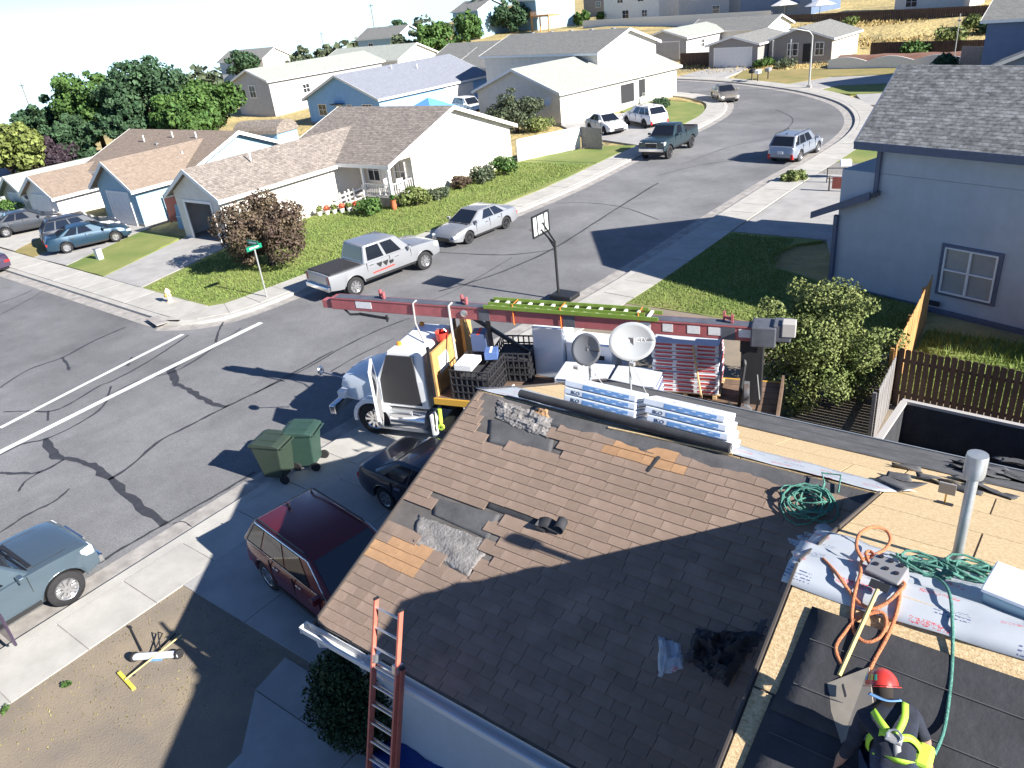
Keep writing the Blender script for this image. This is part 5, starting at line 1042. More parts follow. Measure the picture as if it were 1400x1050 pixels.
def tree(name, label, x, y, h, rad, m, n=2500, size=.3, trunk=.28, seed=1, group=None, cat='tree', nc=16, z=None, tall=1.0, bm='bark'):
    z = T(x, y) if z is None else z; o = thing(name, label, cat, (x, y, z), 0, group); rr = random.Random(seed); cz = h-rad*tall; cl = []
    for k in range(nc):
        a = rr.uniform(0, 6.283); e = rr.uniform(-.9, 1); q = rad*rr.uniform(.45, .78); c = math.sqrt(max(0, 1-e*e*.8))
        cl.append((q*c*math.cos(a), q*c*math.sin(a), cz+q*e*tall*1.05, rad*rr.uniform(.18, .42)))
    for k in range(nc//2):
        a = rr.uniform(0, 6.283); e = rr.uniform(-.2, 1); c = math.sqrt(max(0, 1-e*e)); q = rad*rr.uniform(.85, 1.06); cl.append((q*c*math.cos(a), q*c*math.sin(a), cz+q*e*tall, rad*rr.uniform(.10, .2)))
    cl.append((0, 0, cz, rad*.5)); tb = max(.15, cz-rad*tall*.55)
    t = MB(); t.tube([(0, 0, -.2), (.03, .02, tb*.5), (-.02, .04, tb), (.05, 0, cz+rad*.3)], [trunk*rad*.28, trunk*rad*.22, trunk*rad*.17, .02], 8)
    for k in range(5): c = cl[k]; t.tube([(0, 0, tb*.7), (c[0]*.5, c[1]*.5, (tb+c[2])/2), (c[0], c[1], c[2])], [trunk*rad*.12, trunk*rad*.08, .015], 6)
    t.build('trunk', bm, o, smooth=60); leaves('crown', cl, n, size, m, o, seed); return o
p = at(1112, 556, 0); tree('young_tree', 'leafy pale green tree behind the end of the boom', p.x-.15, p.y+.3, 3.4, 2.05, 'leaf_olive', 30000, .068, .3, 5, nc=26, tall=.92)
p = at(366, 372, 0); tree('plum_tree', 'brownish purple leaved small tree on the corner lawn', p.x-.3, p.y+.6, 3.7, 2.35, 'leaf_brown', 20000, .105, .35, 6, nc=22, tall=.75, bm='bark_dark')
p = at(706, 186, 0); tree('round_tree', 'rounded grey green tree against the shaded garage gable', p.x-1, p.y+1.5, 3.6, 2.4, 'leaf_grey', 9000, .14, .3, 7, nc=18, tall=.75)
for px, py, top, rad, m, lab, sd in [(92, 208, 142, 3.6, 'leaf_dark', 'dark tree at left end of the tall tree row', 1), (150, 204, 106, 4.3, 'leaf_green', 'tall broad tree, second from left in the tall row', 2), (228, 198, 92, 5.0, 'leaf_dark', 'tallest dark tree in middle of the tall row', 3), (304, 186, 118, 4.2, 'leaf_green', 'lower tree at right end of the tall row', 4), (26, 238, 176, 4.0, 'leaf_yellow', 'bright yellow green round tree at left edge', 5), (75, 224, 192, 3.0, 'leaf_purple', 'low purple black tree left of the tall row', 6), (120, 215, 165, 3.2, 'leaf_dark', 'dark tree filling a gap in the tall row', 7), (190, 208, 140, 3.4, 'leaf_dark', 'dark tree between the two tallest trees', 8), (268, 200, 130, 3.4, 'leaf_green', 'tree squeezed between tallest tree and row end', 9)]:
    py += 20; p = at(px, py, 0, True); d = math.hypot(p.x, p.y); dep = -(AZ.dot(p-ORG)); hh = (py-top)*dep/CAM_F/math.cos(R(PITCH-8)); tree('leafy_tree', lab, p.x, p.y, max(3, hh*.95), rad*.86, m, 9500, .30, .3, sd+20, 'tall trees behind the left houses', nc=22, tall=min(1.2, max(.6, hh/rad*.42)))
for px, py, top, rad, m, lab, sd in [(338, 112, 74, 5.0, 'leaf_dark', 'dark round tree above grey house at upper left', 1), (596, 82, 38, 4.0, 'leaf_green', 'light green tree left of the pale blue far house', 2), (560, 88, 48, 4.2, 'leaf_grey', 'grey green tree behind the vivid blue house', 3), (548, 66, 32, 2.6, 'leaf_dark', 'slim dark tree among far trees above blue house', 4), (642, 60, 22, 4.6, 'leaf_green', 'light green tree before the great dark trees', 5), (670, 48, 0, 8.5, 'leaf_dark', 'great dark tree at top of photo left of centre', 6), (700, 45, 4, 7.5, 'leaf_dark', 'second great dark tree beside its twin', 7), (750, 30, 2, 4.5, 'leaf_dark', 'dark tree left of the pale blue hill house', 8), (755, 38, 14, 3.0, 'leaf_green', 'small round tree below pale blue hill house', 9), (795, 36, 18, 3.2, 'leaf_green', 'round tree below the timber deck', 10), (525, 82, 52, 3.6, 'leaf_purple', 'purple black tree by the power pole', 11), (415, 100, 70, 3.4, 'leaf_grey', 'far tree behind pale roofs, upper left', 12), (445, 88, 66, 4.0, 'leaf_grey', 'far tree row end left of small far house', 13), (280, 118, 96, 3.2, 'leaf_grey', 'far tree above end of the tall row', 14), (65, 182, 160, 3.5, 'leaf_grey', 'far hazy tree above yellow green tree', 15), (300, 110, 104, 3, 'leaf_grey', 'tiny far tree beside far power pole', 16), (500, 72, 58, 5, 'leaf_grey', 'far tree clump on the skyline centre left', 17), (615, 52, 34, 4, 'leaf_grey', 'far tree right of the pale blue far house', 18)]:
    p = at(px, py, 0, True); dep = -(AZ.dot(p-ORG)); hh = max(3, (py-top)*dep/CAM_F/.97); rad_ = min(rad, hh*.62); tree('far_tree', lab, p.x, p.y, hh, rad_, m, 2600, .55, .3, sd+50, 'trees on the far skyline', nc=16, tall=.8)
# far skyline wood
rr = random.Random(3); cl = []
for k in range(150):
    th = R(rr.uniform(42, 96)); r_ = rr.uniform(190, 330); x, y = -r_*math.sin(th), r_*math.cos(th); cl.append((x, y, T(x, y)+rr.uniform(0, 2.0), rr.uniform(2.0, 4.5)))
tag(leaves('far_wood', cl, 9000, 1.6, 'leaf_grey', None, 9), 'hazy far line of trees along the valley skyline', 'trees', kind='stuff')
# shrubs
def shrub(label, x, y, rx, h, m, n=1500, size=.1, seed=1, group=None, name='shrub', z=.12, cat='shrub'):
    o = thing(name, label, cat, (x, y, z), 0, group); rr = random.Random(seed); cl = [(rr.uniform(-.55, .55)*rx, rr.uniform(-.55, .55)*rx, h*rr.uniform(.3, .72), rx*rr.uniform(.3, .5)) for _ in range(9)]+[(0, 0, h*.5, rx*.55)]
    leaves('foliage', cl, n, size, m, o, seed); t = MB()
    for k in range(4): t.tube([(0, 0, -.05), (cl[k][0]*.6, cl[k][1]*.6, cl[k][2])], [.03, .01], 5)
    t.build('stem', 'bark', o); return o
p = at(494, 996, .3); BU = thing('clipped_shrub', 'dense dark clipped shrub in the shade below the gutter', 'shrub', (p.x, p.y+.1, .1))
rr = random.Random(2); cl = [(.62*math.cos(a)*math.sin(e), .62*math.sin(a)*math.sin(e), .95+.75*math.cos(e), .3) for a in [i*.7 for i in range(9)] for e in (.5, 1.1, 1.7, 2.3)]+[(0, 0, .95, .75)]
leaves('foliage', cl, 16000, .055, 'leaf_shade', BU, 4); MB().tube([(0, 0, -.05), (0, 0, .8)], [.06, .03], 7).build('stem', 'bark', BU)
for px, py, rx, hh, m, lab, sd in [(512, 292, 1.0, .9, 'leaf_green', 'dense green bush below the porch railing', 1), (568, 282, 1.1, 1.3, 'leaf_olive', 'leafy bush at porch corner beside red pot', 2), (600, 272, .8, .6, 'leaf_grey', 'low pale bush between porch and flower bed', 3), (632, 258, .7, .8, 'leaf_brown', 'rust tinged bush under sunlit gable', 4), (662, 250, .9, 1.1, 'leaf_grey', 'grey green bush under sunlit gable', 5), (690, 240, 1.1, 1.4, 'leaf_green', 'tallest bush at right end of gable bed', 6), (1040, 92, 1.0, .9, 'leaf_green', 'clipped round bush by grey house garage', 7), (1052, 89, 1.0, .9, 'leaf_green', 'second clipped round bush by grey house porch', 8), (906, 148, 1.1, .9, 'leaf_dark', 'dark bush at corner behind the white crossover', 9), (735, 178, 1.6, 1.0, 'leaf_olive', 'low leafy bush behind top of white fence', 10), (1072, 92, 1.4, .8, 'leaf_grey', 'sparse grey bush before grey house porch', 11), (8, 292, 1.3, 1.0, 'leaf_green', 'round hedge at far left edge', 12), (1085, 247, .7, .45, 'leaf_olive', 'low weedy bush in gravel by right kerb', 13)]:
    p = at(px, py, .1); shrub(lab, p.x, p.y, rx, hh, m, 1500, .14, sd)
for px, py, rx, hh, m, lab, sd in [(1252, 82, 1.8, 2.2, 'leaf_green', 'green shrub at foot of the dry slope', 1), (1300, 62, 2.0, 2.0, 'leaf_olive', 'olive shrub half way up the dry slope', 2), (1288, 102, 1.6, 2.0, 'leaf_dark', 'dark shrub above the neighbour roof ridge', 3), (1162, 38, 1.5, 1.4, 'leaf_olive', 'pale dry shrub near top of the slope', 4), (1350, 46, 2.0, 1.8, 'leaf_dark', 'dark shrub right of the slope top', 5), (1330, 40, 1.6, 1.6, 'leaf_olive', 'dull shrub on the slope rim', 6), (825, 32, 2.0, 3.0, 'leaf_green', 'spiky green shrub beside timber deck', 7)]:
    p = at(px, py, 0, True); shrub(lab, p.x, p.y, rx, hh, m, 900, .3, sd+30, z=T(p.x, p.y))
# dry tussocks on the hill, weeds and grass
def blades(name, label, cat, pts, hgt, wid, m, seed=1):
    r = np.random.default_rng(seed); P = np.array(pts); k = len(P); a = r.random(k)*6.283; d = np.stack([np.cos(a), np.sin(a), np.zeros(k)], 1); lean = r.normal(size=(k, 3))*.35; lean[:, 2] = 1; hh = (hgt*(.5+r.random(k)))[:, None]
    V = np.stack([P-d*wid, P+d*wid, P+lean*hh], 1).reshape(-1, 3); me = bpy.data.meshes.new(name); me.vertices.add(len(V)); me.vertices.foreach_set('co', V.ravel().astype(np.float32)); me.loops.add(3*k); me.loops.foreach_set('vertex_index', np.arange(3*k, dtype=np.int32)); me.polygons.add(k); me.polygons.foreach_set('loop_start', np.arange(0, 3*k, 3, dtype=np.int32)); me.update()
    return tag(link(name, me, MATS[m]), label, cat, kind='stuff')
mat('straw', (.36, .27, .11), .9, island=.35); mat('blade', (.16, .22, .05), .8, island=.18); mat('blade_dry', (.22, .2, .07), .8, island=.4)
rr = random.Random(12); pts = []
for k in range(24000):
    th = R(rr.uniform(2, 34)); r_ = rr.uniform(100, 150); x, y = -r_*math.sin(th), r_*math.cos(th)
    if math.sin(x*.3)+math.sin(y*.37+x*.1) > -.5: pts.append((x, y, T(x, y)-.1))
blades('dry_grass', 'dry golden grass covering the hillside', 'grass', pts, .3, .12, 'straw')
def scatter(poly, n, z=.13, seed=1):
    rr = random.Random(seed); xs = [p[0] for p in poly]; ys = [p[1] for p in poly]; out = []
    while len(out) < n:
        q = (rr.uniform(min(xs), max(xs)), rr.uniform(min(ys), max(ys)))
        if inside(q, poly): out.append((*q, z))
    return out
g1 = [(-13.6, 24.6), (-3.9, 24.6), (-4.0, 28.4), (-7.6, 29), (-10, 30.2), (-10.4, 34), (-13.4, 34)]; blades('grass', 'short green grass of the shaded lawn right of the street', 'grass', scatter(g1, 16000, seed=2), .07, .018, 'blade', 2)
g2 = [(-3.4, 21.4), (6, 21.4), (6, 26), (-3.4, 26)]; blades('weeds', 'tall weedy grass behind the picket fence', 'grass', scatter(g2, 6000, seed=3), .22, .02, 'blade', 3)
g3 = [(-36.6, 17.7), (-31.4, 17.5), (-30.3, 19), (-29.4, 27), (-28.2, 38), (-28.2, 46), (-34, 46), (-34.3, 35), (-38.5, 32), (-38.5, 25)]; blades('grass', 'mown green grass of the corner lawn', 'grass', scatter(g3, 26000, seed=4), .08, .03, 'blade', 4)
g4 = [(-15.0, -1), (-10.9, 4.7), (-11.2, 5.6), (-15, 5.9)]; blades('dry_weeds', 'sparse dry grass on the bare front yard', 'grass', scatter(g4, 700, .115, 5), .035, .012, 'blade_dry', 5)
for k, (px, py) in enumerate(((8, 972), (92, 938))):
    p = at(px, py, .115); shrub('small green weed in bare yard, %s' % ('nearer the photo edge' if k == 0 else 'beside the pavement slab'), p.x, p.y, .10, .1, 'leaf_green', 120, .05, k+70, name='weed', z=.115, cat='weed')

# ------------------------------------------------------------------ fences and walls
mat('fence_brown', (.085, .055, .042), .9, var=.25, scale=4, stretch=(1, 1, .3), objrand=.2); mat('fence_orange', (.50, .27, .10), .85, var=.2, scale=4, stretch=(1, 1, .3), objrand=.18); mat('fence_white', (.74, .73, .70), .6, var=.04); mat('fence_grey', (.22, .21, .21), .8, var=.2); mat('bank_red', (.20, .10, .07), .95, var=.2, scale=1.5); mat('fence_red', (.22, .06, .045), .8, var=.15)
def fence(name, label, a, b, h, m, bw=.14, gap=.012, single=True, z=.1, dog=True, tilt=0, posts=2.4, seed=1):
    a, b = Vector((*a, 0)), Vector((*b, 0)); L_ = (b-a).length; o = thing(name, label, 'fence', (a.x, a.y, z), math.atan2(b.y-a.y, b.x-a.x)); n = int(L_/(bw+gap)); rr = random.Random(seed)
    mb = MB(); c = .03; mb.prism([(-bw/2, 0), (bw/2, 0), (bw/2, h-c), (bw/2-c, h), (-bw/2+c, h), (-bw/2, h-c)], -.009, .009, 'Y')
    if single: me = mb.mesh('board'); me.materials.append(MATS[m])
    big = MB()
    for k in range(n):
        x = (k+.5)*(bw+gap); t = rr.gauss(0, tilt) if tilt else 0
        if single:
            q = bpy.data.objects.new('board', me); COL.objects.link(q); q.parent = o; q.location = (x, rr.uniform(-.004, .004), rr.uniform(-.02, .02)); q.rotation_euler = (0, t, 0)
        else:
            i = len(big.v); big.v += [(v[0]+x, v[1], v[2]) for v in mb.v]; big.f += [tuple(i+j for j in f) for f in mb.f]
    if not single: tag(big.build('board', m, o), kind='stuff')
    for zz in (h*.25, h*.8): MB().box((L_/2, .035, zz), (L_, .045, .09)).build('rail', m, o)
    k = 0
    while k*posts <= L_+.01: MB().box((min(k*posts, L_-.05), .08, h/2-.1), (.09, .09, h)).build('post', m, o); k += 1
    return o
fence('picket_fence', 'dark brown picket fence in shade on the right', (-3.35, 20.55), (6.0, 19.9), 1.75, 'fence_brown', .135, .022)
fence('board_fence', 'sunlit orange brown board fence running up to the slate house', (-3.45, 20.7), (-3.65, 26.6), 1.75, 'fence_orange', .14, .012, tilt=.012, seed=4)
fence('board_fence', 'short weathered grey fence at corner of picket fence', (-3.3, 18.3), (-3.38, 20.45), 1.6, 'fence_grey', .14, .012)
fence('white_fence', 'sunlit white fence joining the corner house gable', (-34.4, 46.2), (-32.2, 51.3), 1.6, 'fence_white', .18, .004, False)
fence('brown_fence', 'dark board fence panel at right end of white fence', (-32.15, 51.4), (-29.9, 50.8), 1.55, 'fence_grey', .15, .008, False)
fence('red_gate', 'dark red board gate between brown roofed house and corner house', (-48.6, 26.4), (-46.6, 26.6), 1.75, 'fence_red', .15, .004, False)
o = thing('leaning_board', 'pale blue board leaning beside the corner house garage', 'board', (-45.2, 25.6, .1), R(8)); MB().box((0, 0, .75), (1.6, .05, 1.5), M=Matrix.Rotation(R(-8), 3, 'X')).build('board', 'wall_paleblue', o); MB().box((0, -.05, .75), (1.62, .03, .06)).build('edge', 'trim_white', o)
fence('far_fence', 'brown fence between far garages at the bend', (-47.0, 100.5), (-42.4, 100.2), 1.7, 'fence_brown', .2, .01, False)
fence('hill_fence', 'long dark fence along top of the dry slope', (-46, 138), (4, 122), 1.6, 'fence_brown', .3, .02, False, z=1.6)
fence('white_fence', 'long white vinyl fence on top of hill, left of umbrellas', (-98, 160), (-50, 143), 1.9, 'fence_white', .4, .005, False, z=1.9)
fence('brown_fence', 'brown fence behind the grey gabled house', (-24, 102), (-12, 99), 1.6, 'fence_brown', .25, .01, False, z=.2)
fence('grey_fence', 'grey board fence above neighbour roof at right', (-13.2, 92), (2, 82), 1.9, 'fence_grey', .25, .01, False, z=.1)
o = thing('scalloped_wall', 'low white scalloped wall above the far lawns', 'wall', (-26.2, 93.4, .1), math.atan2(-1.2, 12)); q = MB(); pts = [(0, 0)]
for k in range(49): x = 14*k/48; pts.append((x, .75+.45*abs(math.sin(x*.67+.4))))
q.prism(pts+[(14, 0)], -.08, .08, 'Y'); q.build('panel', 'fence_white', o); MB().box((7, 0, .02), (14.2, .3, .1)).build('footing', 'concrete', o)
struct('earth_bank', MB().grid([[(-26+14.5*i/12, 94+d-.1*i, z+.05*math.sin(i*1.9)) for i in range(13)] for d, z in ((.3, .2), (1.4, .9), (3.0, 1.1), (5, .2))]), 'bank_red', smooth=60)

# ------------------------------------------------------------------ street furniture
mat('sign_green', (.01, .22, .13), .4); mat('post_grey', (.38, .39, .38), .5, metal=.3); mat('hydrant', (.75, .62, .42), .5); mat('cart_green', (.034, .052, .038), .55, var=.08); mat('cart_teal', (.030, .066, .052), .55, var=.08); mat('clear_board', (.62, .66, .66), .2); mat('wood_pole', (.16, .12, .09), .9); mat('rust_red', (.5, .08, .05), .6)
p = at(365, 406, .12); o = thing('street_sign', 'green street name sign on grey post at the corner', 'street sign', (p.x, p.y, .12)); MB().tube([(0, 0, 0), (0, 0, 2.3)], .035, 8).build('post', 'post_grey', o)
MB().box((0, 0, 2.32), (.03, .8, .2)).build('blade', 'sign_green', o); MB().box((0, 0, 2.54), (.75, .03, .2)).build('blade', 'sign_green', o); MB().box((0, -.018, 2.54), (.5, .004, .06)).build('lettering', 'trim_white', o); MB().box((.018, 0, 2.32), (.004, .5, .06)).build('lettering', 'trim_white', o)
p = at(764, 406, .12); HB = thing('basketball_hoop', 'black basketball hoop stand at the right kerb facing the street', 'basketball hoop', (p.x, p.y, .13), R(0)); q = MB(); q.tube([(.45, 0, .1), (.45, 0, 2.3)], .055, 10); HB.location.x -= .45; q.build('pole', 'black_plastic', HB)
q = MB(); q.bar((.45, .06, 2.25), (-.1, .06, 3.0), .04, .06); q.bar((.45, -.06, 2.25), (-.1, -.06, 2.75), .04, .06); q.bar((.45, 0, 2.0), (.05, 0, 2.6), .03, .04); q.build('arm', 'black_plastic', HB); MB().box((.75, 0, .1), (1.0, .75, .2)).build('base', 'black_plastic', HB, bevel=.05)
q = MB(); 
for y, z, sy, sz in ((0, 3.35, 1.15, .07), (0, 2.55, 1.15, .07), (-.55, 2.95, .07, .8), (.55, 2.95, .07, .8), (-.24, 2.95, .05, .8), (.24, 2.95, .05, .8)): q.box((-.14, y, z), (.05+.002*abs(y), sy, sz))
q.build('board_frame', 'black_plastic', HB); MB().box((-.15, 0, 2.95), (.015, 1.1, .76)).build('backboard', 'clear_board', HB); q = MB(); q.tube([(-.42+.22*math.cos(a*math.pi/9), .22*math.sin(a*math.pi/9), 2.7) for a in range(18)], .012, 6, close=True); q.bar((-.2, 0, 2.7), (-.15, 0, 2.66), .12, .04); q.build('rim', 'rust_red', HB)
p = at(233, 413, .12); o = thing('fire_hydrant', 'cream and yellow fire hydrant at corner of the lawn', 'hydrant', (p.x, p.y, .12)); MB().lathe([(.16, 0), (.16, .05), (.1, .06), (.1, .45), (.14, .47), (.14, .52), (.1, .6), (.04, .66), (.001, .7)], n=14).build('barrel', 'hydrant', o, smooth=40); MB().tube([(-.2, 0, .38), (.2, 0, .38)], .05, 10).build('nozzle', 'hydrant', o); MB().tube([(0, -.18, .36), (0, 0, .36)], .065, 10).build('nozzle', 'yellow_paint', o)
p = at(1106, 120, .1); LP_ = thing('street_lamp', 'tall grey street lamp with curved arm at the far bend', 'street lamp', (p.x, p.y, .1)); MB().tube([(0, 0, 0), (0, 0, 4.6), (-.25, -.25, 5.0), (-1.3, -1.1, 5.35)], [.1, .07, .06, .045], 10).build('pole', 'post_grey', LP_, smooth=50); q = MB().lathe([(.001, .1), (.16, .08), (.22, 0), (.12, -.08), (.001, -.09)], (0, 0, 0), 12); q.xf(Matrix.Translation((-1.55, -1.3, 5.36))@Matrix.Diagonal((1.6, 1.3, 1, 1))).build('lamp_head', 'post_grey', LP_, smooth=50); MB().box((0, 0, .1), (.4, .4, .3)).build('base', 'concrete', LP_)
for px, py, hh, lab in ((1302, 95, 5, 'slim wooden pole above the neighbour roof'), (672, 60, 12, 'utility pole among far trees above blue house'), (446, 82, 9, 'utility pole on skyline, upper left'), (293, 108, 8, 'thin utility pole by far dark tree'), (52, 178, 9, 'leaning utility pole at far left skyline')):
    p = at(px if px != 672 else 518, py if px != 672 else 76, 0, True); o = thing('utility_pole', lab, 'utility pole', (p.x, p.y, T(p.x, p.y)), 0, 'utility poles'); MB().tube([(0, 0, 0), (0, 0, hh)], [.12, .08] if px != 1302 else [.05, .04], 8).build('pole', 'wood_pole' if px != 1302 else 'post_grey', o); MB().box((0, 0, hh-.6), (1.8 if px != 1302 else .3, .1, .12)).build('crossarm', 'wood_pole' if px != 1302 else 'post_grey', o)
def cart(label, p, rz, m):
    o = thing('wheeled_bin', label, 'wheeled bin', p, rz, 'wheeled bins at the kerb'); b = MB(); rows = []
    for z, a, d in ((.12, .24, .26), (.5, .27, .3), (.95, .31, .36), (1.0, .33, .38)): rows.append([(-a, -d, z), (a, -d, z), (a, d, z), (-a, d, z), (-a, -d, z)])
    b.grid(rows); b.poly(rows[0][:4]); b.build('body', m, o, bevel=.03); l = MB(); l.prism([(-.40, 1.0), (.40, 1.0), (.40, 1.05), (.25, 1.10), (-.25, 1.12), (-.40, 1.06)], -.34, .34, 'X'); l.build('lid', m, o, bevel=.02)
    for x in (-.15, .15): MB().box((x, -.02, 1.115), (.02, .6, .02)).build('lid_rib', m, o)
    MB().tube([(-.28, .40, 1.0), (-.28, .46, 1.0), (.28, .46, 1.0), (.28, .40, 1.0)], .02, 6).build('handle', m, o)
    for s_ in (-1, 1): MB().lathe([(.001, -.03), (.11, -.03), (.11, .03), (.001, .03)], (s_*.28, .3, .11), 16, 'X').build('wheel', 'tyre', o, smooth=40)
    MB().box((0, -.3, .55), (.26, .02, .3)).build('label_plate', m, o); o.scale = (1.18, 1.18, 1.12); return o
p = at(387, 652, .14); cart('olive green wheeled bin, the nearer of two at the kerb', (p.x-.1, p.y, .14), R(-70), 'cart_green'); p = at(419, 637, .14); cart('teal green wheeled bin, the farther of two at the kerb', (p.x, p.y+.1, .14), R(-62), 'cart_teal')
for px, py, lab, m in ((1028, 110, 'dark letter box, left of the far group', 'black_plastic'), (1036, 111, 'pale letter box in middle of the far group', 'trim_white'), (1050, 108, 'grey low box right of the far letter boxes', 'vent_grey')):
    p = at(px, py, .12); o = thing('letter_box', lab, 'letter box', (p.x, p.y, .12)); MB().box((0, 0, .4), (.12, .12, .8)).build('post', 'wood_pole', o); MB().box((0, 0, .95), (.5, .9, .4)).build('box', m, o, bevel=.08)
p = at(137, 354, .13); o = thing('utility_box', 'small white utility box on lawn before brown roofed house', 'utility box', (p.x, p.y, .12)); MB().box((0, 0, .3), (.35, .3, .6)).build('cabinet', 'trim_white', o, bevel=.02); MB().box((0, 0, .62), (.4, .34, .04)).build('lid', 'vent_grey', o)
# storm drain mouth and hole by the corner
p = at(213, 443, .05); o = thing('storm_drain', 'dark storm drain mouth in the corner kerb', 'drain', (p.x, p.y, .02), R(-12)); MB().box((0, 0, .1), (1.0, .25, .09)).build('mouth', 'dark_inside', o); MB().box((0, .1, .16), (1.3, .5, .03)).build('hood', 'gutter_concrete', o)
# things round the corner house porch
def chair(label, x, y, rz):
    o = thing('plastic_chair', label, 'chair', (x, y, .66), rz, 'white porch chairs'); MB().box((0, 0, .42), (.45, .45, .04)).build('seat', 'trim_white', o); MB().box((-.21, 0, .72), (.04, .45, .55)).build('backrest', 'trim_white', o)
    for a in (-.19, .19):
        for b in (-.19, .19): MB().box((a, b, .2), (.04, .04, .4)).build('leg', 'trim_white', o)
chair('white plastic chair on porch, left of the red item', -36.1, 34.0, R(200)); chair('white plastic chair at porch corner behind railing', -35.1, 34.4, R(160))
mat('terracotta', (.45, .14, .06), .8); mat('petal', (.6, .12, .05), .6, island=.5)
o = thing('clay_urn', 'tall terracotta urn at the porch post foot', 'urn', (-34.3, 32.9, .12)); MB().lathe([(.001, 0), (.14, 0), (.2, .25), (.16, .5), (.2, .6), (.17, .6), (.13, .5), (.001, .4)], n=14).build('body', 'terracotta', o, smooth=40); leaves('plant', [(0, 0, .75, .18)], 150, .09, 'leaf_green', o, 3)
for k in range(6):
    x, y = -38.3+k*.32, 30.4+k*.33; o = thing('flower_pot', '%s white flower pot from the left along the ramp' % ('first', 'second', 'third', 'fourth', 'fifth', 'sixth')[k], 'flower pot', (x, y, .12), 0, 'flower pots along the ramp'); MB().lathe([(.001, 0), (.12, 0), (.17, .28), (.15, .28), (.001, .24)], n=12).build('pot', 'trim_white', o, smooth=40); leaves('plant', [(0, 0, .42, .2)], 160, .09, 'petal' if k % 2 else 'leaf_yellow', o, k+3)
o = thing('garden_tractor', 'orange red garden tractor parked in the open garage', 'tractor', (-40.9, 25.7, .14), R(-80)); MB().box((.45, 0, .62), (.8, .5, .4)).build('hood', 'terracotta', o, bevel=.06); MB().box((-.3, 0, .42), (.9, .6, .25)).build('chassis', 'terracotta', o, bevel=.03); MB().box((-.35, 0, .72), (.4, .45, .1)).build('seat', 'black_plastic', o, bevel=.03)
for x, r_ in ((.6, .2), (-.5, .28)):
    for s_ in (-1, 1): MB().lathe([(.001, -.08), (r_, -.08), (r_, .08), (.001, .08)], (x, s_*.36, r_), 16, 'Y').build('wheel', 'tyre', o, smooth=40)
# things beside the slate house, right kerb
p = at(1152, 262, .13); o = thing('red_board', 'dark red board standing by the slate house drive', 'board', (p.x, p.y, .13), R(8)); MB().box((0, 0, .45), (1.1, .06, .6)).build('panel', 'fence_red', o); MB().box((-.7, .1, .4), (.06, .2, .8)).build('prop', 'wood_pole', o)
p = at(1150, 246, .13); o = thing('white_box', 'white box on stand behind the red board', 'box', (p.x, p.y+.6, .13), R(20)); MB().box((0, 0, .8), (.6, .5, .35)).build('box', 'trim_white', o, bevel=.05); MB().tube([(0, 0, 0), (0, 0, .7)], .12, 8).build('stand', 'trim_white', o)
p = at(1130, 250, .13); o = thing('black_rail', 'low black metal rail fence round the gravel bed', 'rail', (p.x, p.y, .13), R(12)); MB().bar((0, 0, .8), (4.4, 0, .8), .04, .04).build('top_rail', 'steel_dark', o); MB().bar((0, 0, .25), (4.4, 0, .25), .04, .04).build('bottom_rail', 'steel_dark', o)
for k in range(4): MB().box((k*1.45, 0, .4), (.05, .05, .85)).build('post', 'steel_dark', o)
# hilltop patio: umbrellas and deck
for px, py, m, lab in ((1072, 24, 'fence_white', 'white patio canopy on top of hill, the left one'), (1120, 26, 'wrap_white', 'pale patio umbrella on top of hill, the right one')):
    p = at(px, py, 0, True); o = thing('patio_umbrella', lab, 'umbrella', (p.x, p.y, T(p.x, p.y)), 0, 'patio umbrellas'); MB().tube([(0, 0, 0), (0, 0, 2.6)], .06, 6).build('pole', 'post_grey', o); MB().lathe([(2.6, 2.1), (1.4, 2.6), (.02, 3.2), (1.38, 2.55), (2.55, 2.05)], n=8).build('canopy', m, o)
o = thing('timber_deck', 'orange brown timber deck on pale blue hill house', 'deck', (-106, 157, T(-106, 157)), R(-20)); MB().box((0, 0, 3.2), (7, 3, .3)).build('platform', 'fence_orange', o)
for x in (-3.2, 0, 3.2): MB().box((x, -1.3, 1.6), (.25, .25, 3.2)).build('post', 'fence_orange', o)
railing(o, (-3.4, -1.4, 0), (3.4, -1.4, 0), 3.3, .95, 16, 'fence_orange')
# dump trailer between house and fence
o = thing('dump_trailer', 'dark open dump trailer with white rim behind the far eave', 'trailer', (-2.75, 15.5, .1), R(-3)); LX, LY, hz, z0 = 5.0, 2.3, 1.1, .55
for c, s3, nm in (((LX/2, 0, z0+hz/2), (LX, .06, hz), 'side'), ((LX/2, LY, z0+hz/2), (LX, .06, hz), 'side'), ((0, LY/2, z0+hz/2), (.06, LY-.07, hz), 'end_gate'), ((LX, LY/2, z0+hz/2), (.06, LY-.07, hz), 'end_gate')): MB().box(c, s3).build(nm, 'felt_black', o)
MB().box((LX/2, LY/2, z0), (LX, LY, .08)).build('floor', 'felt_black', o); q = MB()
for c, s3 in (((LX/2, 0, z0+hz+.03), (LX+.1, .12, .07)), ((LX/2, LY, z0+hz+.03), (LX+.1, .12, .07)), ((0, LY/2, z0+hz+.031), (.14, LY-.13, .07)), ((LX, LY/2, z0+hz+.031), (.14, LY-.13, .07))): q.box(c, s3)
q.build('rim', 'strap_grey', o); MB().box((-.035, LY/2, z0+hz/2), (.01, LY*.9, hz*.9)).build('gate_panel', 'strap_grey', o)
for s_ in (-.08, LY+.08):
    for x in (2.0, 2.9): MB().lathe([(.001, -.1), (.36, -.1), (.36, .1), (.001, .1)], (x, s_, .36), 18, 'Y').build('wheel', 'tyre', o, smooth=40)
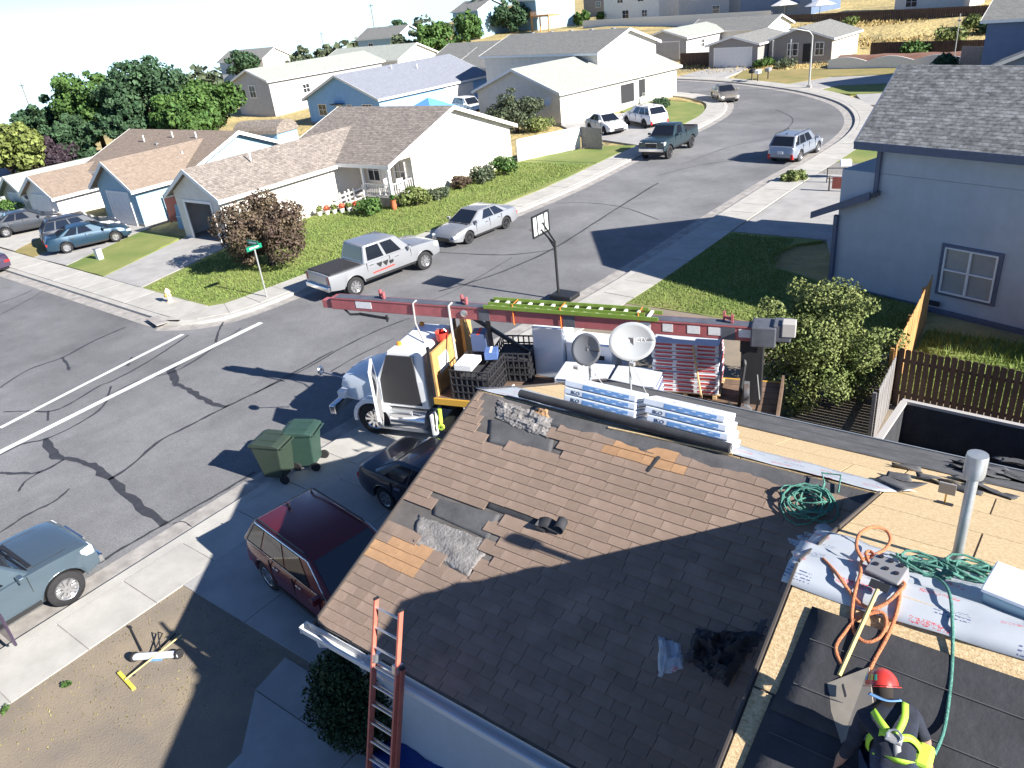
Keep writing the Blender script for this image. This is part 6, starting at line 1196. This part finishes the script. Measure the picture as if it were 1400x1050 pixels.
# ------------------------------------------------------------------ things on and round the roof
def roofh(px, py, h=0.0):
    """point h metres above the main roof (whichever slope) along a pixel's ray"""
    a = onplane(px, py, N_near, (0, YR, ZRR+h)); b = onplane(px, py, N_far, (0, YR, ZRR+h)); return a if a.y < YR else b
SLOPE = math.atan(M_)
# flue
f0 = farp(1306, 772); FL_ = MB(); FL_.tube([f0-Vector((0, 0, .1)), f0+Vector((0, 0, 1.12))], .048, 18); FP = FL_.build('flue_pipe', 'galvanised', H, smooth=40)
MB().lathe([(.001, 1.31), (.09, 1.305), (.095, 1.28), (.095, 1.1), (.085, 1.06), (.06, 1.06), (.06, 1.25)], f0, 20).build('flue_cap', 'galvanised', FP, smooth=40); MB().lathe([(.13, -.03), (.075, .05), (.052, .14)], f0, 18).build('flue_boot', 'galvanised', FP, smooth=40)
# roof bracket
p = farp(1291, 690); o = thing('roof_bracket', 'grey plate bracket on thin post near far eave', 'bracket', p, 0); MB().box((0, 0, .02), (.2, .14, .02), M=Matrix.Rotation(-SLOPE, 3, 'X')).build('foot', 'steel_dark', o); MB().box((.0, 0, .13), (.02, .02, .24)).build('post', 'yellow_paint', o); MB().box((0, 0, .26), (.2, .03, .16)).build('plate', 'vent_grey', o)
# shingle bundles on the ridge
mat('bundle_white', (.74, .78, .84), .4, var=.05, scale=4); mat('bundle_blue', (.16, .33, .62), .45, var=.15, scale=9); mat('ink', (.02, .02, .03), .5)
names = ['bottom', 'second', 'third', 'top']
FR = Matrix((Vector((1, 0, 0)), -E3, N_far)).transposed().to_4x4()          # x along the ridge, y down the street side, z off the roof
for st, (x0, sname) in enumerate(((-6.6, 'left'), (-5.12, 'right'))):
    for k in range(4):
        sl = (.05*(3-k) if st == 1 else .012*(3-k)); b = bpy.data.objects.new('shingle_bundle', None); COL.objects.link(b); b.empty_display_size = .1
        base = Vector((x0+.68+sl, YG, ZG))-E3*.30+N_far*(.068+k*.128); b.matrix_world = Matrix.Translation(base)@FR
        tag(b, '%s blue and white shingle bundle of the %s ridge stack' % (names[k], sname), 'shingle bundle', 'shingle bundles on the ridge')
        MB().box((0, 0, .06), (1.36, .46, .118)).build('wrapper', 'bundle_white', b, bevel=.018); MB().box((.12, -.231, .05), (.86, .004, .075)).build('blue_print', 'bundle_blue', b); MB().box((.683, 0, .05), (.005, .4, .012)).build('end_gap', 'ink', b)
        if k in (1, 2): text('IKO', 'lettering', .085, 'ink', b, frameM((-.45, -.233, .05), (1, 0, 0), (0, 0, 1)), .001, 1.2)
        q = MB(); rr = random.Random(k+st*5)
        for j in range(7): q.box((-.15+j*.11, -.2335, .03+.04*(j % 2)), (.07, .001, .012))
        tag(q.build('small_print', 'bundle_white', b), kind='stuff')
        if k == 3:
            for j, (a, c) in enumerate(((-.5, .1), (-.2, -.1), (.45, -.12), (.1, .12))): MB().box((a, c, .1195), (.06, .03, .002)).build('top_mark', 'ink', b)
# rolled felt tube and batten below it
a, b = nearp(714, 543)+N_near*.1, nearp(1000, 618)+N_near*.1; o = thing('felt_roll', 'long thin black roll of felt lying below the ridge bundles', 'felt roll', a, 0); d = b-a; q = MB(); q.tube([(0, 0, 0), d*.5, d], .075, 14); q.build('roll', 'felt_black', o, smooth=40); MB().lathe([(.03, 0), (.03, .01), (.05, .01)], d+Vector((.002, 0, 0)), 10, 'X').build('core', 'vent_grey', o)
a, b = nearp(832, 586)+N_near*.03, nearp(1002, 622)+N_near*.03; o = thing('batten', 'thin tan batten along the edge of ridge felt', 'batten', a); MB().bar((0, 0, 0), b-a, .03, .02).build('strip', 'osb', o)
# crumpled torn mat near the left ridge end
def crumple(name, label, c4, n, m, hgt, seed, nu=26, nv=18, cat='debris', par=None):
    A_, B_, C_, D_ = [Vector(p) for p in c4]; rr = random.Random(seed); g = [[rr.random() for _ in range(nv+1)] for _ in range(nu+1)]; o = thing(name, label, cat, (A_+C_)/2); rows = []; cc = (A_+C_)/2
    for j in range(nv+1):
        row = []
        for i in range(nu+1):
            u, v = i/nu, j/nv; e = min(1, 6*min(u, 1-u, v, 1-v)+.25); p = (A_.lerp(B_, u)).lerp(D_.lerp(C_, u), v); hh = (.3*g[i][j]+.7*g[i//4*4][j//4*4])*hgt*.8*e+.012
            if i in (0, nu) or j in (0, nv): p = p+(B_-A_)*rr.uniform(-.05, .05)+(D_-A_)*rr.uniform(-.06, .06)
            row.append(p+n*hh-cc)
        rows.append(row)
    MB().grid(rows).build('sheet', m, o, solid=.003); return o
crumple('crumpled_sheet', 'silvery crumpled torn sheet by left end of the ridge', [nearp(680, 574), nearp(748, 600), nearp(758, 572), nearp(684, 548)], N_near, 'torn_mat', .09, 3)
crumple('debris', 'lump of orange brown debris beside the crumpled sheet', [nearp(726, 570), nearp(752, 574), nearp(750, 562), nearp(730, 558)], N_near, 'shingle_orange', .10, 4, 8, 6)
# curled strip
p = nearp(758, 726); o = thing('curled_strip', 'dark curled strip of shingle standing on the sunny slope', 'strip', p, R(8)); rows = []
for k in range(18):
    t = k/17
    if t < .5: x, z = -.28+.5*t*1.1, .06+.05*math.sin(t*6)
    else: a = (t-.5)*2*4.2; x, z = .02+.09+.075*math.sin(a), .09-.07*math.cos(a)+.02
    rows.append([(x, -.09, z), (x, .09, z+.05)])
MB().grid(rows).build('strip', 'felt_black', o, smooth=50, solid=.008); MB().box((-.2, 0, .05), (.18, .16, .06), M=Matrix.Rotation(.3, 3, 'Y')).build('flap', 'felt_grey', o)
a, b = nearp(886, 646)+N_near*.035, nearp(902, 626)+N_near*.035; o = thing('tar_strip', 'small black torn strip over the orange shingles', 'strip', a); MB().bar((0, 0, 0), b-a, .05, .01).build('strip', 'felt_black', o)
# ropes
mat('rope_teal', (.10, .30, .24), .8, var=.4, scale=45, bump=1, bscale=150); mat('hose_orange', (.60, .21, .09), .5, var=.35, scale=55, bump=.8, bscale=140)
def coil(name, label, c, n, rad, loops, m, r=.011, seed=1, tail=()):
    o = thing(name, label, 'rope', c); rr = random.Random(seed); q = MB(); pts = []; ax1 = E1; ax2 = (E2 if n.y < 0 else -E3)
    for k in range(loops*12):
        a = k/12*6.283; lp = k/12; rd = rad*(.55+.45*math.sin(lp*1.7+seed)**2); sq = .75+.25*math.sin(lp*.9)
        pts.append(ax1*(rd*math.cos(a)+.25*rad*math.sin(lp*2.1))+ax2*(rd*sq*math.sin(a)+.2*rad*math.cos(lp*1.3))+n*(.02+.012*(lp % 5)+.09*abs(math.sin(lp*3.1+a*.37))**2))
    q.tube(pts, r, 6); q.build('coil', m, o, smooth=60)
    if tail: MB().tube([Vector(t)-Vector(c) for t in tail], r, 6).build('tail', m, o, smooth=60)
    return o
coil('rope_coil', 'teal rope coiled at the shadow edge below the ridge', nearp(1106, 690), N_near, .34, 9, 'rope_teal', .013, 2, [nearp(1120, 690)+N_near*.1, nearp(1128, 668)+N_near*.14, nearp(1124, 652)+N_near*.1, nearp(1150, 654)+N_near*.08, nearp(1146, 676)+N_near*.05])
coil('rope_coil', 'teal rope heaped on white underlay left of the flue', roofh(1262, 786), N_far, .26, 7, 'rope_teal', .012, 4)
coil('rope_coil', 'teal rope heaped on white underlay right of the flue', roofh(1330, 792), N_far, .28, 7, 'rope_teal', .012, 7, [roofh(1330, 792, .06), roofh(1360, 774, .05), roofh(1390, 780, .04)])
def spline(pts, n=8):
    out = []
    for i in range(len(pts)-1):
        p0, p1, p2, p3 = [Vector(p) for p in (pts[max(i-1, 0)], pts[i], pts[i+1], pts[min(i+2, len(pts)-1)])]
        for k in range(n): t = k/n; out.append(.5*((2*p1)+(p2-p0)*t+(2*p0-5*p1+4*p2-p3)*t*t+(3*p1-p0-3*p2+p3)*t**3))
    return out+[Vector(pts[-1])]
def line_thing(name, label, cat, pts, r, m, part):
    c = Vector(pts[0]); o = thing(name, label, cat, c); MB().tube([p-c for p in spline(pts)], r, 8).build(part, m, o, smooth=60); return o
line_thing('lifeline', 'teal lifeline rope running down the felt to the roofer', 'rope', [roofh(x, y, h) for x, y, h in ((1262, 786, .11), (1284, 792, .13), (1298, 812, .12), (1302, 850, .06), (1302, 900, .04), (1298, 950, .05), (1290, 1000, .09), (1277, 1032, .25))], .014, 'rope_teal', 'rope')
CQ = lambda *q: [roofh(1040+x/3.89, 620+y/3.89, h) for x, y, h in q]
line_thing('air_hose', 'orange air hose looping over ridge and felt to the roofer', 'hose', CQ((330, 560, .05), (370, 600, .05), (420, 660, .07), (470, 730, .05), (520, 790, .05), (590, 825, .06), (660, 800, .06), (730, 740, .07), (765, 695, .08), (720, 660, .1), (640, 590, .12), (590, 525, .15), (560, 530, .14), (575, 580, .1), (600, 615, .06)), .016, 'hose_orange', 'hose')
line_thing('air_hose', 'orange air hose making upright loops above ridge', 'hose', CQ((540, 560, .12), (510, 500, .2), (525, 430, .28), (590, 392, .3), (660, 405, .28), (690, 455, .22), (660, 510, .16), (590, 545, .12), (535, 575, .1), (530, 640, .08), (505, 720, .06), (490, 800, .05), (485, 880, .05), (505, 960, .05), (560, 1002, .05), (630, 980, .05), (668, 910, .06), (650, 850, .06), (590, 850, .06), (500, 890, .05), (440, 960, .05), (402, 1020, .05), (405, 1070, .05), (430, 1120, .05)), .016, 'hose_orange', 'hose')
line_thing('air_hose', 'orange air hose straight run right of the spade', 'hose', CQ((742, 700, .06), (735, 790, .05), (705, 900, .05), (660, 1000, .05), (610, 1090, .05), (580, 1150, .06)), .016, 'hose_orange', 'hose')
# tools by the ridge
p = roofh(1211, 796); o = thing('tool_block', 'grey block with round holes beside the orange hose', 'tool', p, R(-14)); MB().box((0, 0, .1), (.3, .2, .17), M=Matrix.Rotation(SLOPE, 3, 'X')).build('body', 'vent_grey', o, bevel=.01)
for i in range(3):
    for j in range(2): MB().lathe([(.022, 0), (.022, .012), (.001, .012)], (-.09+i*.09, -.03+j*.08, .187+.0*j+(-.03+j*.08)*M_), 10).build('hole', 'ink', o)
a, b = roofh(1200, 806, .1), roofh(1146, 926, .05); o = thing('roofing_spade', 'roofing spade with pale yellow wooden handle on the felt', 'spade', a); mat('handle_yellow', (.66, .5, .2), .6, var=.12); MB().tube([(0, 0, 0), (b-a)*.98], .018, 8).build('handle', 'handle_yellow', o); q = b-a; MB().bar((0, 0, 0), -q*.09, .16, .012).build('blade', 'steel_dark', o)
mat('card_grey', (.28, .25, .21), .9, var=.15, scale=4); c4 = [roofh(1150, 1016, .05), roofh(1196, 985, .12), roofh(1188, 912, .10), roofh(1125, 936, .04)]; o = thing('cardboard_sheet', 'grey brown board lying on felt beside the roofer', 'board', c4[0]); MB().poly([p-c4[0] for p in c4]).build('sheet', 'card_grey', o, solid=.03); q = MB(); q.bar(roofh(1152, 936, .1)-c4[0], roofh(1156, 952, .11)-c4[0], .012, .03); q.build('slot', 'ink', o)
p = roofh(1392, 838); o = thing('storage_tote', 'white lidded storage tote at right edge of the ridge', 'tote', p, R(-10)); TM = Matrix.Rotation(SLOPE*.4, 3, 'X'); MB().box((0, 0, .12), (.5, .34, .24), M=TM).build('tub', 'wall_paleblue', o, bevel=.02); MB().box((0, 0, .26), (.54, .38, .04), M=TM).build('lid', 'bundle_white', o, bevel=.012)
crumple('plastic_sheet', 'crumpled pale plastic under the teal rope coil', [nearp(1072, 738), nearp(1092, 762), nearp(1152, 740), nearp(1128, 712)], N_near, 'underlay_white', .06, 8, 14, 10); crumple('plastic_sheet', 'small pale plastic scrap in the shade below rope', [nearp(1078, 760), nearp(1084, 786), nearp(1096, 784), nearp(1092, 756)], N_near, 'underlay_white', .03, 9, 6, 8)
crumple('paper_sheet', 'pale curved paper sheet in the shade of the roof', [nearp(900, 928), nearp(938, 914), nearp(930, 880), nearp(900, 872)], N_near, 'underlay_white', .14, 10, 8, 8); crumple('black_tarp', 'crumpled black felt heap beside the pale paper', [nearp(938, 905), nearp(995, 940), nearp(1045, 868), nearp(950, 862)], N_near, 'felt_black', .34, 11, 18, 14)
crumple('plastic_sheet', 'grey plastic scrap against the rake edge in shade', [nearp(1015, 890), nearp(1042, 884), nearp(1058, 845), nearp(1030, 848)], N_near, 'felt_grey', .07, 12, 10, 8)
# satellite dishes
mat('dish_grey', (.16, .17, .19), .45); mat('dish_white', (.36, .38, .40), .4); mat('dish_text', (.8, .8, .8), .4)
def dish(name, label, c, foot, nrm, w, h, m, txt=None):
    o = thing(name, label, 'satellite dish', foot); z = Vector(nrm).normalized(); x = Vector((0, 0, 1)).cross(z).normalized(); y = z.cross(x); q = MB(); rings = 6; n = 28; rows = []; cc = Vector(c)-Vector(foot)
    for i in range(rings+1):
        r_ = i/rings; rows.append([cc+x*(w/2*r_*math.cos(2*math.pi*j/n))+y*(h/2*r_*math.sin(2*math.pi*j/n))+z*(.11*w*(r_*r_-1)) for j in range(n+1)])
    q.grid(rows); D = q.build('reflector', m, o, smooth=60, solid=.012); q = MB(); q.tube([cc+x*(w/2*math.cos(2*math.pi*j/n))+y*(h/2*math.sin(2*math.pi*j/n)) for j in range(n)], .01, 5, close=True); q.build('rim', m, o)
    q = MB(); q.tube([(0, 0, -.05), (0, 0, cc.z*.55), cc-z*.14], .024, 8); q.build('mast', 'dish_white', o); MB().box(cc-z*.15, (.14, .14, .2)).build('bracket', 'vent_grey', o)
    q = MB(); q.tube([cc-y*h*.5, cc-y*h*.55+z*w*.5], .014, 6); q.build('feed_arm', 'dish_white', o); MB().box(cc-y*h*.52+z*w*.55, (.12, .07, .07)).build('feed_head', 'dish_white', o, bevel=.01); MB().box((0, 0, 0), (.2, .2, .02)).build('foot', 'dish_white', o)
    q = MB(); q.tube([(.35, .1, -.03), cc*.6], .01, 5); q.build('strut', 'dish_white', o)
    if txt:
        t_ = text(txt, 'lettering', .125, 'dish_text', o, Matrix.Identity(4), .002)
        for v in t_.data.vertices:
            a, b = v.co.x+w*.06, v.co.y+h*.03; v.co = cc+x*a+y*b+z*(.11*w*((a/(w/2))**2+(b/(h/2))**2-1)+.016+v.co.z)
    return o
c2 = onY(864, 467, 12.6); f2 = Vector((c2.x-.12, c2.y+.1, ZG-(c2.y+.1-YG)*M_)); dish('satellite_dish', 'large pale satellite dish lettered in white on the far eave', c2, f2, (.42, -.80, .34), .93, .78, 'dish_white', 'DIRECTV')
c1 = onY(801, 478, 12.3); f1 = Vector((c1.x, c1.y+.1, ZG-(c1.y+.1-YG)*M_)); dish('satellite_dish', 'smaller dark grey satellite dish left of the pale one', c1, f1, (.08, -.9, .36), .66, .68, 'dish_grey')
# orange extension ladder against the gutter
mat('ladder_orange', (.60, .17, .12), .5, var=.1); cf = Vector((-6.5, YE-.22, ZE+.0)); LD = thing('extension_ladder', 'orange fibreglass extension ladder leaning on the gutter', 'ladder', (cf.x-.05, cf.y-.92, .14)); foot = Vector((0, 0, 0)); topv = Vector((.05, 1.24, 4.05)); dv = topv.normalized(); Ln = topv.length; up = Vector((1, 0, 0)).cross(dv).normalized()*-1
for sec, (l0, l1, w_, off) in enumerate(((0, 3.35, .53, .0), (1.2, Ln, .46, -.06))):
    for s_ in (-1, 1): MB().bar(Vector((s_*w_/2, 0, 0))+dv*l0+up*off, Vector((s_*w_/2, 0, 0))+dv*l1+up*off, .03, .075, up).build('rail', 'ladder_orange', LD); MB().bar(Vector((s_*w_/2, 0, 0))+dv*(l1-.012)+up*off, Vector((s_*w_/2, 0, 0))+dv*(l1+.012)+up*off, .036, .08, up).build('rail_cap', 'black_plastic', LD)
    k = 0
    while l0+.2+k*.3 < l1-.05: t = l0+.2+k*.3; MB().tube([Vector((-w_/2, 0, 0))+dv*t+up*off, Vector((w_/2, 0, 0))+dv*t+up*off], .017, 8).build('rung', 'alloy', LD); k += 1
for s_ in (-1, 1): MB().bar(Vector((s_*.2, 0, 0))+dv*3.28+up*-.03, Vector((s_*.2, 0, 0))+dv*3.4+up*-.03, .09, .13, up).build('bracket', 'alloy', LD); MB().bar((s_*.21, 0, -.03), (s_*.21, 0, .1), .06, .12).build('foot', 'black_plastic', LD)
# tools on the bare yard
mat('tool_white', (.7, .74, .82), .4); mat('broom_yellow', (.72, .55, .08), .7)
a, b = at(172, 932, .14), at(248, 868, .35); o = thing('push_broom', 'yellow push broom propped over the white roller tube', 'broom', a); q = b-a; MB().tube([(0, 0, .05), q], .016, 8).build('handle', 'handle_yellow', o); p2 = at(163, 920, .14)-a; p3 = at(183, 942, .14)-a; MB().bar(p2, p3, .07, .07).build('head', 'broom_yellow', o); MB().bar(p2-Vector((0, 0, .05)), p3-Vector((0, 0, .05)), .05, .06).build('bristles', 'broom_yellow', o)
a, b = at(184, 898, .22), at(244, 894, .22); o = thing('magnet_sweeper', 'white tube magnetic sweeper with black ends lying on the yard', 'sweeper', a); q = b-a; MB().tube([(0, 0, 0), q], .07, 14).build('tube', 'tool_white', o, smooth=40)
for t in (0, 1): MB().lathe([(.001, -.03), (.1, -.03), (.1, .03), (.001, .03)], q*t, 14, 'Y' if abs(q.y) > abs(q.x) else 'X').build('wheel', 'tyre', o, smooth=40)
MB().tube([q*.4, at(222, 866, .3)-a, at(216, 864, .3)-a, q*.6], .014, 6).build('handle', 'steel_dark', o); MB().bar(q*.25+Vector((0, 0, -.1)), q*.6+Vector((0, 0, -.1)), .1, .03).build('skid', 'bundle_blue', o)
for (x0, y0), (x1, y1), lab in (((178, 858), (194, 890), 'thin black rod with small knob on the yard'), ((182, 922), (240, 866), 'black handled bar under the push broom')):
    a, b = at(x0, y0, .14), at(x1, y1, .16); o = thing('metal_rod', lab, 'rod', a); MB().tube([(0, 0, 0), b-a], .017, 6).build('rod', 'steel_dark', o); MB().box((0, 0, .01), (.1, .05, .04)).build('knob', 'steel_dark', o)
p = at(590, 1048, .3); o = thing('blue_tarp', 'folded dark blue tarp on the ground below the wall', 'tarp', (p.x, p.y, .14)); MB().grid([[(-1+.2*i, -.5+.15*j, .16+.05*math.sin(i*1.7+j)+.04*math.sin(j*2.3)) for i in range(11)] for j in range(7)]).build('sheet', mat('tarp_navy', (.02, .06, .28), .5), o, smooth=50, solid=.05)

# ------------------------------------------------------------------ the roofer
mat('skin', (.36, .2, .14), .6); mat('shirt_navy', (.016, .02, .035), .9, var=.3, scale=10, bump=.3, bscale=12); mat('jeans', (.03, .045, .09), .9, var=.35, scale=9, bump=.3, bscale=14); mat('boot', (.07, .045, .03), .8); mat('harness_lime', (.36, .62, .05), .6, var=.1, scale=20); mat('helmet_red', (.50, .04, .03), .3, coat=.4); mat('hair', (.02, .015, .012), .9)
pel = roofh(1224, 1050, .36); W_ = Vector((0, 0, 0))
RO = thing('person', 'roofer in dark shirt and lime harness kneeling on the felt', 'person', roofh(1224, 1050, 0)); org = Vector(RO.location)
J = {}; J['pel'] = pel; J['waist'] = roofh(1222, 1022, .46); J['chest'] = roofh(1215, 985, .54); J['neck'] = roofh(1209, 958, .55); J['head'] = roofh(1206, 938, .57); J['crown'] = roofh(1205, 922, .62)
J['shL'] = roofh(1181, 982, .50); J['elL'] = roofh(1163, 1020, .33); J['haL'] = roofh(1150, 1036, .16); J['shR'] = roofh(1246, 978, .49); J['elR'] = roofh(1264, 1010, .34); J['haR'] = roofh(1266, 1030, .26)
fw = Vector((-.25, .97, 0)).normalized(); rt_ = Vector((fw.y, -fw.x, 0))
def onr(p, h): q = Vector(p); q.z = (ZRR-M_*(YR-q.y))+h; return q
J['hipL'] = pel-rt_*.10+Vector((0, 0, -.02)); J['hipR'] = pel+rt_*.10+Vector((0, 0, -.02)); J['knL'] = onr(pel-rt_*.16+fw*.38, .10); J['knR'] = onr(pel+rt_*.18+fw*.33, .12); J['anL'] = onr(pel-rt_*.16-fw*.06, .09); J['anR'] = onr(pel+rt_*.17-fw*.12, .09); J['toL'] = onr(pel-rt_*.16-fw*.22, .06); J['toR'] = onr(pel+rt_*.17-fw*.28, .06)
order = list(J); idx = {k: i for i, k in enumerate(order)}; verts = [J[k]-org for k in order]
edges = [('pel', 'waist'), ('waist', 'chest'), ('chest', 'neck'), ('neck', 'head'), ('head', 'crown'), ('chest', 'shL'), ('shL', 'elL'), ('elL', 'haL'), ('chest', 'shR'), ('shR', 'elR'), ('elR', 'haR'), ('pel', 'hipL'), ('hipL', 'knL'), ('knL', 'anL'), ('anL', 'toL'), ('pel', 'hipR'), ('hipR', 'knR'), ('knR', 'anR'), ('anR', 'toR')]
E_ = [(idx[a], idx[b]) for a, b in edges]
rad = dict(pel=(.15, .13), waist=(.15, .12), chest=(.17, .13), neck=(.06, .06), head=(.085, .09), crown=(.075, .08), shL=(.075, .075), shR=(.075, .075), elL=(.052, .052), elR=(.052, .052), haL=(.036, .036), haR=(.036, .036), hipL=(.105, .105), hipR=(.105, .105), knL=(.075, .075), knR=(.075, .075), anL=(.05, .05), anR=(.05, .05), toL=(.04, .04), toR=(.04, .04))
fing = []
for hn, en in (('haL', 'elL'), ('haR', 'elR')):
    d = (J[hn]-J[en]).normalized(); s_ = d.cross(Vector((0, 0, 1))).normalized(); pm_ = J[hn]+d*.07-org; verts.append(pm_); k0 = len(verts)-1; E_.append((idx[hn], k0)); fing.append((k0, .034))
    for f_i in range(5):
        lat = (-.032+.02*f_i) if f_i < 4 else .042; ln = (.055, .068, .072, .06, .05)[f_i]; b0 = pm_+s_*lat+d*(.02 if f_i < 4 else -.03); b1 = b0+d*ln*.6+Vector((0, 0, -.012))+s_*(.02 if f_i == 4 else 0); b2 = b1+d*ln*.35+Vector((0, 0, -.03))
        verts += [b0, b1, b2]; n_ = len(verts); E_ += [(k0, n_-3), (n_-3, n_-2), (n_-2, n_-1)]; fing += [(n_-3, .011), (n_-2, .0095), (n_-1, .008)]
me = bpy.data.meshes.new('body'); me.from_pydata([tuple(v) for v in verts], E_, []); bo = bpy.data.objects.new('body', me); COL.objects.link(bo)
sk = bo.modifiers.new('skin', 'SKIN'); sk.use_smooth_shade = True; sl_ = me.skin_vertices[0].data
for k, i in idx.items(): sl_[i].radius = rad[k]
for i, r_ in fing: sl_[i].radius = (r_, r_)
sl_[idx['pel']].use_root = True; sb = bo.modifiers.new('sub', 'SUBSURF'); sb.levels = 2; sb.render_levels = 2
bm2 = bpy.data.meshes.new_from_object(bo.evaluated_get(bpy.context.evaluated_depsgraph_get())); bpy.data.objects.remove(bo); bm2.name = 'body'; bm2.materials.clear()
for m in ('shirt_navy', 'jeans', 'skin', 'boot', 'hair'): bm2.materials.append(MATS[m])
def near_seg(p, a, b): a, b = J[a]-org, J[b]-org; d = b-a; t = max(0, min(1, (p-a).dot(d)/d.length_squared)); return (p-(a+d*t)).length
segm = [(('waist', 'chest'), 0), (('chest', 'shL'), 0), (('chest', 'shR'), 0), (('shL', 'elL'), 0), (('shR', 'elR'), 0), (('elL', 'haL'), 0), (('elR', 'haR'), 2), (('neck', 'head'), 4), (('head', 'crown'), 4), (('pel', 'hipL'), 1), (('pel', 'hipR'), 1), (('hipL', 'knL'), 1), (('hipR', 'knR'), 1), (('knL', 'anL'), 1), (('knR', 'anR'), 1), (('anL', 'toL'), 3), (('anR', 'toR'), 3), (('pel', 'waist'), 0)]
for pg in bm2.polygons:
    c = Vector(pg.center); pg.material_index = min(segm, key=lambda s: near_seg(c, *s[0]))[1]; pg.use_smooth = True
    for hn in ('haL', 'haR'):
        if (c-(J[hn]-org)).length < .17 and min(near_seg(c, 'elL', 'haL'), near_seg(c, 'elR', 'haR')) < .12 and (c-(J[hn]-org)).dot(J[hn]-J['el'+hn[2]]) > -.01: pg.material_index = 2
from mathutils import noise as mnoise
bm2.update()
for v in bm2.vertices:
    if (v.co-(J['head']-org)).length > .16 and min((v.co-(J[k]-org)).length for k in ('haL', 'haR')) > .16:
        f1_ = mnoise.noise(Vector((v.co.x*9, v.co.y*14, v.co.z*9)))+.6*mnoise.noise(v.co*24); v.co += v.normal*.011*f1_
body = link('body', bm2, None, RO)
def L_(k, dz=0): return J[k]-org+Vector((0, 0, dz))
# helmet
HM = MB(); n_ = 20; rows = []; ax = (J['crown']-J['neck']).normalized(); fx = (fw-ax*fw.dot(ax)).normalized(); sx2 = ax.cross(fx); hc = L_('head')+ax*.005
for i in range(8):
    a = i/7*math.pi/2; rows.append([hc+fx*(.135*math.cos(a)*math.cos(2*math.pi*j/n_))+sx2*(.115*math.cos(a)*math.sin(2*math.pi*j/n_))+ax*(.125*math.sin(a)) for j in range(n_+1)])
HM.grid(rows); hmt = HM.build('helmet', 'helmet_red', RO, smooth=60); q = MB(); q.grid([[hc+fx*(r_*1.17*math.cos(2*math.pi*j/n_)+(.03 if math.cos(2*math.pi*j/n_) > .5 else 0))+sx2*(r_*math.sin(2*math.pi*j/n_))-ax*.006 for j in range(n_+1)] for r_ in (.112, .132)]); q.build('brim', 'helmet_red', hmt, solid=.006)
for k, (m_c, a0) in enumerate((((.05, .45, .25), .2), ((.06, .25, .6), .75), ((.7, .3, .04), 1.3), ((.75, .6, .1), 1.8), ((.1, .5, .3), 2.4))):
    mat('sticker_%d' % k, m_c, .4); q = MB(); q.grid([[hc+(fx*(.139*math.cos(e)*math.cos(t))+sx2*(.119*math.cos(e)*math.sin(t))+ax*(.129*math.sin(e))) for t in [math.pi*.55+a0*.45+s*.045 for s in range(5)]] for e in (.25, .45, .62)]); q.build('sticker', 'sticker_%d' % k, hmt, smooth=60)
# harness webbing over the back
ring = L_('chest').lerp(L_('waist'), .95)+Vector((0, -.06, .14))
def web(pts, w_=.048, m='harness_lime', name='harness_strap', par=RO):
    pts = spline(pts, 6); q = MB(); rows = []
    for i, p in enumerate(pts):
        t = (pts[min(i+1, len(pts)-1)]-pts[max(i-1, 0)]).normalized(); out = (p-(L_('waist').lerp(L_('chest'), .6)-Vector((0, 0, .05)))).normalized(); s_ = t.cross(out).normalized(); rows.append([p-s_*w_/2, p+s_*w_/2])
    q.grid(rows); return q.build(name, m, par, solid=.006, smooth=50)
upv = Vector((0, -.03, 1)).normalized()
web([L_('shL')+fw*.06+rt_*.045+upv*.05, L_('shL')+rt_*.05+upv*.105, L_('shL').lerp(ring, .5)+upv*.085, ring]); web([L_('shR')+fw*.06-rt_*.045+upv*.05, L_('shR')-rt_*.05+upv*.105, L_('shR').lerp(ring, .5)+upv*.085, ring])
web([ring, L_('waist')-rt_*.09+upv*.135, L_('waist')-rt_*.165+upv*.05, L_('waist')-rt_*.17-upv*.08]); web([ring, L_('waist')+rt_*.09+upv*.135, L_('waist')+rt_*.165+upv*.05, L_('waist')+rt_*.17-upv*.08]); web([L_('pel')-rt_*.15+upv*.08, L_('pel')-fw*.06+upv*.155, L_('pel')+rt_*.15+upv*.08]); web([ring, L_('waist')-fw*.03+upv*.14, L_('pel')-fw*.04+upv*.15], .05, 'vent_grey', 'lanyard')
q = MB(); q.tube([ring+Vector((.045*math.cos(a*.628), .045*math.sin(a*.628)*.9, .03+.02*math.sin(a*.628))) for a in range(10)], .009, 6, close=True); q.build('ring', 'alloy', RO); MB().box(ring+Vector((0, 0, .012)), (.11, .09, .02)).build('back_pad', 'vent_grey', RO, bevel=.008)
q = MB(); q.box(L_('pel')+rt_*.17+fw*.06+Vector((0, 0, .07)), (.12, .2, .16)); q.build('tool_pouch', 'hivis', RO, bevel=.03); web([L_('neck')-rt_*.11+upv*.07-fw*.02, L_('neck')+upv*.075-fw*.055, L_('neck')+rt_*.10+upv*.07-fw*.02], .035, 'bundle_blue', 'collar')
